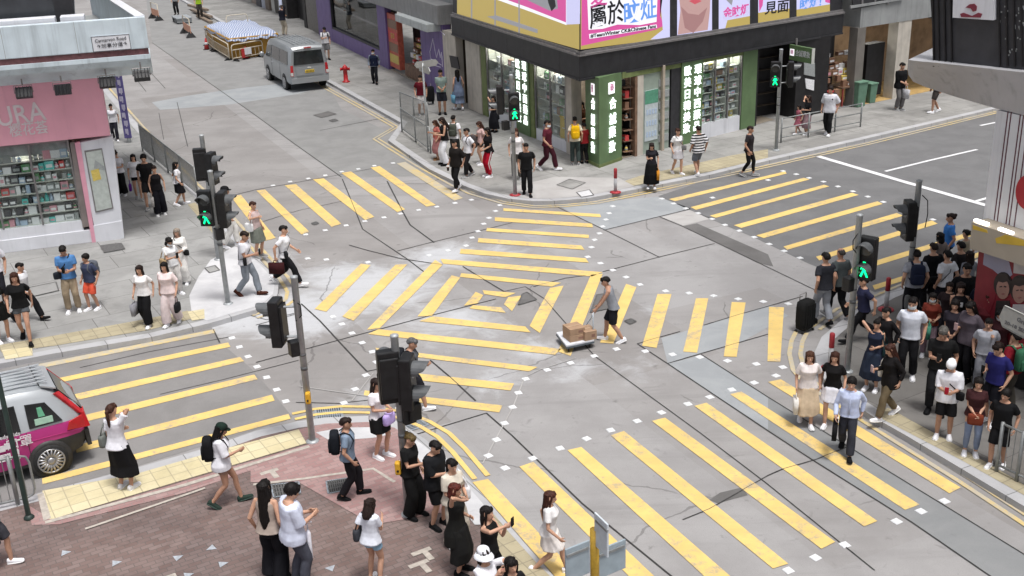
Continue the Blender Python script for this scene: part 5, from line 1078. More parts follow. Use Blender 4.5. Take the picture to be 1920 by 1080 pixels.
for s_ in (1, -1):
    t = pan("tail_lamp", [(-.01, s_ * .84, .70), (-.01, s_ * .70, .70), (-.0, s_ * .70, 1.16), (.02, s_ * .80, 1.16)], TAIL, van, .03, (-1, 0, 0)); pan("reversing_lamp", [(-.04, s_ * .83, .72), (-.04, s_ * .72, .72), (-.04, s_ * .72, .86), (-.04, s_ * .83, .86)], CHR, t, .008, (-1, 0, 0))
    def side(name, xz, mat, off=0.0, z0=1.08, z1=1.84, w0=.85, w1=.757):
        q = [(x, s_ * (w0 + (w1 - w0) * max(0, (z - z0)) / (z1 - z0) + off), z) for x, z in xz]
        return pan(name, q, mat, van, .014, (0, s_, .12))
    sw = side("side_window", [(.30, 1.16), (1.55, 1.16), (1.55, 1.72), (.34, 1.72)], CGL); side("side_window", [(1.62, 1.16), (2.85, 1.16), (2.85, 1.72), (1.62, 1.72)], CGL); side("side_window", [(2.98, 1.14), (4.0, 1.12), (3.75, 1.60), (3.0, 1.70)], CGL)
    for x in (1.58, 2.92): m_ = MB(); m_.box((x, s_ * .872, .75), (.014, .006, .7)); m_.build("door_seam", SIGB, van)
    m_ = MB(); m_.box((2.75, s_ * .885, .98), (.18, .03, .03)); m_.build("door_handle", VS, van, bevel=.008)
    m_ = MB(); m_.ell((4.05, s_ * 1.0, 1.18), (.07, .11, .12), 10, 6); m_.build("wing_mirror", VS, van, True)
    for x in (.95, 3.75):
        m_ = MB(); m_.lathe((x, s_ * .845, .34), [(.36, -.03), (.385, .03), (.30, .032)], 20, 0, 'y'); m_.build("wheel_arch", SIGB, van, True); wheel(van, x, s_ * .79, s_, .31)
for y in (-.45, -.27, -.09, .09, .27, .45): m_ = MB(); m_.box((1.9, y, 2.0), (3.0, .035, .025)); m_.build("roof_rib", VS, van, bevel=.008)
m_ = MB(); m_.box((-.04, 0, 1.02), (.03, .16, .05)); m_.build("emblem", CHR, van, bevel=.01); m_ = MB(); m_.box((-.03, 0, 1.88), (.1, .3, .04)); m_.build("brake_lamp", TAIL, van); m_ = MB(); m_.tube([(-.05, 0, 1.2), (-.06, -.5, 1.24)], .01, 5); m_.build("rear_wiper", SIGB, van)
pan("windscreen", [(4.08, .62, 1.72), (4.5, .64, 1.28), (4.5, -.64, 1.28), (4.08, -.62, 1.72)], CGL, van, .02)
# --- pink and silver taxi entering from the left edge
PNK = M("magenta taxi paint", (.48, .04, .22), .3, .05, 2, .2, spec=.6); BUMP = M("dark bumper", (.035, .034, .033), .5, .15, 9); TGL = M("taxi glass", (.012, .013, .014), .1, .2, 3, spec=.8)
wp = at(88, 887); tx = empty("pink_taxi", wp + DB * .74 + DA * .70, TB + math.pi, "pink and silver taxi cut by the left edge with red tail lamps and white lettering", "taxi")
st = [(0, .70, .46, .98, 1.16, .55, .64), (.10, .80, .38, 1.0, 1.30, .58, .67), (.35, .84, .30, 1.0, 1.52, .60, .69), (.62, .845, .28, 1.0, 1.69, .60, .70), (1.0, .845, .26, .99, 1.73, .61, .71), (2.0, .845, .24, .97, 1.75, .61, .71), (2.8, .845, .24, .95, 1.68, .60, .70), (3.35, .83, .26, .93, 1.30, .60, .68), (3.9, .80, .30, .86, 1.0, .6, .68), (4.35, .66, .36, .70, .80, .45, .55)]
mb_ = car_body(st); o = mb_.build("body", [PNK, SILVER, BUMP], tx, True); o.modifiers.new('e', 'EDGE_SPLIT').split_angle = math.radians(35)
for p in o.data.polygons:
    c = p.center
    if c.z > 1.02: p.material_index = 1
    elif (c.x < .50 and c.z < .72) or c.z < .36: p.material_index = 2
def pn(name, q, mat, th, n_, par=None): return pan(name, q, mat, par or tx, th, n_)
pn("rear_bumper", [(-.01, .74, .36), (-.01, -.74, .36), (.0, -.72, .70), (.0, .72, .70)], BUMP, .07, (-1, 0, 0))
pn("tailgate", [(-.05, .60, .80), (-.05, -.60, .80), (.02, -.62, 1.05), (.02, .62, 1.05)], MATS["red tail lamp"], .05, (-1, 0, .2)); pn("rear_window", [(.0, .58, 1.06), (.0, -.58, 1.06), (.36, -.52, 1.54), (.36, .52, 1.54)], TGL, .05, (-1, 0, .4))
pn("rear_spoiler", [(.34, .58, 1.60), (.34, -.58, 1.60), (.60, -.55, 1.695), (.60, .55, 1.695)], SILVER, .03, (0, 0, 1))
for s_ in (1, -1):
    t = pn("tail_lamp", [(-.03, s_ * .80, .78), (-.03, s_ * .52, .78), (.0, s_ * .50, 1.08), (.03, s_ * .74, 1.08)], TAIL, .07, (-1, 0, 0)); pn("tail_lamp", [(-.02, s_ * .82, .80), (.32, s_ * .85, .84), (.26, s_ * .845, 1.0), (.02, s_ * .80, 1.06)], TAIL, .02, (0, s_, 0))
    pn("hatch_edge", [(-.0, s_ * .66, 1.06), (.05, s_ * .74, 1.06), (.42, s_ * .64, 1.54), (.34, s_ * .58, 1.54)], MATS["red tail lamp"], .04, (-1, s_ * .6, .3))
    def sd(name, xz, mat, off=.004, th=.012, par=None):
        q = [(x, s_ * ((.842 if z < 1.0 else .842 - (z - 1.0) * .215) + off), z) for x, z in xz]; return pan(name, q, mat, par or tx, th, (0, s_, .18 if max(z for x, z in xz) > 1.1 else 0))
    q_ = sd("quarter_window", [(.36, 1.05), (.95, 1.04), (.95, 1.50), (.60, 1.46)], TGL); sd("side_window", [(1.10, 1.03), (1.95, 1.02), (1.95, 1.53), (1.12, 1.53)], TGL); sd("side_window", [(2.05, 1.02), (2.95, 1.0), (2.70, 1.45), (2.05, 1.52)], TGL)
    if s_ == 1:
        sd("sticker", [(.52, 1.08), (.84, 1.08), (.84, 1.20), (.52, 1.20)], M("pale green sticker", (.30, .46, .36), .5, .1, 20), .02, .004, q_); sd("sticker", [(.64, 1.22), (.76, 1.22), (.76, 1.40), (.68, 1.40)], M("green sticker", (.12, .36, .22), .5, .1, 20), .02, .004, q_)
    for x in (1.02, 2.0, 2.98): m_ = MB(); m_.box((x, s_ * .848, .68), (.012, .01, .62)); m_.build("door_seam", BUMP, tx)
    m_ = MB(); m_.box((1.0, s_ * .85, .80), (1.9, .01, .012)); m_.build("waist_crease", PNK, tx)
    m_ = MB(); m_.box((1.22, s_ * .86, .90), (.18, .03, .03)); m_.build("door_handle", CHR, tx, bevel=.008)
    for x in (.70, 3.35):
        m_ = MB(); m_.lathe((x, s_ * .815, .33), [(.37, -.03), (.395, .035), (.30, .037)], 22, 0, 'y'); m_.build("wheel_arch", BUMP, tx, True); wheel(tx, x, s_ * .775, s_, .315, 18)
for y in (-.42, -.25, -.08, .08, .25, .42): m_ = MB(); m_.box((1.45, y, 1.752), (2.0, .05, .022)); m_.build("roof_rib", SILVER, tx, bevel=.008)
m_ = MB(); m_.box((.62, 0, 1.735), (.012, 1.1, .016)); m_.build("roof_seam", BUMP, tx)
tw = M("white lettering", (.72, .70, .72), .5, .05, 9)
FT = Fac(tx.location + DA * -.87, tx.location + DA * -.87 - DB * 2)
bpy.context.view_layer.update()
def tx_world(t_): mw = t_.matrix_world.copy(); t_.parent = tx; t_.matrix_parent_inverse = tx.matrix_basis.inverted(); return t_
for body_, px, py, h_ in (("edy aids", 18, 817, .11), ("口罩", 36, 830, .24), ("!", 35, 851, .30)):
    u, z = FT.hit(px, py); t_ = text("lettering", body_, h_, tw, None, .003, "CENTER", .001); place_text(t_, FT, u, z, .014, 0, 1, 1); tx_world(t_)
m_ = MB()
for px, py in ((3, 842), (15, 836)):
    u, z = FT.hit(px, py); m_.fbox(FT, u - .06, u + .06, z - .06, z + .06, .004, .012)
for px, py in ((3, 860), (14, 857)):
    u, z = FT.hit(px, py); m_.fbox(FT, u - .06, u + .06, z - .07, z + .07, .004, .012)
tx_world(m_.build("lettering", tw))
# ================================================================== trolley and boxes
CA, CB, CC = at(1043, 624, .20), at(1062, 649, .20), at(1114, 638, .20); CD = CA + CC - CB
tr = wempty("platform_trolley", (CA + CC) / 2 * 1.0 - Vector((0, 0, .2)), "flat platform trolley with white deck pushed across the junction", "trolley")
m_ = MB(); m_.prism([CA, CB, CC, CD], .17, .21); m_.build("deck", M("white deck", (.62, .64, .68), .5, .06, 5), tr, bevel=.01); m_ = MB(); m_.prism([p.lerp((CA + CC) / 2, -.015) for p in (CA, CB, CC, CD)], .13, .17); m_.build("frame", M("trolley frame", (.10, .12, .14), .5, .2, 5), tr)
for f, g_ in ((.12, .12), (.88, .12), (.12, .88), (.88, .88)):
    p = CA + (CB - CA) * f + (CD - CA) * g_; m_ = MB(); m_.lathe((p.x, p.y, .065), [(.065, -.02), (.065, .02)], 12, 0, 'x'); m_.build("castor", SIGB, tr, True)
hd_ = (CC - CB).normalized() * .18; h0, h1 = CC + (CD - CC) * .06, CC + (CD - CC) * .94
CARD = M("cardboard", (.36, .235, .15), .75, .12, 6); TAPE = M("box tape", (.42, .29, .19), .4, .1, 9)
def carton(c, d, rz, label, print_=None):
    o = MB().box((0, 0, d[2] / 2), d).build("cardboard_box", CARD, None, bevel=.006, loc=c); o.rotation_euler.z = rz; tag(o, label, "box", "cartons on the platform trolley")
    m_ = MB(); m_.box((0, 0, d[2] + .002), (d[0] * 1.003, .06, .006)); m_.box((d[0] / 2 + .002, 0, d[2] * .8), (.005, .06, d[2] * .4)); m_.build("tape", TAPE, o)
    m_ = MB(); m_.box((d[0] * .2, -d[1] / 2 - .002, d[2] * .5), (d[0] * .3, .004, d[2] * .35)); m_.build("label", M("box label", (.25, .14, .10), .6, .1, 9), o)
ra = math.atan2((CC - CB).y, (CC - CB).x)
c1 = at(1076, 634, .21); carton(c1, (.38, .40, .15), ra, "bottom carton of the front stack on the trolley"); carton(Vector((c1.x, c1.y, .362)), (.38, .39, .16), ra + .03, "top carton of the front stack, pinkish brown with tape")
c2 = at(1101, 632, .21); carton(c2, (.30, .40, .22), ra - .02, "taller single carton at the handle end of the trolley")
# ================================================================== road works far up the street
SKY_ = M("skip yellow", (.40, .22, .035), .6, .25, 2); ORG_ = M("orange works board", (.52, .26, .17), .6, .15, 6); WBAR = M("cream barrier tube", (.56, .50, .40), .5, .15, 9); CON = M("cone red", (.45, .04, .04), .5, .12, 8)
S0 = at(434, 113); wB = (at(512, 98) - S0).dot(DB) * 1.0; lA = 7.0
sk = wempty("rubble_skip", S0, "yellow rubble skip covered by a blue striped tarpaulin", "skip")
q = [S0, S0 + DB * wB, S0 + DB * wB + DA * lA, S0 + DA * lA]; c_ = sum(q, Vector()) / 4
m_ = MB(); m_.hexa([c_ + (p - c_) * .93 for p in q] + [p + Vector((0, 0, 1.25)) for p in q]); m_.build("skip_body", SKY_, sk, bevel=.03)
m_ = MB(); 
for f in (.0, .33, .66, 1.0):
    p = S0 + DB * wB * f; m_.tube([c_ + (p - c_) * .94 - DA * .0, p - DA * .03 + Vector((0, 0, 1.25))], .05, 5)
m_.tube([p + Vector((0, 0, 1.25)) for p in q + q[:1]], .06, 6); m_.build("skip_ribs", SKY_, sk)
m, t, b, pos = newmat("striped tarpaulin", .5, .3); tc = t.nodes.new('ShaderNodeMapping'); tc.inputs['Rotation'].default_value = (0, 0, -TB + .5); t.links.new(pos, tc.inputs[0])
wv = t.nodes.new('ShaderNodeTexWave'); wv.inputs['Scale'].default_value = 2.1; wv.inputs['Distortion'].default_value = 3; wv.inputs['Detail'].default_value = 2; wv.inputs['Detail Scale'].default_value = .7; t.links.new(tc.outputs[0], wv.inputs[0])
t.links.new(nmix(t, nramp(t, wv.outputs['Fac'], .35, .6), (.20, .26, .44), (.55, .58, .66)), b.inputs['Base Color'])
gx, gy = 16, 14; v = []
for j_ in range(gy + 1):
    for i in range(gx + 1):
        a, l = i / gx, j_ / gy; p = S0 + DB * (wB * (a * 1.06 - .03)) + DA * (lA * (l * 1.06 - .03))
        e_ = max(abs(a - .5), abs(l - .5)) * 2; z = 1.42 + .16 * noise.noise(Vector((a * 5, l * 5, 1))) + .12 * (1 - e_ ** 2) - (.28 if e_ > .97 else 0) * (1 + .8 * noise.noise(Vector((a * 9, l * 9, 7))))
        v.append((p.x, p.y, z))
o = MB().add(v, [(j_ * (gx + 1) + i, j_ * (gx + 1) + i + 1, (j_ + 1) * (gx + 1) + i + 1, (j_ + 1) * (gx + 1) + i) for j_ in range(gy) for i in range(gx)]).build("tarpaulin", m, None, True); o.modifiers.new('s', 'SOLIDIFY').thickness = .02
tag(o, "blue and white striped tarpaulin lying over the yellow skip", "tarpaulin")
def barrier(A, B_, label, h=1.0, tilt=0, z=0.0):
    A, B_ = (at(*A, z), at(*B_, z)) if not isinstance(A, Vector) else (A, B_)
    e = empty("crowd_barrier", A, math.atan2(B_.y - A.y, B_.x - A.x), label, "barrier", "cream tube barriers around the skip"); e.rotation_euler.x = tilt; L = (B_ - A).length
    m_ = MB(); m_.tube([(0, 0, .12), (0, 0, h - .15), (.06, 0, h - .03), (.2, 0, h), (L - .2, 0, h), (L - .06, 0, h - .03), (L, 0, h - .15), (L, 0, .12)], .035, 8); m_.tube([(0, 0, .2), (L, 0, .2)], .03, 6); m_.tube([(0, 0, h * .68), (L, 0, h * .68)], .03, 6); m_.build("frame", WBAR, e, True)
    m_ = MB(); n = max(3, int(L / .25))
    for i in range(1, n): m_.tube([(L * i / n, 0, .2), (L * i / n, 0, h * .68)], .016, 5)
    m_.build("bar_infill", WBAR, e)
    for x in (.25, L - .25): m_ = MB(); m_.hexa([(x + a, y * f, zz) for zz, f in ((0, 1), (.14, .3)) for a, y in ((-.06, -.3), (.06, -.3), (.06, .3), (-.06, .3))]); m_.build("foot", SIGB, e)
    return e
b1 = barrier((437, 116), (494, 106), "cream barrier in front of the skip, next to the van"); m_ = MB(); m_.box((1.1, -.05, .5), (.5, .03, .4)); m_.build("notice_board", WHTP, b1); m_ = MB(); m_.box((.75, -.05, .42), (.22, .03, .55)); m_.build("red_board", CON, b1)
barrier((402, 96), (431, 114), "cream barrier along the skip's left side near the cone"); barrier((388, 84), (402, 96), "cream barrier at the skip's far left corner")
barrier(S0 + DB * 1.2 + DA * 5.3, S0 + DB * 2.6 + DA * 5.3, "cream barrier standing tilted behind the tarpaulin", 2.0, -.15)
def cone(px, py, label):
    e = empty("traffic_cone", at(px, py), 0, label, "cone", "red traffic cones by the skip"); m_ = MB(); m_.lathe((0, 0, 0), [(.17, .04), (.10, .42), (.05, .72), (.03, .74)], 14); m_.build("cone_body", CON, e, True); m_ = MB(); m_.box((0, 0, .02), (.4, .4, .04)); m_.build("base", SIGB, e, bevel=.01); m_ = MB(); m_.lathe((0, 0, 0), [(.125, .32), (.085, .5)], 14); m_.build("white_band", WHTP, e, True)
cone(388, 93, "red cone at the skip's left corner"); cone(462, 110, "red cone hidden low behind the front barrier")
def board(A, B_, label):
    A, B_ = at(*A), at(*B_); e = empty("works_board", A, math.atan2(B_.y - A.y, B_.x - A.x), label, "works board", "orange boards on black feet"); L = (B_ - A).length
    m_ = MB(); m_.box((L / 2, 0, .55), (L, .06, .5)); m_.build("board_panel", ORG_, e, bevel=.02); m_ = MB()
    m_.tube([(.05, 0, .1), (.05, 0, 1.25), (L - .05, 0, 1.25), (L - .05, 0, .1)], .035, 6); m_.build("frame", WBAR, e, True)
    for x in (.1, L - .1): m_ = MB(); m_.hexa([(x + a * f, y * f, zz) for zz, f in ((0, 1), (.42, .15)) for a, y in ((-.2, -.34), (.2, -.34), (.2, .34), (-.2, .34))]); m_.build("foot", SIGB, e)
board((286, 34), (299, 39), "orange works board alone up the street at the top edge"); board((346, 62), (359, 71), "orange works board in front of the flat cart")
e = empty("flat_cart", at(342, 42), TA, "low silver flat cart parked by the road works", "cart"); m_ = MB(); m_.box((0, 0, .42), (2.2, 1.2, .08)); m_.build("deck", SILVER, e, bevel=.02); m_ = MB()
for x in (-1, 0, 1): m_.box((x, 0, .25), (.06, 1.1, .3))
m_.build("under_frame", POLE, e)
for x in (-.8, .8):
    for y in (-.5, .5): m_ = MB(); m_.lathe((x, y, .12), [(.12, -.04), (.12, .04)], 10, 0, 'y'); m_.build("wheel", SIGB, e)
for i, (x, y, L_) in enumerate(((383, 38, 5), (378, 30, 6), (372, 22, 5))):
    o = MB().box((0, 0, .1 + .12 * i), (L_, .3, .18)).build("timber_plank", M("dusty timber", (.22, .17, .13), .8, .3, 4), None, bevel=.02, loc=at(x, y)); o.rotation_euler.z = TA + .05 * i; tag(o, ["timber plank lying nearest the skip", "middle timber plank behind the skip's left corner", "timber plank farthest up the street"][i], "plank", "timber planks along the trench")
# ================================================================== PEOPLE
V3 = Vector
def ik(a, c, l1, l2, pole):
    d = c - a; L = d.length; m = (l1 + l2) * .998
    if L > m: c = a + d * (m / L); d = c - a; L = m
    u = d / L; x = (l1 * l1 - l2 * l2 + L * L) / (2 * L); h = math.sqrt(max(0, l1 * l1 - x * x)); p = V3(pole); p = p - u * p.dot(u)
    return a + u * x + p.normalized() * h, c
LH, RH = (-.235, .02, .885), (.235, .02, .885)
# ankles (x, y, z, toe pitch), wrists, lean, twist, head pitch / yaw
POSES = {
 'stand': dict(lf=(-.10, .02, .085, 0), rf=(.11, -.03, .085, 0)),
 'easy': dict(lf=(-.12, -.04, .085, 0), rf=(.10, .10, .085, 0), lw=(-.25, .0, .89), rw=(.22, .10, .90), hy=12),
 'phone': dict(lf=(-.11, .03, .085, 0), rf=(.11, -.02, .085, 0), rw=(.06, .30, 1.17), lw=(-.235, .05, .89), hp=-24),
 'phone2': dict(lf=(-.11, .0, .085, 0), rf=(.12, .04, .085, 0), rw=(.07, .29, 1.13), lw=(-.09, .28, 1.11), hp=-26),
 'cross': dict(lf=(-.10, .02, .085, 0), rf=(.10, .0, .085, 0), rw=(.03, .235, 1.0), lw=(-.06, .22, .97), hp=-8),
 'face': dict(lf=(-.10, .02, .085, 0), rf=(.11, .03, .085, 0), rw=(.10, .17, 1.46), lw=(-.05, .21, 1.08), hp=-4),
 'photo': dict(lf=(-.11, .02, .085, 0), rf=(.11, .0, .085, 0), rw=(.10, .36, 1.50), lw=(-.02, .30, 1.40), hp=4),
 'wave': dict(lf=(-.10, .02, .085, 0), rf=(.11, -.02, .085, 0), rw=(.30, .40, 1.35), lw=(-.23, .05, .88)),
 'walk': dict(lf=(-.08, .27, .095, 12), rf=(.09, -.27, .16, -38), lw=(-.24, -.12, .90), rw=(.24, .20, .92), lean=3),
 'stride': dict(lf=(-.07, .36, .11, 16), rf=(.09, -.38, .22, -48), lw=(-.25, -.17, .92), rw=(.24, .26, .95), lean=5),
 'walkphone': dict(lf=(-.08, .24, .095, 12), rf=(.09, -.25, .15, -34), rw=(.07, .31, 1.15), lw=(-.24, -.05, .89), hp=-20, lean=3),
 'hold': dict(lf=(-.10, .04, .085, 0), rf=(.10, -.05, .085, 0), rw=(.07, .26, 1.10), lw=(-.11, .23, 1.06), hp=-8),
 'stroll': dict(lf=(-.09, .16, .088, 6), rf=(.10, -.17, .12, -22), lw=(-.245, -.05, .89), rw=(.24, .10, .89), lean=2),
 'push': dict(lf=(-.09, -.22, .12, -25), rf=(.10, .20, .09, 6), lw=(-.16, .42, .86), rw=(.18, .38, .84), lean=16, hp=-14),
}
def pose_of(key):
    m = key.endswith('~'); p = dict(POSES[key.rstrip('~')]); p.setdefault('lw', LH); p.setdefault('rw', RH)
    if m:
        fl = lambda t: (-t[0],) + tuple(t[1:]); p['lf'], p['rf'] = fl(p['rf']), fl(p['lf']); p['lw'], p['rw'] = fl(p['rw']), fl(p['lw']); p['hy'] = -p.get('hy', 0)
    return p
class Skel:
    def __init__(s, key, fem):
        p = pose_of(key); s.fem = fem; s.sh = .150 if fem else .176; drop = 0
        for f in (p['lf'], p['rf']):
            A = V3(f[:3]); need = .838
            while True:
                h = V3((math.copysign(.080, A.x), 0, .90 - drop))
                if (A - h).length <= need or drop > .2: break
                drop += .005
        s.drop = drop; s.pz = .93 - drop; s.lean = math.radians(p.get('lean', 0)); s.foot = {}
        s.R = Matrix.Rotation(-s.lean, 3, 'X'); s.J = {}
        for sd, f, w in (('l', p['lf'], p['lw']), ('r', p['rf'], p['rw'])):
            sg = -1 if sd == 'l' else 1; hip = V3((sg * .080, 0, .90 - drop)); k, a = ik(hip, V3(f[:3]), .425, .42, (sg * .08, 1, 0))
            shd = s.tp(sg * s.sh, -.01, 1.360); wr = V3(w) - V3((0, 0, drop)); wr = s.tp(*w) if w[2] > 1.0 else wr
            e, wr = ik(shd, wr, .285, .25, (sg * .45, -1, -.35)); s.J[sd] = (hip, k, a, shd, e, wr); s.foot[sd] = (a, math.radians(f[3]), sg)
        hp, hy = math.radians(p.get('hp', -3)), math.radians(p.get('hy', 0))
        s.H = Matrix.Translation(s.tp(0, -.005, 1.445)) @ Matrix.Rotation(-hy, 4, 'Z') @ Matrix.Rotation(hp - s.lean * .3, 4, 'X')
    def tp(s, x, y, z):
        z0 = .93; v = V3((x, y, z - z0))
        return s.R @ v + V3((0, 0, s.pz)) if z > z0 else v + V3((0, 0, s.pz))
    def hand(s, sd): return s.J[sd][5] + (s.J[sd][5] - s.J[sd][4]).normalized() * .10
    def ring(s, z, rx, ry, cy=0, n=20, g=0):
        o = []
        for k in range(n):
            t = 2 * math.pi * k / n; c, q = math.cos(t), math.sin(t)
            o.append(s.tp((rx + g) * math.copysign(abs(c) ** .82, c), cy + (ry + g) * math.copysign(abs(q) ** .9, q), z))
        return o
def loft(mb, rings, mi=0):
    n = len(rings[0]); mb.add([p for r in rings for p in r], [(i * n + k, i * n + (k + 1) % n, (i + 1) * n + (k + 1) % n, (i + 1) * n + k) for i in range(len(rings) - 1) for k in range(n)] + [tuple(range(n))[::-1], tuple((len(rings) - 1) * n + k for k in range(n))], mi)
MALE = [(.80, .140, .10, -.01), (.90, .166, .116, -.012), (1.0, .156, .108, 0), (1.08, .150, .105, 0), (1.2, .166, .114, .008), (1.30, .182, .118, .005), (1.375, .168, .098, -.01), (1.42, .105, .072, -.015), (1.46, .058, .056, -.01)]
FEMA = [(.80, .145, .105, -.01), (.90, .168, .120, -.018), (1.0, .146, .102, -.004), (1.08, .126, .090, 0), (1.18, .138, .104, .012), (1.27, .152, .120, .020), (1.35, .146, .092, -.004), (1.405, .086, .064, -.012), (1.45, .048, .048, -.01)]
def remesh(mb, vox, name, smooth=3, wr=0, seed=0):
    me = mb.mesh(name); o = bpy.data.objects.new('tmp_remesh', me); COL.objects.link(o)
    r = o.modifiers.new('r', 'REMESH'); r.mode = 'VOXEL'; r.voxel_size = vox
    if smooth: q = o.modifiers.new('s', 'SMOOTH'); q.factor = .5; q.iterations = smooth
    m2 = bpy.data.meshes.new_from_object(o.evaluated_get(bpy.context.evaluated_depsgraph_get())); bpy.data.objects.remove(o); bpy.data.meshes.remove(me)
    m2.name = name; m2.materials.clear(); m2.polygons.foreach_set('use_smooth', [True] * len(m2.polygons))
    if wr:
        n = len(m2.vertices); co = np.empty(n * 3); no = np.empty(n * 3); m2.vertices.foreach_get('co', co); m2.vertices.foreach_get('normal', no); co = co.reshape(-1, 3); no = no.reshape(-1, 3)
        rs = np.random.RandomState(seed); d = np.zeros(n)
        for k in range(9):
            f = rs.uniform(-1, 1, 3) * (14 + 5 * k) * np.array([1, 1, .45]); d += np.sin(co @ f + rs.uniform(0, 6)) / (1 + .35 * k)
        co += no * (d * wr / 3)[:, None]; m2.vertices.foreach_set('co', co.ravel()); m2.update()
    return m2
def arm(mb, s, sd, f0, f1, g, n=10, flare=0):
    """tube round the arm between fractions of its length (0 shoulder, 1 elbow, 2 wrist)"""
    hip, k, a, sh, e, w = s.J[sd]; R0 = (.050, .046, .040, .036, .026) if not s.fem else (.041, .038, .034, .031, .022)
    def at_(f): return sh.lerp(e, f) if f <= 1 else e.lerp(w, f - 1)
    def rr(f): i = min(3, int(f * 2)); t = f * 2 - i; return R0[i] * (1 - t) + R0[i + 1] * t
    fs = [f0] + [f for f in (.25, .5, .75, 1, 1.25, 1.5, 1.75) if f0 < f < f1] + [f1]
    pts_ = [at_(f) for f in fs]; rad = [rr(f) + g + flare * (f - f0) for f in fs]
    if f0 == 0:
        inn = s.tp((-1 if sd == 'l' else 1) * s.sh * .5, -.01, 1.368); pts_ = [inn] + pts_; rad = [rad[0] * .95] + rad
    mb.tube(pts_, rad, n)
def leg(mb, s, sd, f1, g, f0=0, flare=0, n=12):
    hip, k, a, *_ = s.J[sd]; R0 = (.086, .078, .056, .054, .036) if not s.fem else (.086, .075, .052, .050, .033)
    def at_(f): return hip.lerp(k, f) if f <= 1 else k.lerp(a, f - 1)
    def rr(f): i = min(3, int(f * 2)); t = f * 2 - i; return R0[i] * (1 - t) + R0[i + 1] * t
    fs = [f0] + [f for f in (.25, .5, .75, .95, 1.05, 1.3, 1.5, 1.75) if f0 < f < f1] + [f1]
    pts_ = [at_(f) for f in fs]; rad = [rr(f) + g * min(1, .2 + f * 1.6) + flare * max(0, f - .3) for f in fs]
    for i, f in enumerate(fs):
        if 1.1 < f < 1.7 and flare < .02: pts_[i] = pts_[i] + V3((0, -.012, 0))
    if f0 == 0: pts_ = [hip + V3((0, 0, .06))] + pts_; rad = [rad[0] * .82] + rad
    mb.tube(pts_, rad, n)
def hand_mesh(mb, s, sd):
    hip, k, a, sh, e, w = s.J[sd]; d = (w - e).normalized(); sg = -1 if sd == 'l' else 1
    n = V3((-sg, 0.15, 0)); n = (n - d * n.dot(d)).normalized(); side = n.cross(d).normalized()
    if side.y < 0 and abs(d.z) > .5: side = -side
    k_ = .9 if s.fem else 1
    mb.tube([w - d * .015, w + d * .03 * k_, w + d * .07 * k_, w + d * .092 * k_], [(.026 * k_, .020 * k_), (.036 * k_, .019 * k_), (.042 * k_, .018 * k_), (.038 * k_, .014 * k_)], 10, 0, True, side)
    for i, (o_, l1, l2, l3) in enumerate(((.030, .036, .022, .016), (.010, .040, .026, .018), (-.010, .037, .024, .017), (-.028, .028, .018, .014))):
        p = w + d * .086 * k_ + side * o_ * k_; c = .35 + .08 * i; q = [p]
        for l in (l1, l2, l3):
            dd = (d * math.cos(c) + n * math.sin(c)); q.append(q[-1] + dd * l * k_); c += .45
        mb.tube(q, [.0098 * k_, .0095 * k_, .0085 * k_, .0065 * k_], 7)
    p = w + d * .025 * k_ + side * .030 * k_; q = [p, p + (d * .6 + side * .6 + n * .35).normalized() * .036, p + (d * .8 + side * .45 + n * .5).normalized() * .064, p + (d * .95 + side * .3 + n * .65).normalized() * .084]
    mb.tube(q, [.0135 * k_, .012 * k_, .0105 * k_, .0075 * k_], 7)
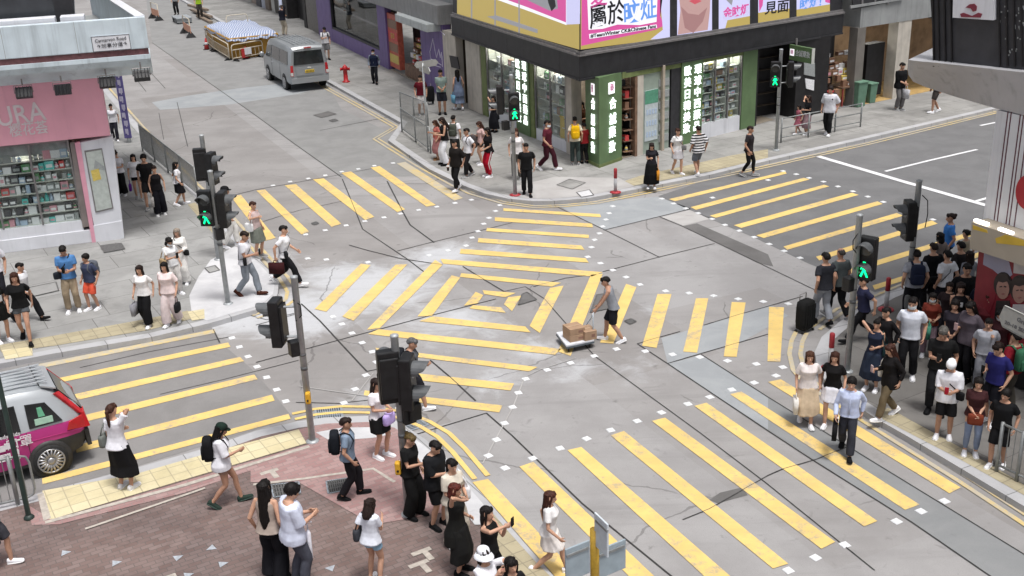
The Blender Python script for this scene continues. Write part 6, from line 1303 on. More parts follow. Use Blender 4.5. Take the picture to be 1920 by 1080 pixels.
def body_mesh(s):
    mb = MB(); T = FEMA if s.fem else MALE; loft(mb, [s.ring(z, rx, ry, cy) for z, rx, ry, cy in T])
    for sd in 'lr':
        leg(mb, s, sd, 2, 0); arm(mb, s, sd, 0, 2, 0); hand_mesh(mb, s, sd)
        a, pt, sg = s.foot[sd]; fw = V3((sg * .1, math.cos(pt), math.sin(pt))).normalized(); up = V3((0, -math.sin(pt), math.cos(pt)))
        mb.tube([a + up * .04, a - up * .015], [.036, .038], 8); mb.tube([a - fw * .05 - up * .045, a + fw * .03 - up * .04, a + fw * .11 - up * .055, a + fw * .165 - up * .062], [(.024, .024), (.030, .030), (.034, .018), (.026, .010)], 8, 0, True, V3((1, 0, 0)))
    H = s.H; k = .96 if s.fem else 1
    def hp(x, y, z): return H @ V3((x * k, y * k, z * k))
    mb.tube([s.tp(0, -.012, 1.40), hp(0, -.002, .03), hp(0, .008, .085)], [.056 * k, .050 * k, .052 * k], 12)
    prof = [(.020, .020, .018, .052), (.032, .042, .040, .040), (.055, .056, .062, .026), (.085, .066, .080, .018), (.115, .072, .089, .014), (.150, .075, .094, .008), (.185, .073, .093, .002), (.215, .062, .080, -.002), (.238, .042, .055, -.004), (.250, .016, .022, -.004)]
    n = 20; rings = []
    for z, rx, ry, cy in prof: rings.append([hp(rx * math.cos(t), cy + ry * math.sin(t) * (1.0 if math.sin(t) > 0 else 1.0), z) for t in (2 * math.pi * i / n for i in range(n))])
    loft(mb, rings)
    mb.tube([hp(0, .092, .142), hp(0, .108, .112), hp(0, .114, .096), hp(0, .098, .088)], [.008, .011, .015, .010], 8)                # nose
    mb.tube([hp(-.022, .090, .066), hp(0, .099, .067), hp(.022, .090, .066)], [.006, .010, .006], 6)                                 # lips
    mb.tube([hp(-.035, .086, .152), hp(0, .094, .150), hp(.035, .086, .152)], [.007, .008, .007], 6)                                  # brow
    for sg in (-1, 1):
        mb.ell(hp(sg * .074, .005, .118), (.010, .020, .032), 8, 6); mb.ell(hp(sg * .030, .094, .128), (.013, .008, .009), 8, 6)
    me = remesh(mb, .0085, "person_body", 2)
    for _ in range(3): me.materials.append(None)
    Hi = H.inverted()
    for p in me.polygons:
        c = Hi @ p.center; c = c / k
        if c.z > .05 and c.y > .07:
            for sg in (-1, 1):
                if abs(c.x - sg * .030) < .011 and abs(c.z - .127) < .006: p.material_index = 1
            if abs(c.x) < .023 and abs(c.z - .066) < .008: p.material_index = 2
    return me
def top_mesh(s, st):
    T = FEMA if s.fem else MALE; g = {'tee': .016, 'long': .015, 'tank': .012, 'loose': .034, 'cardigan': .024, 'dress': .016, 'vest': .032, 'blouse': .026}[st]; mb = MB()
    hem = {'tee': .86, 'long': .86, 'tank': .88, 'loose': .80, 'cardigan': .74, 'dress': .60, 'vest': .90, 'blouse': .86}[st]
    R_ = [r for r in T if r[0] >= .88 and r[0] < 1.44]
    if st in ('tank', 'vest'): R_ = [(z, rx * (.93 if z > 1.33 else 1), ry, cy) for z, rx, ry, cy in R_]
    b0 = R_[0]; rings = []
    if hem < b0[0]:
        fl = (b0[0] - hem); hz = [hem + (b0[0] - hem) * i / 3 for i in range(3)]
        for z in hz:
            w = 1 + (b0[0] - z) * (.55 if st == 'dress' else .12); rings.append(s.ring(z, b0[1] * w, b0[2] * w * 1.02, b0[3], g=g * 1.3 + (.035 if st == 'dress' else .012)))
    loft(mb, rings + [s.ring(z, rx, ry, cy, g=g * (1.7 if z < 1.0 else 1.3 if z < 1.1 else 1)) for z, rx, ry, cy in R_])
    ln = {'tee': .62, 'long': 1.93, 'loose': .95, 'cardigan': 1.75, 'blouse': .75}.get(st)
    if ln:
        for sd in 'lr': arm(mb, s, sd, 0, ln, g * .75 + (.002 if st != 'long' else 0), 12, .022 if ln < 1 else 0)
    return remesh(mb, .0125, "shirt_" + st, 3, .010 if st != 'loose' else .014, len(st) + int(s.fem))
def bottom_mesh(s, st):
    mb = MB(); T = FEMA if s.fem else MALE; g = .014
    wz = 1.01
    hipr = [r for r in T if .79 < r[0] < 1.02]
    if st in ('trousers', 'wide', 'shorts', 'slim', 'hot'):
        loft(mb, [s.ring(z, rx, ry, cy, g=.006) for z, rx, ry, cy in hipr])
        f1 = {'trousers': 1.93, 'wide': 1.97, 'shorts': .93, 'slim': 1.86, 'hot': .42}[st]; gg = {'trousers': .016, 'wide': .026, 'shorts': .024, 'slim': .008, 'hot': .02}[st]; fl = {'trousers': .013, 'wide': .034, 'shorts': .022, 'slim': 0, 'hot': .02}[st]
        for sd in 'lr': leg(mb, s, sd, f1, gg, 0, fl)
    else:
        z1 = {'mini': .60, 'knee': .50, 'midi': .30, 'maxi': .16}[st]
        rings = []; n = 24; zs = [1.0, .94, .88] + [.88 + (z1 - .88) * i / 6 for i in range(1, 7)]; kl, kr, al, ar = s.J['l'][1], s.J['r'][1], s.J['l'][2], s.J['r'][2]
        def legx(z):
            z = z - s.drop; o = []
            for h, k, a in ((s.J['l'][0], kl, al), (s.J['r'][0], kr, ar)):
                o.append(h.lerp(k, (h.z - z) / (h.z - k.z)) if z > k.z else k.lerp(a, (k.z - z) / (k.z - a.z)))
            return o
        for z in zs:
            hr = min(hipr, key=lambda r: abs(r[0] - z)); base = hr if z > .85 else None
            if z >= .9: rings.append(s.ring(z, hr[1], hr[2], hr[3], n, .004)); continue
            L, R2 = legx(min(z, .89)); cx, cy = (L.x + R2.x) / 2, (L.y + R2.y) / 2; ex = max(.195, abs(L.x - R2.x) / 2 + .125) + .05 * (.9 - z) * (1.6 if st in ('midi', 'maxi', 'knee') else 1); ey = max(.15, abs(L.y - R2.y) / 2 + .125) + .05 * (.9 - z)
            f = .6; rings.append([V3((cx * f + ex * math.cos(t) * (1 + .05 * math.sin(7 * t)), cy * f + ey * math.sin(t) * (1 + .05 * math.sin(7 * t)), z - s.drop)) for t in (2 * math.pi * i / n for i in range(n))])
        loft(mb, rings)
    return remesh(mb, .0125, "lower_" + st, 3, .010, 40 + len(st))
def hair_mesh(st):
    mb = MB(); c = V3((0, -.004, .150))
    def cap(rx=.090, ry=.116, rz=.110, low=-.35, face=True):
        n, m = 24, 14; vs = []
        for i in range(m + 1):
            ph = math.pi * i / m
            for k in range(n):
                t = 2 * math.pi * k / n; d = V3((math.sin(ph) * math.cos(t), math.sin(ph) * math.sin(t), math.cos(ph))); fr = max(0, d.y)
                lim = (.33 + .12 * fr) if d.y > .15 else (.42 - (.15 - d.y) * 1.35)
                lim = max(lim, low); z = d.z
                if z < lim and face: q = max(.0, 1 - (lim - z) * 2.6); r = .62 + .38 * q
                else: r = 1
                vs.append(c + V3((d.x * rx, d.y * ry - .006, d.z * rz)) * 1 if r == 1 else c + V3((d.x * rx * r, d.y * ry * r - .012, max(d.z, lim - .04) * rz * r)))
        mb.add(vs, [(i * n + k, i * n + (k + 1) % n, (i + 1) * n + (k + 1) % n, (i + 1) * n + k) for i in range(m) for k in range(n)])
    fringe = lambda: [mb.tube([c + V3((x, y0 - abs(x) * .45, z0 - abs(x) * .30)) for x in (-.07, -.035, 0, .035, .07)], [.017, .020, .021, .020, .017], 8) for y0, z0 in ((.099, .044), (.094, .064), (.082, .084))]
    if st == 'thin': cap(.082, .110, .096)
    else: cap()
    if st == 'short': fringe()
    if st == 'mop': fringe(); mb.ell(c + V3((0, -.01, .02)), (.097, .112, .105), 16, 10); [mb.tube([c + V3((sg * .075, .03, .03)), c + V3((sg * .085, .03, -.03))], [.022, .014], 8) for sg in (-1, 1)]
    if st in ('long', 'verylong', 'mid', 'bob'):
        L = {'bob': .19, 'mid': .28, 'long': .42, 'verylong': .66}[st]; fringe()
        ys = [(-.045, .06, .092, .062), (-.065, -.06, .100, .055), (-.085, -.5 * L, .105, .045), (-.095, -.8 * L, .098, .036), (-.095, -L, .06, .020)]
        rings = [[c + V3((rx * math.cos(t), y + ry * math.sin(t) + (.055 * abs(math.cos(t)) ** 2 if z < -.02 else 0), z)) for t in (2 * math.pi * i / 16 for i in range(16))] for y, z, rx, ry in ys]; loft(mb, rings)
        for sg in (-1, 1): mb.tube([c + V3((sg * .066, .045, .055)), c + V3((sg * .083, .035, -.02)), c + V3((sg * .086, .025, -.10)), c + V3((sg * .090, .01, -min(L, .30) * .8))], [.020, .021, .019, .012], 8)
    if st in ('bun', 'tail'):
        fringe()
        if st == 'bun': mb.ell(c + V3((0, -.105, .055)), (.042, .040, .042), 12, 8)
        else: mb.tube([c + V3((0, -.085, .03)), c + V3((0, -.125, .0)), c + V3((.01, -.13, -.10)), c + V3((.012, -.115, -.24)), c + V3((0, -.11, -.32))], [.022, .032, .034, .026, .008], 10)
    me = remesh(mb, .008, "hair_" + st, 2, 0)
    n = len(me.vertices); co = np.empty(n * 3); no = np.empty(n * 3); me.vertices.foreach_get('co', co); me.vertices.foreach_get('normal', no); co = co.reshape(-1, 3); no = no.reshape(-1, 3)
    ang = np.arctan2(co[:, 1], co[:, 0]); d = np.sin(ang * 9 + co[:, 2] * 30) * .0018 + np.sin(ang * 17 - co[:, 2] * 45 + co[:, 0] * 60) * .0018 + np.sin(ang * 41 - co[:, 2] * 22 + 1) * .0015; co += no * d[:, None]; me.vertices.foreach_set('co', co.ravel()); me.update(); me.materials.append(None); return me
def cap_mesh(bucket=False):
    mb = MB(); c = V3((0, -.006, .168)); n = 20
    prof = [(1.0, -.012), (1.03, .01), (1.0, .045), (.85, .078), (.5, .10), (.1, .106)]
    loft(mb, [[c + V3((.094 * r * math.cos(t), .111 * r * math.sin(t), z)) for t in (2 * math.pi * i / n for i in range(n))] for r, z in prof])
    if bucket: loft(mb, [[c + V3((.094 * r * math.cos(t), .111 * r * math.sin(t), z)) for t in (2 * math.pi * i / n for i in range(n))] for r, z in ((1.55, -.075), (1.53, -.068), (1.02, .01), (1.0, .0))])
    else: mb.add([c + V3((x, y, z)) for z in (-.006, .004) for x, y in ((-.075, .07), (-.06, .15), (0, .185), (.06, .15), (.075, .07))], [(4, 3, 2, 1, 0), (5, 6, 7, 8, 9), (0, 1, 6, 5), (1, 2, 7, 6), (2, 3, 8, 7), (3, 4, 9, 8), (4, 0, 5, 9)])
    me = mb.mesh("cap", True); me.materials.append(None); return me
def mask_mesh():
    n = 11; vs = []
    for z, w in ((.104, .050), (.085, .062), (.06, .062), (.034, .045)):
        for i in range(n): t = math.pi * (.5 + (i / (n - 1) - .5) * .86); vs.append(V3((.082 * math.cos(t), .012 + (.108 - (.012 if z < .05 else 0)) * math.sin(t), z + .012 * math.cos(t) ** 2)))
    me = MB().add(vs, [(j * n + i, j * n + i + 1, (j + 1) * n + i + 1, (j + 1) * n + i) for j in range(3) for i in range(n - 1)]).mesh("face_mask", True); me.materials.append(None); return me
def shoe_mesh(kind):
    mb = MB(); n = 14
    st = [(-.082, .028, .0, .070), (-.068, .040, .0, .102), (-.02, .043, .0, .108), (.03, .045, .0, .092), (.09, .051, .0, .072), (.15, .051, .0, .062), (.190, .040, .0, .054), (.212, .018, .006, .038)]
    rings = []
    for y, w, z0, z1 in st: rings.append([V3((w * math.cos(t) * (1 if math.sin(t) < 0 else .9), y, -.085 + (z0 + z1) / 2 + (z1 - z0) / 2 * math.sin(t))) for t in (2 * math.pi * i / n for i in range(n))])
    loft(mb, rings, 0)
    so = [[V3((w * 1.08, y, -.085 + z)), V3((-w * 1.08, y, -.085 + z))] for z in (-.002, .018) for y, w, _, _ in st]
    o = [V3((w * 1.1, y, 0)) for y, w, *_ in st] + [V3((-w * 1.1, y, 0)) for y, w, *_ in st[::-1]]; k = len(o)
    mb.add([p + V3((0, 0, -.086)) for p in o] + [p + V3((0, 0, -.066)) for p in o], [tuple(range(k)), tuple(range(k, 2 * k))[::-1]] + [(i, k + i, k + (i + 1) % k, (i + 1) % k) for i in range(k)], 1)
    me = mb.mesh("shoe", True); me.materials.append(None); me.materials.append(None); return me
CACHE = {}
def cached(k, f):
    if k not in CACHE: CACHE[k] = f()
    return CACHE[k]
def cloth(h, var=.14): return M("cloth " + h, h, .85, var, 9, bump=.12, spec=.15)
SKINS = [M("skin %d" % i, c, .55, .08, 14, spec=.3) for i, c in enumerate(((.52, .30, .205), (.44, .245, .165), (.36, .19, .125)))]
EYE = M("eye and brow dark", (.12, .075, .06), .4, .2, 9); LIPM = M("lip", (.40, .14, .13), .5, .1, 9)
def setm(o, *ms):
    if len(o.data.materials) < len(ms):
        for _ in range(len(ms) - len(o.data.materials)): o.data.materials.append(None)
    for i, m in enumerate(ms): o.material_slots[i].link = 'OBJECT'; o.material_slots[i].material = m
    return o
def kid(name, me, root, *ms, mat=None):
    o = bpy.data.objects.new(name, me); COL.objects.link(o); o.parent = root
    if mat is not None: o.matrix_local = mat
    return setm(o, *ms)
GRP = "pedestrians around the junction"
CN = {'black': '1b1b1d', 'white': 'e2e2e6'}
def world_of(root): return Matrix.Translation(root.location) @ Matrix.Rotation(root.rotation_euler.z, 4, 'Z') @ Matrix.Diagonal((*root.scale, 1))
def thing_at(name, mb, mat, root, label, cat, smooth=True, bevel=0):
    o = mb.build(name, mat, None, smooth, bevel); o.matrix_world = world_of(root); tag(o, label, cat); return o
def rounded(mb, c, d, rot=0, k=.35, n=14, mi=0):     # soft box: superellipse loft
    R_ = Matrix.Rotation(rot, 3, 'Z'); rings = []
    for f, w in ((-1, .72), (-.9, .93), (-.5, 1), (.5, 1), (.88, .92), (1, .66)):
        rings.append([V3(c) + R_ @ V3((d[0] / 2 * w * math.copysign(abs(math.cos(t)) ** .5, math.cos(t)), d[1] / 2 * w * math.copysign(abs(math.sin(t)) ** .5, math.sin(t)), d[2] / 2 * f)) for t in (2 * math.pi * i / n for i in range(n))])
    loft(mb, rings, mi)
def bag(kind, root, s, col, who, side='r', word=None):
    m_ = cloth(col, .1); word = word or ''; sg = -1 if side == 'l' else 1; mb = MB(); st = MB()
    if kind == 'backpack':
        c = s.tp(0, -.225, 1.20); rounded(mb, c, (.30, .18, .44)); rounded(mb, s.tp(0, -.32, 1.12), (.22, .06, .22))
        for q in (-1, 1): st.tube([s.tp(q * .09, -.14, 1.38), s.tp(q * .105, -.05, 1.445), s.tp(q * .115, .07, 1.40), s.tp(q * .125, .135, 1.28), s.tp(q * .15, .06, 1.12), s.tp(q * .12, -.14, 1.05)], [(.025, .008)] * 6, 6)
        nm, lb = 'backpack', "%s backpack worn by the %s"
    elif kind == 'hand':
        h = s.hand(side); rounded(mb, h + V3((0, 0, -.29)), (.10, .30, .24)); st.tube([h + V3((0, .09, -.18)), h + V3((0, .05, -.02)), h + V3((0, 0, .012)), h + V3((0, -.05, -.02)), h + V3((0, -.09, -.18))], .009, 6); nm, lb = 'handbag', "%s handbag held by the %s"
    elif kind == 'brief':
        h = s.hand(side); mb.box(h + V3((0, .0, -.20)), (.09, .40, .29)); st.tube([h + V3((0, .07, -.06)), h + V3((0, .05, .01)), h + V3((0, -.05, .01)), h + V3((0, -.07, -.06))], .012, 6); nm, lb = 'briefcase', "%s briefcase held by the %s"
    elif kind == 'tote':
        h = s.hand(side); mb.hexa([h + V3((x * f, y * f, z)) for z, f in ((-.46, .85), (-.14, 1)) for x, y in ((-.05, -.16), (.05, -.16), (.05, .16), (-.05, .16))]); st.tube([h + V3((0, .08, -.14)), h + V3((0, .03, -.01)), h + V3((0, -.03, -.01)), h + V3((0, -.08, -.14))], .008, 6); nm, lb = 'tote_bag', "%s tote bag held by the %s"
    elif kind == 'shoulder':
        b_ = s.tp(sg * .235, -.02, .98); rounded(mb, b_, (.11, .28, .24)); p = s.tp(sg * .13, -.01, 1.43); st.tube([b_ + V3((0, .10, .10)), s.tp(sg * .20, .09, 1.22), p, s.tp(sg * .20, -.10, 1.22), b_ + V3((0, -.10, .10))], [(.014, .006)] * 5, 6); nm, lb = 'shoulder_bag', "%s shoulder bag of the %s"
    elif kind == 'cross':
        b_ = s.tp(sg * .20, .10, .98); rounded(mb, b_, (.22, .09, .17), .5 * sg); st.tube([b_ + V3((0, .02, .07)), s.tp(sg * .02, .155, 1.22), s.tp(-sg * .10, .08, 1.42), s.tp(-sg * .11, -.05, 1.435), s.tp(sg * .02, -.15, 1.22), s.tp(sg * .19, -.08, 1.0), b_ + V3((0, -.04, .06))], [(.013, .006)] * 7, 6); nm, lb = 'crossbody_bag', "%s crossbody bag of the %s"
    elif kind == 'front':
        b_ = s.tp(0, .27, .90); rounded(mb, b_, (.30, .11, .22)); st.tube([b_ + V3((-.1, 0, .09)), s.tp(-.05, .22, 1.02), s.tp(.05, .22, 1.02), b_ + V3((.1, 0, .09))], .009, 6); nm, lb = 'handbag', "%s handbag held in front by the %s"
    elif kind == 'phone':
        h = s.hand(side); mb.box(h + V3((-sg * .01, .02, .035)), (.075, .02, .15)); nm, lb = 'mobile_phone', "%s phone in the hand of the %s"
        o = thing_at(nm, mb, m_, root, lb % (word, who), 'phone', False, .006); return o
    elif kind == 'cup':
        h = s.hand(side); mb.lathe(h + V3((0, 0, -.10)), [(.032, -.05), (.045, .09)], 12); st.lathe(h + V3((0, 0, -.10)), [(.05, .09), (.05, .11), (.03, .135)], 12); nm, lb = 'cup', "%s lidded cup held by the %s"
    o = thing_at(nm, mb, m_, root, lb % (word, who), {'hand': 'handbag', 'front': 'handbag', 'brief': 'briefcase', 'tote': 'tote bag', 'shoulder': 'shoulder bag', 'cross': 'crossbody bag', 'backpack': 'backpack', 'cup': 'cup'}[kind])
    if st.v: k = st.build('lid' if kind == 'cup' else 'strap', m_ if kind != 'cup' else cloth('f0f0f0'), o, True)
    return o
SK = {}
def person(foot, hy, th, pose, sex, top, bot, hair, shoe, label, skin=0, z=PV, ex=(), who=None, hh=None, vest=None, h=None, bh=None):
    fem = sex == 'f'; P_ = at(*foot, z)
    if bh: h = 1.62 if fem else 1.72; P_ = at(bh, hy, z + h - .03); P_.z = z
    if h is None: h = zat(P_, hy) - z
    h0 = h; h = min(max(h, 1.05 if sex == 'c' else 1.5), 1.86 if P_.y < 38 else 2.05)
    if abs(h - h0) > .06: print("HEIGHT", foot, round(h0, 2), label)
    if sex == 'c': fem = False
    root = empty("person", P_, yaw(th), label, "person", GRP); k = h / 1.70; root.scale = (k, k, k)
    s = SK.setdefault((pose, fem), Skel(pose, fem)); key = (pose, fem)
    kid("body", cached(('b',) + key, lambda: body_mesh(s)), root, SKINS[skin], EYE, LIPM)
    dress = top[0] == 'dress'
    if bot: kid({'trousers': 'trousers', 'wide': 'trousers', 'slim': 'trousers', 'shorts': 'shorts', 'hot': 'shorts'}.get(bot[0], 'skirt'), cached(('o', bot[0]) + key, lambda: bottom_mesh(s, bot[0])), root, cloth(bot[1]))
    tp_ = kid("dress" if dress else "shirt", cached(('t', top[0]) + key, lambda: top_mesh(s, top[0])), root, top[1] if not isinstance(top[1], str) else cloth(top[1]))
    if top[0] == 'long' and not fem:
        m_ = MB(); n_ = 14; P1 = [s.tp(.066 * math.cos(t), -.008 + .066 * math.sin(t), 1.425) for t in (2 * math.pi * i / n_ for i in range(n_))]; m_.tube(P1 + P1[:1], [(.012, .022)] * (n_ + 1), 6, 0, True, V3((0, 0, .01)) + V3((.001, 0, 0))); m_.build("collar", top[1] if not isinstance(top[1], str) else cloth(top[1]), tp_, True)
        m_ = MB(); m_.tube([s.tp(0, y_, z_) for y_, z_ in ((.085, 1.39), (.135, 1.30), (.142, 1.15), (.135, .95))], [(.016, .008)] * 4, 6, 0, True, V3((1, 0, 0))); m_.build("placket", top[1] if not isinstance(top[1], str) else cloth(top[1]), tp_, True)
    if vest: kid("vest", cached(('t', 'vest') + key, lambda: top_mesh(s, 'vest')), root, cloth(vest))
    Hm = s.H @ Matrix.Scale(.96 if fem else 1, 4)
    kid("hair", cached(('h', hair[0]), lambda: hair_mesh(hair[0])), root, M("hair " + hair[1], hair[1], .6, .4, 30, bump=.4, spec=.22), mat=Hm)
    for sd in 'lr':
        a, pt, sg = s.foot[sd]; Mx = Matrix.Translation(a) @ Matrix.Rotation(pt, 4, 'X') @ Matrix.Rotation(-sg * .1, 4, 'Z')
        kid("shoe", cached(('s',), lambda: shoe_mesh(0)), root, cloth(shoe[0]), cloth(shoe[1] if len(shoe) > 1 else shoe[0]), mat=Mx)
    for e in ex:
        if e[0] == 'cap': kid("cap", cached(('cap',), cap_mesh), root, cloth(e[1]), mat=Hm)
        elif e[0] == 'capback': kid("cap", cached(('cap',), cap_mesh), root, cloth(e[1]), mat=Hm @ Matrix.Rotation(math.pi, 4, 'Z'))
        elif e[0] == 'bucket': kid("hat", cached(('bucket',), lambda: cap_mesh(True)), root, cloth(e[1]), mat=Hm)
        elif e[0] == 'mask': kid("face_mask", cached(('mask',), mask_mesh), root, cloth('dfe6ea', .05), mat=Hm)
        elif e[0] == 'print':
            t_ = text("print", e[1], e[2], cloth(e[3]), tp_, .003); back = e[4] if len(e) > 4 else False
            t_.matrix_local = Matrix.Translation(s.tp(0, -.145 if back else .155, 1.27)) @ Matrix.Rotation(0 if back else math.pi, 4, 'Z') @ Matrix.Rotation(math.radians(90), 4, 'X')
        elif e[0] == 'patch': m_ = MB(); m_.box(s.tp(0, .138, 1.25), (.11, .02, .10)); m_.build("print", cloth(e[1]), tp_, bevel=.005)
        elif e[0] == 'stripe':
            m_ = MB()
            for sd in 'lr':
                hip, kn, an, *_ = s.J[sd]; q = 1 if sd == 'r' else -1
                m_.tube([hip + V3((q * .115, 0, 0)), kn + V3((q * .078, 0, 0)), an + V3((q * .06, 0, .05))], [(.018, .008)] * 3, 6, 0, True, V3((0, 1, 0)))
            m_.build("side_stripe", cloth(e[1]), root)
        else: bag(e[0], root, s, e[2], who or label, e[1], e[3])
    return root
# ------------------------------------------------------------------ who stands where
W_, K_ = 'dcdce2', '17171a'; SHW = ('e6e6ea', 'f0f0f0'); SHK = ('151517', '1c1c1e'); SHG = ('8c8c8c', 'd8d8d8')
HB, HBR, HDK = '14100f', '3a2219', '231815'
p = person
# north-west pavement
p((218, 264), 194, 15, 'stroll', 'f', ('tee', W_), ('trousers', '2a2a33'), ('bun', HB), SHW, "person in white tee and dark trousers passing the purple banner pole")
p((230, 366), 281, 5, 'phone2', 'f', ('tee', W_), ('wide', '161618'), ('bun', HB), SHW, "woman in white tee and black trousers beside the white shop panel, hair tied back", ex=[('phone', 'r', '151515', 'black')], who="woman beside the white shop panel")
p((262, 374), 288, 15, 'stroll', 'f', ('tee', W_), ('hot', '1a1a20'), ('long', HB), SHG, "woman in white tee and black shorts carrying a purple bag", ex=[('hand', 'r', '5a2a80', 'purple')], who="woman in black shorts by the dense railing")
p((284, 390), 289, 10, 'stroll~', 'm', ('tee', '1c1b1c'), ('shorts', '202022'), ('mop', HB), SHG, "man in black tee and black shorts behind a couple of women by the railing")
p((302, 402), 310, 20, 'easy', 'f', ('tank', '1b191c'), ('wide', '16161c'), ('bun', HDK), ('d0d0d0', 'f0f0f0'), "woman in black top and wide black trousers with a white tote", ex=[('tote', 'r', 'b8b4b0', 'white')], who="woman in wide trousers by the railing")
p((339, 384), 303, 110, 'stroll', 'f', ('tee', W_), ('knee', '16161a'), ('long', HB), SHW, "woman in white top and black skirt closest to the dense railing", ex=[('shoulder', 'l', 'd8d8d8', 'white')], who="woman in black skirt by the railing")
p((434, 463), 336, 95, 'stroll', 'm', ('tee', '4a4a4e'), ('trousers', 'd8d6d2'), ('short', HB), SHW, "person in black cap and white trousers half hidden by the green signal pole", ex=[('cap', '1a1a1c')])
p((486, 482), 377, 60, 'wave', 'f', ('tank', 'b8a4a2'), ('knee', '6c7068'), ('short', HBR), SHG, "person in pale vest and grey skirt with one arm stretched out", ex=[('shoulder', 'r', 'e0e0e0', 'white')], who="person with one arm stretched out")
p((468, 554), 432, 75, 'walkphone', 'm', ('tee', W_), ('trousers', '80868e'), ('short', HDK), ('4a2a20', '3a201a'), "man in white tee and grey trousers looking at his phone beside the green signal", ex=[('cross', 'r', '1c1c1e', 'black'), ('phone', 'r', '202020', 'dark')], who="man in grey trousers", skin=1)
p((540, 536), 420, 85, 'stride~', 'm', ('tee', 'e0e0e4'), ('trousers', '1a1a1d'), ('short', HB), SHW, "man in white tee and black trousers striding across with a maroon bag", ex=[('brief', 'r', '3a1a1c', 'maroon'), ('cross', 'r', '202022', 'black')], who="striding man in white tee", z=0.02)
p((346, 531), 427, 0, 'hold', 'f', ('cardigan', 'e2e0dc'), ('wide', 'dcdad6'), ('long', '8a7f74'), SHW, "ash blonde woman all in white standing by the pale cement", ex=[('cross', 'l', '222222', 'black')], who="ash blonde woman in white", skin=0)
p((320, 528), 445, 45, 'phone', 'f', ('tee', 'dededf'), ('trousers', 'c8c4c0'), ('bob', HB), SHW, "masked dark haired woman in white checking her phone beside the ash blonde woman", ex=[('mask',), ('shoulder', 'r', 'a08a6a', 'tan'), ('phone', 'r', '222222', 'dark')], who="masked woman in white", bh=314)
p((279, 609), 496, 352, 'stroll', 'f', ('tee', 'e4e2e2'), ('wide', '141416'), ('mid', HDK), SHW, "woman in white tee and wide black trousers at the left kerb", ex=[('tote', 'r', '8c8c92', 'grey')], who="woman in wide black trousers at the left kerb")
p((325, 607), 490, 355, 'stroll~', 'f', ('blouse', 'e0cfce'), ('wide', 'cabcbc'), ('mid', HB), SHW, "woman in pinkish blouse and pale trousers at the left kerb", ex=[('hand', 'l', '1d1d1f', 'black')], who="woman in pinkish blouse")
p((140, 583), 458, 15, 'phone2', 'm', ('tee', '4f7cb0'), ('trousers', '9c8c76'), ('short', HB), SHW, "man in blue tee and khaki trousers looking down at his phone", ex=[('cross', 'r', '22262e', 'dark'), ('phone', 'r', '151515', 'black')], who="man in blue tee", skin=1)
p((178, 579), 476, 335, 'easy', 'm', ('tee', '3c4258'), ('shorts', 'd0563f'), ('mop', HB), SHW, "boy in dark patterned shirt and coral shorts", ex=[('backpack', 'r', '5c6068', 'grey')], who="boy in coral shorts", skin=1)
p((4, 572), 446, 20, 'phone', 'm', ('tee', W_), ('trousers', '24242a'), ('short', HB), SHK, "man in white tee at the left edge below the pink shop's window", ex=[('backpack', 'r', '202226', 'black')], who="man at the left edge in white tee", skin=1)
p((55, 602), 490, 80, 'stride', 'm', ('tee', 'd4d4d8'), ('trousers', '18181b'), ('short', HB), SHK, "man in black trousers striding right behind the woman in grey shorts", skin=1)
p((52, 640), 508, 20, 'walk', 'f', ('tee', '171718'), ('hot', '55585c'), ('mid', HBR), SHK, "woman in black tee and grey shorts wearing black sandals", skin=1)
p((8, 640), 518, 45, 'phone', 'f', ('tee', '1a1a1a'), ('mini', '141414'), ('long', HBR), SHW, "woman in black with phone and white sneakers at the left edge above the taxi", ex=[('phone', 'r', 'b0b0b0', 'pale')], who="woman in black at left edge")
# brick pavement at the bottom left
p((236, 917), 757, 160, 'face', 'f', ('tee', 'e0e0e6'), ('midi', '19191b'), ('tail', HBR), SHW, "ponytailed woman in white tee and long black skirt facing the taxi's crossing", ex=[('shoulder', 'l', '6c706c', 'grey')], who="ponytailed woman in the long black skirt", z=PV)
p((428, 946), 793, 100, 'walkphone', 'f', ('loose', 'e2e2e8'), ('hot', '9a7c6c'), ('long', HB), ('2c3a34', '40504a'), "woman in dark green cap, white tee and beige shorts", ex=[('cap', '1d2c26'), ('backpack', 'r', '17171a', 'black')], who="woman in the green cap", skin=1)
p((660, 932), 783, 95, 'stroll', 'm', ('tee', '7c8ca0'), ('trousers', '1c1a1e'), ('short', HDK), SHK, "man in grey blue shirt and black trousers walking right on red brick", ex=[('backpack', 'r', '1b1e24', 'black')], who="man in the grey blue shirt", skin=1)
p((716, 856), 708, 55, 'hold', 'f', ('tee', 'e2dee2'), ('mini', '161617'), ('long', HDK), SHW, "long haired woman in white top and black miniskirt by the double signal", ex=[('front', 'r', 'b4a0d8', 'lilac')], who="woman in the black miniskirt")
p((776, 772), 632, 80, 'walkphone', 'm', ('tee', '56585e'), ('shorts', '2a2a30'), ('short', '5a5a5c'), SHW, "grey haired man in grey tee behind the double signal's pole", z=0, ex=[('backpack', 'r', '1e2026', 'dark')], who="grey haired man behind the double signal", skin=1)
p((756, 945), 812, 55, 'phone', 'f', ('tee', '19191a'), ('wide', '151516'), ('bun', '5a4a2c'), SHK, "olive blonde person in black with phone right behind the near signal pole", ex=[('phone', 'r', '50555c', 'grey')], who="olive blonde person in black", bh=764)
p((822, 985), 824, 50, 'phone', 'm', ('loose', '1a1b1e'), ('shorts', '141416'), ('short', HB), SHK, "man in black tee with white back print holding a black phone at the kerb", ex=[('print', 'OSEN', .10, 'd8d8d8', True), ('phone', 'r', '111111', 'black'), ('shoulder', 'l', 'c8ccd4', 'white')], who="man with the white back print", skin=0)
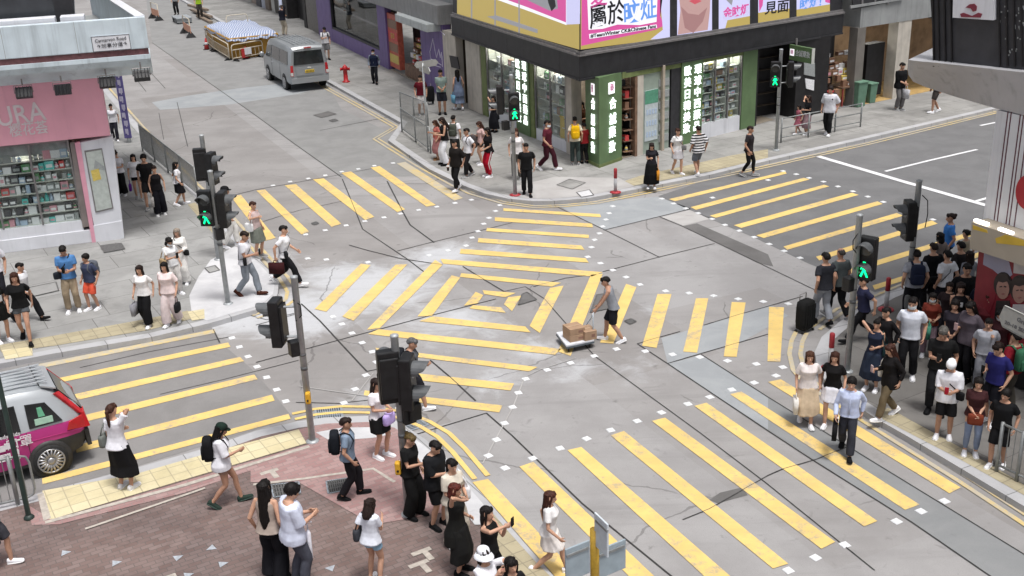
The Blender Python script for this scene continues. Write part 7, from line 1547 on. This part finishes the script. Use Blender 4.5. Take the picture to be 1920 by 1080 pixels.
p((852, 1002), 862, 35, 'hold', 'f', ('blouse', 'c8c0b2'), ('wide', 'b8b0a4'), ('tail', HB), SHW, "woman with black ponytail and beige outfit at the kerb", ex=[('shoulder', 'l', 'e0e0e4', 'white')], who="woman in beige outfit", bh=846)
p((862, 1072), 905, 70, 'face', 'f', ('dress', '1d1d1c'), ('midi', '1b1b1b'), ('bob', '50221c'), SHK, "auburn bobbed woman in long black dress with hand at her mouth")
p((518, 1088), 900, 165, 'stand', 'f', ('tank', 'a89a90'), ('wide', '17171c'), ('verylong', HB), SHK, "woman with waist length black hair in wide black trousers")
p((562, 1098), 908, 120, 'phone2', 'm', ('loose', 'ccd2e4'), ('trousers', '4a4c56'), ('mop', HB), SHK, "person in pale blue tee and dark grey trousers beside the waist length hair")
p((704, 1092), 938, 155, 'phone', 'f', ('tee', 'd8dce6'), ('hot', '8eb0c8'), ('mid', HDK), SHW, "woman in white tee and pale denim shorts on brown brick", ex=[('shoulder', 'l', '3c3e44', 'dark')], who="woman in pale denim shorts")
p((918, 1098), 952, 60, 'photo', 'f', ('tank', '1a1a1b'), ('shorts', '19191c'), ('mid', HB), SHK, "woman in black top raising her phone near the dusty yellow paving", ex=[('phone', 'r', '202020', 'black')], who="woman in black raising her arms", bh=914)
p((905, 1172), 1030, 40, 'photo~', 'f', ('tee', 'e4e4ea'), ('shorts', 'b0b4ba'), ('bob', HDK), SHW, "person in white bucket hat at the bottom edge", ex=[('bucket', 'e0e2e8')], bh=908)
p((962, 1192), 1048, 30, 'stand', 'f', ('tee', '1c1c1e'), ('trousers', '1a1a1c'), ('long', HB), SHK, "black haired head just rising above the bottom edge", bh=958)
p((1032, 1076), 918, 80, 'walk', 'f', ('tee', 'e0dede'), ('mini', 'e6e0dc'), ('long', '40241c'), SHW, "brown haired woman all in white stepping onto the crossing at the bottom", z=0)
p((2, 1062), 905, 90, 'stroll', 'f', ('tee', '7a7a80'), ('shorts', '3c3c42'), ('mid', HB), SHW, "person cut by the left edge with bare legs and white shoes")
# north-east pavement
p((613, 112), 50, 20, 'phone', 'm', ('tee', 'd6d6da'), ('shorts', '6a6a6c'), ('short', HB), SHK, "person in white tee standing beyond the silver van", ex=[('backpack', 'r', '202024', 'black')], who="person beyond the silver van")
p((704, 157), 92, 0, 'stroll', 'm', ('long', '767e8a'), ('trousers', '1c1d22'), ('short', HB), SHK, "masked man in grey sleeves and navy vest walking near the hydrant", ex=[('mask',)], vest='1a2036', skin=1)
p((533, 67), 8, 150, 'face', 'm', ('long', '20222c'), ('trousers', 'b0a898'), ('short', '4a4644'), SHG, "man in navy top and beige trousers by the black doors beyond the van")
p((332, 27), -28, 0, 'stand', 'm', ('tee', '8a8a8c'), ('trousers', '202024'), ('short', HB), SHK, "worker in dark trousers near the flat cart, cut by the top edge")
p((376, 33), -26, 20, 'stand', 'm', ('tee', '9cc030'), ('trousers', '3c3834'), ('short', HB), SHK, "worker in lime green vest near the timber planks")
p((792, 216), 141, 10, 'stand', 'm', ('tee', '5a1420'), ('shorts', 'c0bcbc'), ('short', HB), SHG, "person in maroon tee behind the street name post")
p((830, 214), 130, 5, 'cross', 'm', ('tee', '84948f'), ('shorts', '23242c'), ('short', HB), SHK, "man in grey green tee and black shorts before the purple panel", skin=1)
p((861, 206), 130, 200, 'stroll', 'f', ('dress', '707c94'), ('midi', '76829a'), ('long', HB), SHW, "long haired woman in grey blue dress at the dark doorway", ex=[('tote', 'l', '7cb4d0', 'light blue')], who="woman in the grey blue dress")
p((822, 299), 224, 285, 'phone', 'f', ('tee', 'a86058'), ('midi', '9c6a6a'), ('mid', HBR), ('7a5a40', '9a7a5a'), "woman in reddish top and striped pink skirt with an orange bag", ex=[('shoulder', 'r', 'd05020', 'orange')], who="woman in the striped pink skirt")
p((836, 309), 218, 285, 'phone2', 'f', ('tank', '1a181a'), ('wide', 'dadbe0'), ('long', HDK), SHK, "long haired woman in black top and white trousers by the build out")
p((854, 302), 216, 170, 'stand', 'm', ('tee', 'e0e0e4'), ('trousers', '3a3c3c'), ('short', HB), SHW, "person in plain white tee just behind the black and white pair", ex=[('backpack', 'l', '4c5048', 'grey green')], who="person in plain white tee at the build out")
p((880, 331), 240, 300, 'stroll', 'm', ('tee', 'dfe0e6'), ('trousers', '1e1c1e'), ('short', HB), SHG, "man in white tee with dark straps walking left near the curved kerb", ex=[('backpack', 'r', '4a4444', 'brownish')], who="man with dark straps", skin=1)
p((858, 356), 262, 320, 'stroll', 'm', ('loose', '1f1c1b'), ('trousers', '18181a'), ('short', HB), SHW, "man in black tee stepping off the kerb with a white lidded cup", ex=[('cup', 'r', '2a2020', 'white')], who="man stepping off the kerb", skin=1, z=.05)
p((918, 331), 238, 300, 'cross', 'f', ('tee', '1a1719'), ('trousers', 'a8142a'), ('long', HB), SHW, "woman in black tee and red track trousers with a white stripe", ex=[('stripe', 'e0d0d0')])
p((904, 308), 226, 290, 'phone', 'f', ('tee', 'c8a8a4'), ('hot', '302a2c'), ('mid', HBR), SHW, "woman in pale pink top behind the red trousers", ex=[('shoulder', 'r', '2c2422', 'dark')], who="woman in the pale pink top")
p((928, 247), 179, 320, 'face', 'f', ('dress', '1b1b20'), ('maxi', '1a1a1f'), ('mid', HB), SHK, "woman in long black dress left of the pharmacy's lit characters")
p((970, 336), 240, 0, 'stand', 'f', ('tee', 'd8d4d4'), ('trousers', '55524e'), ('mid', HBR), SHG, "woman in white top half hidden by the signal pole under the pharmacy")
p((989, 366), 268, 0, 'stroll', 'm', ('tee', '18181a'), ('trousers', '17171a'), ('short', HB), SHK, "man all in black walking toward the road from the pharmacy corner", skin=1)
p((1027, 319), 224, 60, 'walk', 'm', ('tee', '54202c'), ('trousers', '3c1822'), ('short', HB), SHW, "masked man in maroon tee and maroon trousers", ex=[('mask',)], skin=1)
p((1079, 309), 218, 180, 'stand', 'f', ('tee', 'd8d0be'), ('trousers', '3c4644'), ('bun', HB), SHG, "person in cream tee seen from behind with a yellow backpack", ex=[('backpack', 'r', 'e0b018', 'yellow')], who="person in cream tee")
p((1096, 306), 238, 200, 'stand', 'm', ('tee', '7c1c20'), ('trousers', '201e20'), ('short', HB), SHK, "person in red tee between the yellow backpack and green column")
p((1092, 272), 190, 340, 'hold', 'f', ('tee', '5a3a2c'), ('trousers', '2a2420'), ('long', HDK), SHK, "brown clad woman inside the pharmacy's corner opening")
p((1178, 288), 196, 350, 'stand', 'm', ('tee', '18181a'), ('trousers', '1c1c1e'), ('short', HB), SHK, "dark clad person in the pharmacy entrance right of the green column")
p((1221, 352), 266, 355, 'phone', 'f', ('tee', '26242a'), ('maxi', '151516'), ('mid', HDK), SHW, "woman in dark patterned top and long black skirt at the kerb", ex=[('tote', 'l', 'c8862c', 'orange')], who="woman in the long black skirt at the kerb")
p((1269, 326), 240, 20, 'stroll', 'f', ('tee', 'dcdcdc'), ('mini', 'b4b2b6'), ('bun', HBR), SHW, "woman in white tee and patterned pale skirt beside the striped shirt", ex=[('cross', 'l', '7a7a7a', 'grey')], who="woman beside the striped shirt")
STR = newmat("striped knit", .85, .15); _t = STR[1]; _tc = _t.nodes.new('ShaderNodeTexCoord'); _w = _t.nodes.new('ShaderNodeTexWave'); _w.bands_direction = 'Z'; _w.inputs['Scale'].default_value = 3.6; _t.links.new(_tc.outputs['Object'], _w.inputs[0])
_t.links.new(nmix(_t, nramp(_t, _w.outputs['Fac'], .42, .55), (.02, .02, .022), (.68, .68, .70)), STR[2].inputs['Base Color'])
p((1308, 328), 236, 200, 'stroll~', 'm', ('loose', STR[0]), ('shorts', '6c7078'), ('short', HDK), SHW, "man in black and white striped shirt before the pharmacy window", skin=1)
p((1402, 329), 236, 60, 'stroll', 'm', ('tee', '2c282b'), ('slim', '17171a'), ('short', HDK), SHG, "man in dark tee stepping off the kerb by the black entrance", skin=1, z=.04)
p((1513, 252), 178, 275, 'face', 'f', ('tee', '17171a'), ('midi', '8c7278'), ('mid', HDK), SHW, "woman in black tee and dusty pink skirt behind the three rail fence")
p((1496, 251), 197, 280, 'stroll', 'c', ('dress', '9c5868'), ('knee', '9c5868'), ('mid', HB), SHW, "small child in pink beside the dusty pink skirt")
p((1552, 253), 161, 325, 'stroll', 'm', ('loose', 'd4d4da'), ('trousers', '1a1a1c'), ('mop', HDK), SHW, "man in printed white tee and black trousers behind the fence", ex=[('patch', '6a7080'), ('backpack', 'r', '222226', 'black')], who="man in the printed white tee", skin=1)
p((1684, 206), 117, 20, 'cross', 'm', ('loose', '161618'), ('trousers', '6c6a6a'), ('short', HB), SHG, "man in black tee and grey trousers near the cream pier", ex=[('tote', 'l', 'b8b8bc', 'white')], who="man near the cream pier")
p((1753, 211), 128, 275, 'stroll', 'm', ('tee', '5a5a60'), ('shorts', '3a3634'), ('short', HB), SHW, "person whose legs show below the rounded grey fascia", skin=1)
# trolley man
tm = p((1150, 640), 517, 262, 'push', 'm', ('tank', '8a8d94'), ('shorts', '1e1e22'), ('short', HB), SHW, "man in grey tank top and black shorts pushing the loaded trolley", skin=1, z=0)
_s = SK[('push', False)]; _w = world_of(tm); hl, hr = _w @ _s.hand('l'), _w @ _s.hand('r'); up_ = V3((0, 0, .015))
if (hl - h0).length > (hr - h0).length: hl, hr = hr, hl
m_ = MB(); e1 = hl + (hl - hr) * .35; e2 = hr + (hr - hl) * .35
m_.tube([h0 - up_, h0.lerp(e1, .55) - V3((0, 0, .03)), e1, e2, h1.lerp(e2, .55) - V3((0, 0, .03)), h1 - up_], .016, 8); m_.build("push_handle", M("pale handle", (.42, .46, .50), .4, .1, 5, .3), tr, True)
# south-east crowd
p((1541, 607), 474, 195, 'stroll', 'm', ('tee', '2d2e34'), ('trousers', '989ca4'), ('short', HB), SHK, "man in charcoal tee and light grey trousers next to the black suitcase", skin=0, z=.05)
p((1569, 600), 465, 200, 'walk', 'm', ('tee', '484e4f'), ('trousers', '17171a'), ('thin', '3c3836'), SHG, "balding man in grey green shirt walking away", skin=1, z=.05)
p((1614, 641), 516, 272, 'stride', 'm', ('tee', '2a2c44'), ('trousers', '141417'), ('short', HB), SHK, "man in navy tee striding left behind the green man pole")
p((1652, 706), 576, 300, 'stroll', 'm', ('long', '1c1a1c'), ('trousers', '181618'), ('short', HB), SHK, "man in black directly behind the woman in the navy dress")
p((1634, 729), 597, 325, 'face', 'f', ('dress', '252a3c'), ('midi', '283040'), ('bun', HB), SHW, "woman in sleeveless navy dress with hand at her face", ex=[('shoulder', 'l', '1e3438', 'dark teal')], who="woman in the navy dress")
p((1510, 794), 657, 350, 'stroll', 'f', ('blouse', 'dcd4d2'), ('midi', 'c4b096'), ('mid', '4a3024'), SHW, "brown haired woman in white top and beige skirt stepping onto the crossing", ex=[('tote', 'r', 'dcd8d2', 'white')], who="woman in the beige skirt", z=0)
p((1556, 795), 658, 335, 'stroll~', 'f', ('tee', '171617'), ('mini', 'dcdce4'), ('long', HBR), SHW, "dark haired woman in black top and white miniskirt", z=0)
p((1586, 850), 705, 340, 'walk', 'm', ('long', 'bcc6e2'), ('trousers', '33343c'), ('mop', HB), SHK, "man in light blue shirt and charcoal trousers with a black briefcase", ex=[('brief', 'r', '161618', 'black')], who="man in the light blue shirt", z=0)
p((1662, 784), 642, 285, 'walkphone', 'f', ('cardigan', '1a1819'), ('trousers', '6a5e4a'), ('verylong', '3a2018'), SHW, "woman with very long brown hair, black cardigan and olive trousers", ex=[('shoulder', 'r', 'dcd8d2', 'white'), ('phone', 'r', 'c0a8a8', 'pink')], who="woman with very long brown hair")
p((1698, 708), 557, 335, 'easy', 'm', ('tee', 'd6dae4'), ('trousers', '19191c'), ('short', HB), SHW, "masked man in white tee and black trousers at the front of the crowd", ex=[('mask',)])
p((1737, 668), 548, 340, 'hold', 'f', ('tee', '6e3026'), ('trousers', '8a7680'), ('bob', HB), SHW, "masked woman in rust top with a green tote", ex=[('mask',), ('tote', 'r', '4a8a74', 'green')], who="woman in the rust top")
p((1752, 772), 602, 335, 'phone', 'm', ('tee', '19191a'), ('trousers', '242426'), ('short', '55524e'), SHK, "grey haired man in black tee reading his phone", ex=[('phone', 'r', '222222', 'dark')], who="grey haired man in black tee", skin=1)
p((1768, 818), 672, 335, 'phone2', 'm', ('loose', 'dedee4'), ('shorts', '141416'), ('short', HDK), SHW, "man in white backwards cap, white tee and black shorts", ex=[('capback', 'e4e4e8'), ('patch', 'b02838'), ('cross', 'l', '17171a', 'black'), ('phone', 'r', 'a02030', 'red')], who="man in the white cap", skin=1)
p((1818, 850), 706, 340, 'cross', 'f', ('tee', '3c2224'), ('slim', '76829a'), ('bob', HB), SHW, "woman in dark maroon tee and pale jeans with a brown bag", ex=[('front', 'r', '6e3424', 'brown')], who="woman in the dark maroon tee")
p((1868, 872), 730, 320, 'easy', 'm', ('tee', '161618'), ('shorts', '141416'), ('mop', HB), SHW, "boy in black tee and black shorts by the bottom right railing", skin=1)
p((1856, 792), 640, 300, 'phone', 'm', ('tee', '2a2a66'), ('shorts', '15151c'), ('short', HDK), SHW, "man in violet blue football shirt checking his phone", ex=[('phone', 'r', '222222', 'dark')], who="man in the football shirt")
p((1838, 728), 597, 340, 'stand', 'm', ('tee', 'a6a8b0'), ('trousers', '8a8c94'), ('short', HB), SHG, "man in light grey tee and light grey trousers amid the crowd")
p((1886, 770), 622, 200, 'stand', 'm', ('tee', '781a26'), ('trousers', '4a4640'), ('short', HB), SHW, "person in red tee with green backpack straps", ex=[('backpack', 'r', '3a6a50', 'green')], who="person in red tee at right")
p((1806, 712), 562, 300, 'phone', 'f', ('loose', '585058'), ('trousers', '17161a'), ('long', HB), SHK, "long haired woman in mauve grey top looking down, mid crowd", ex=[('phone', 'r', 'c0a0a0', 'pale')], who="woman in the mauve grey top")
p((1786, 672), 528, 345, 'cross', 'f', ('tank', '1c1a1d'), ('knee', '18181b'), ('long', HDK), SHK, "woman in black vest with white collar and white waistband", ex=[('patch', 'd8d8d8')])
p((1797, 640), 494, 355, 'stand', 'm', ('tee', '151517'), ('trousers', '1a1a1d'), ('short', HB), SHK, "broad faced man in black tee facing the camera at the crowd's middle", skin=1)
p((1773, 622), 472, 200, 'stand', 'm', ('tee', 'dadce2'), ('trousers', '22222a'), ('short', HB), SHK, "man in bright white tee seen from behind with one black strap", ex=[('cross', 'l', '151517', 'black')], who="man in bright white tee seen from behind", bh=1778)
p((1748, 610), 458, 190, 'stand', 'm', ('tee', '17171a'), ('trousers', '1e1e20'), ('short', HDK), SHK, "man in black tee at the crowd's left rear edge", bh=1752)
p((1762, 592), 437, 200, 'stand', 'f', ('tee', '7c726e'), ('trousers', '3a3a40'), ('bob', HB), SHK, "person in taupe top next to the man in blue", bh=1764)
p((1786, 566), 402, 255, 'stand', 'm', ('tee', '3a74bc'), ('trousers', '262a36'), ('bun', HDK), SHK, "tall man in bright blue tee with hair tied in a bun", skin=1, bh=1784)
p((1812, 583), 432, 210, 'stand', 'f', ('tee', 'a89c88'), ('trousers', '4a4850'), ('bun', HB), SHK, "woman in beige top at the back of the crowd under the canopy's edge", bh=1813)
p((1800, 602), 455, 200, 'stand', 'm', ('tee', '2a2628'), ('trousers', '1e1e22'), ('short', HB), SHK, "dark dressed man between the beige top and the grey hoodie", bh=1803)
p((1818, 622), 472, 190, 'stand', 'f', ('long', '888a92'), ('trousers', '3c3c44'), ('mid', HDK), SHG, "person in grey hoodie before the red billboard's left edge", bh=1820)
p((1706, 604), 468, 175, 'stand', 'm', ('tee', '989aa2'), ('trousers', '1c1c20'), ('short', HB), SHK, "man in grey tee by the crowd's signal pole wearing a navy backpack", ex=[('backpack', 'r', '1e2438', 'navy')], who="man by the crowd's signal pole")
p((1838, 700), 548, 330, 'stand', 'f', ('tee', '6a2a30'), ('trousers', '242226'), ('mid', HBR), SHK, "woman in plum tee near the billboard, long brown hair")
p((1860, 722), 575, 320, 'phone', 'f', ('tee', '3c2024'), ('trousers', '2a2428'), ('long', HB), SHK, "woman in deep maroon top between grey tee and pointed street plate", ex=[('mask',)])
p((1830, 668), 520, 320, 'stand', 'm', ('tee', '1d2130'), ('trousers', '1a1a1e'), ('short', HB), SHK, "man in navy tee beneath the billboard's red corner")
p((1768, 648), 528, 340, 'stand', 'f', ('tee', '302628'), ('trousers', '26242a'), ('bob', HDK), SHK, "woman in dark top between rust top and white collar")
p((1776, 700), 560, 330, 'cross', 'f', ('tee', '2c2830'), ('knee', '26262c'), ('mid', HB), SHK, "woman in charcoal tee behind the grey haired man")
# loose things that stand by the people
sc_ = at(1508, 621, .0); o = empty("suitcase", sc_, TB + .1, "large black wheeled suitcase at the curved kerb", "suitcase"); CS = cloth('1c1c1c'); m_ = MB(); rounded(m_, (0, 0, .43), (.46, .30, .72)); b_ = m_.build("shell", CS, o, True)
m_ = MB()
for k in range(5): m_.box((-.16 + .08 * k, -.152, .43), (.02, .012, .56))
m_.build("shell_ribs", CS, b_); m_ = MB(); m_.tube([(-.11, .1, .76), (-.11, .1, .92), (.11, .1, .92), (.11, .1, .76)], .012, 6); m_.build("pull_handle", GRYT, o, True)
for x in (-.18, .18):
    for y in (-.1, .1): m_ = MB(); m_.lathe((x, y, .035), [(.035, -.015), (.035, .015)], 10, 0, 'x'); m_.build("wheel", SIGB, o, True)
o = MB(); o.tube([(0, 0, 0), (0, 0, .06), (.0, 0, .5), (0, 0, .56)], [.012, .035, .04, .015], 10); o.tube([(0, 0, .55), (0, 0, .68), (.03, 0, .72), (.07, 0, .69)], .012, 6)
q = at(589, 1094, PV); o = o.build("folded_umbrella", cloth('e4e4ec'), None, True, loc=q + V3((0, 0, .42))); tag(o, "folded white umbrella hanging beside the pale blue tee", "umbrella")
o = empty("shopping_trolley", at(808, 196, PV), TB, "black patterned shopping trolley beside the maroon tee", "trolley"); m_ = MB(); rounded(m_, (0, 0, .5), (.36, .3, .7)); m_.build("bag_body", cloth('202022', .5), o, True); m_ = MB(); m_.tube([(-.14, .16, .1), (-.14, .18, .95), (.14, .18, .95), (.14, .16, .1)], .014, 6); m_.build("frame", GRYT, o, True)
for x in (-.16, .16): m_ = MB(); m_.lathe((x, .1, .08), [(.08, -.02), (.08, .02)], 12, 0, 'x'); m_.build("wheel", SIGB, o, True)
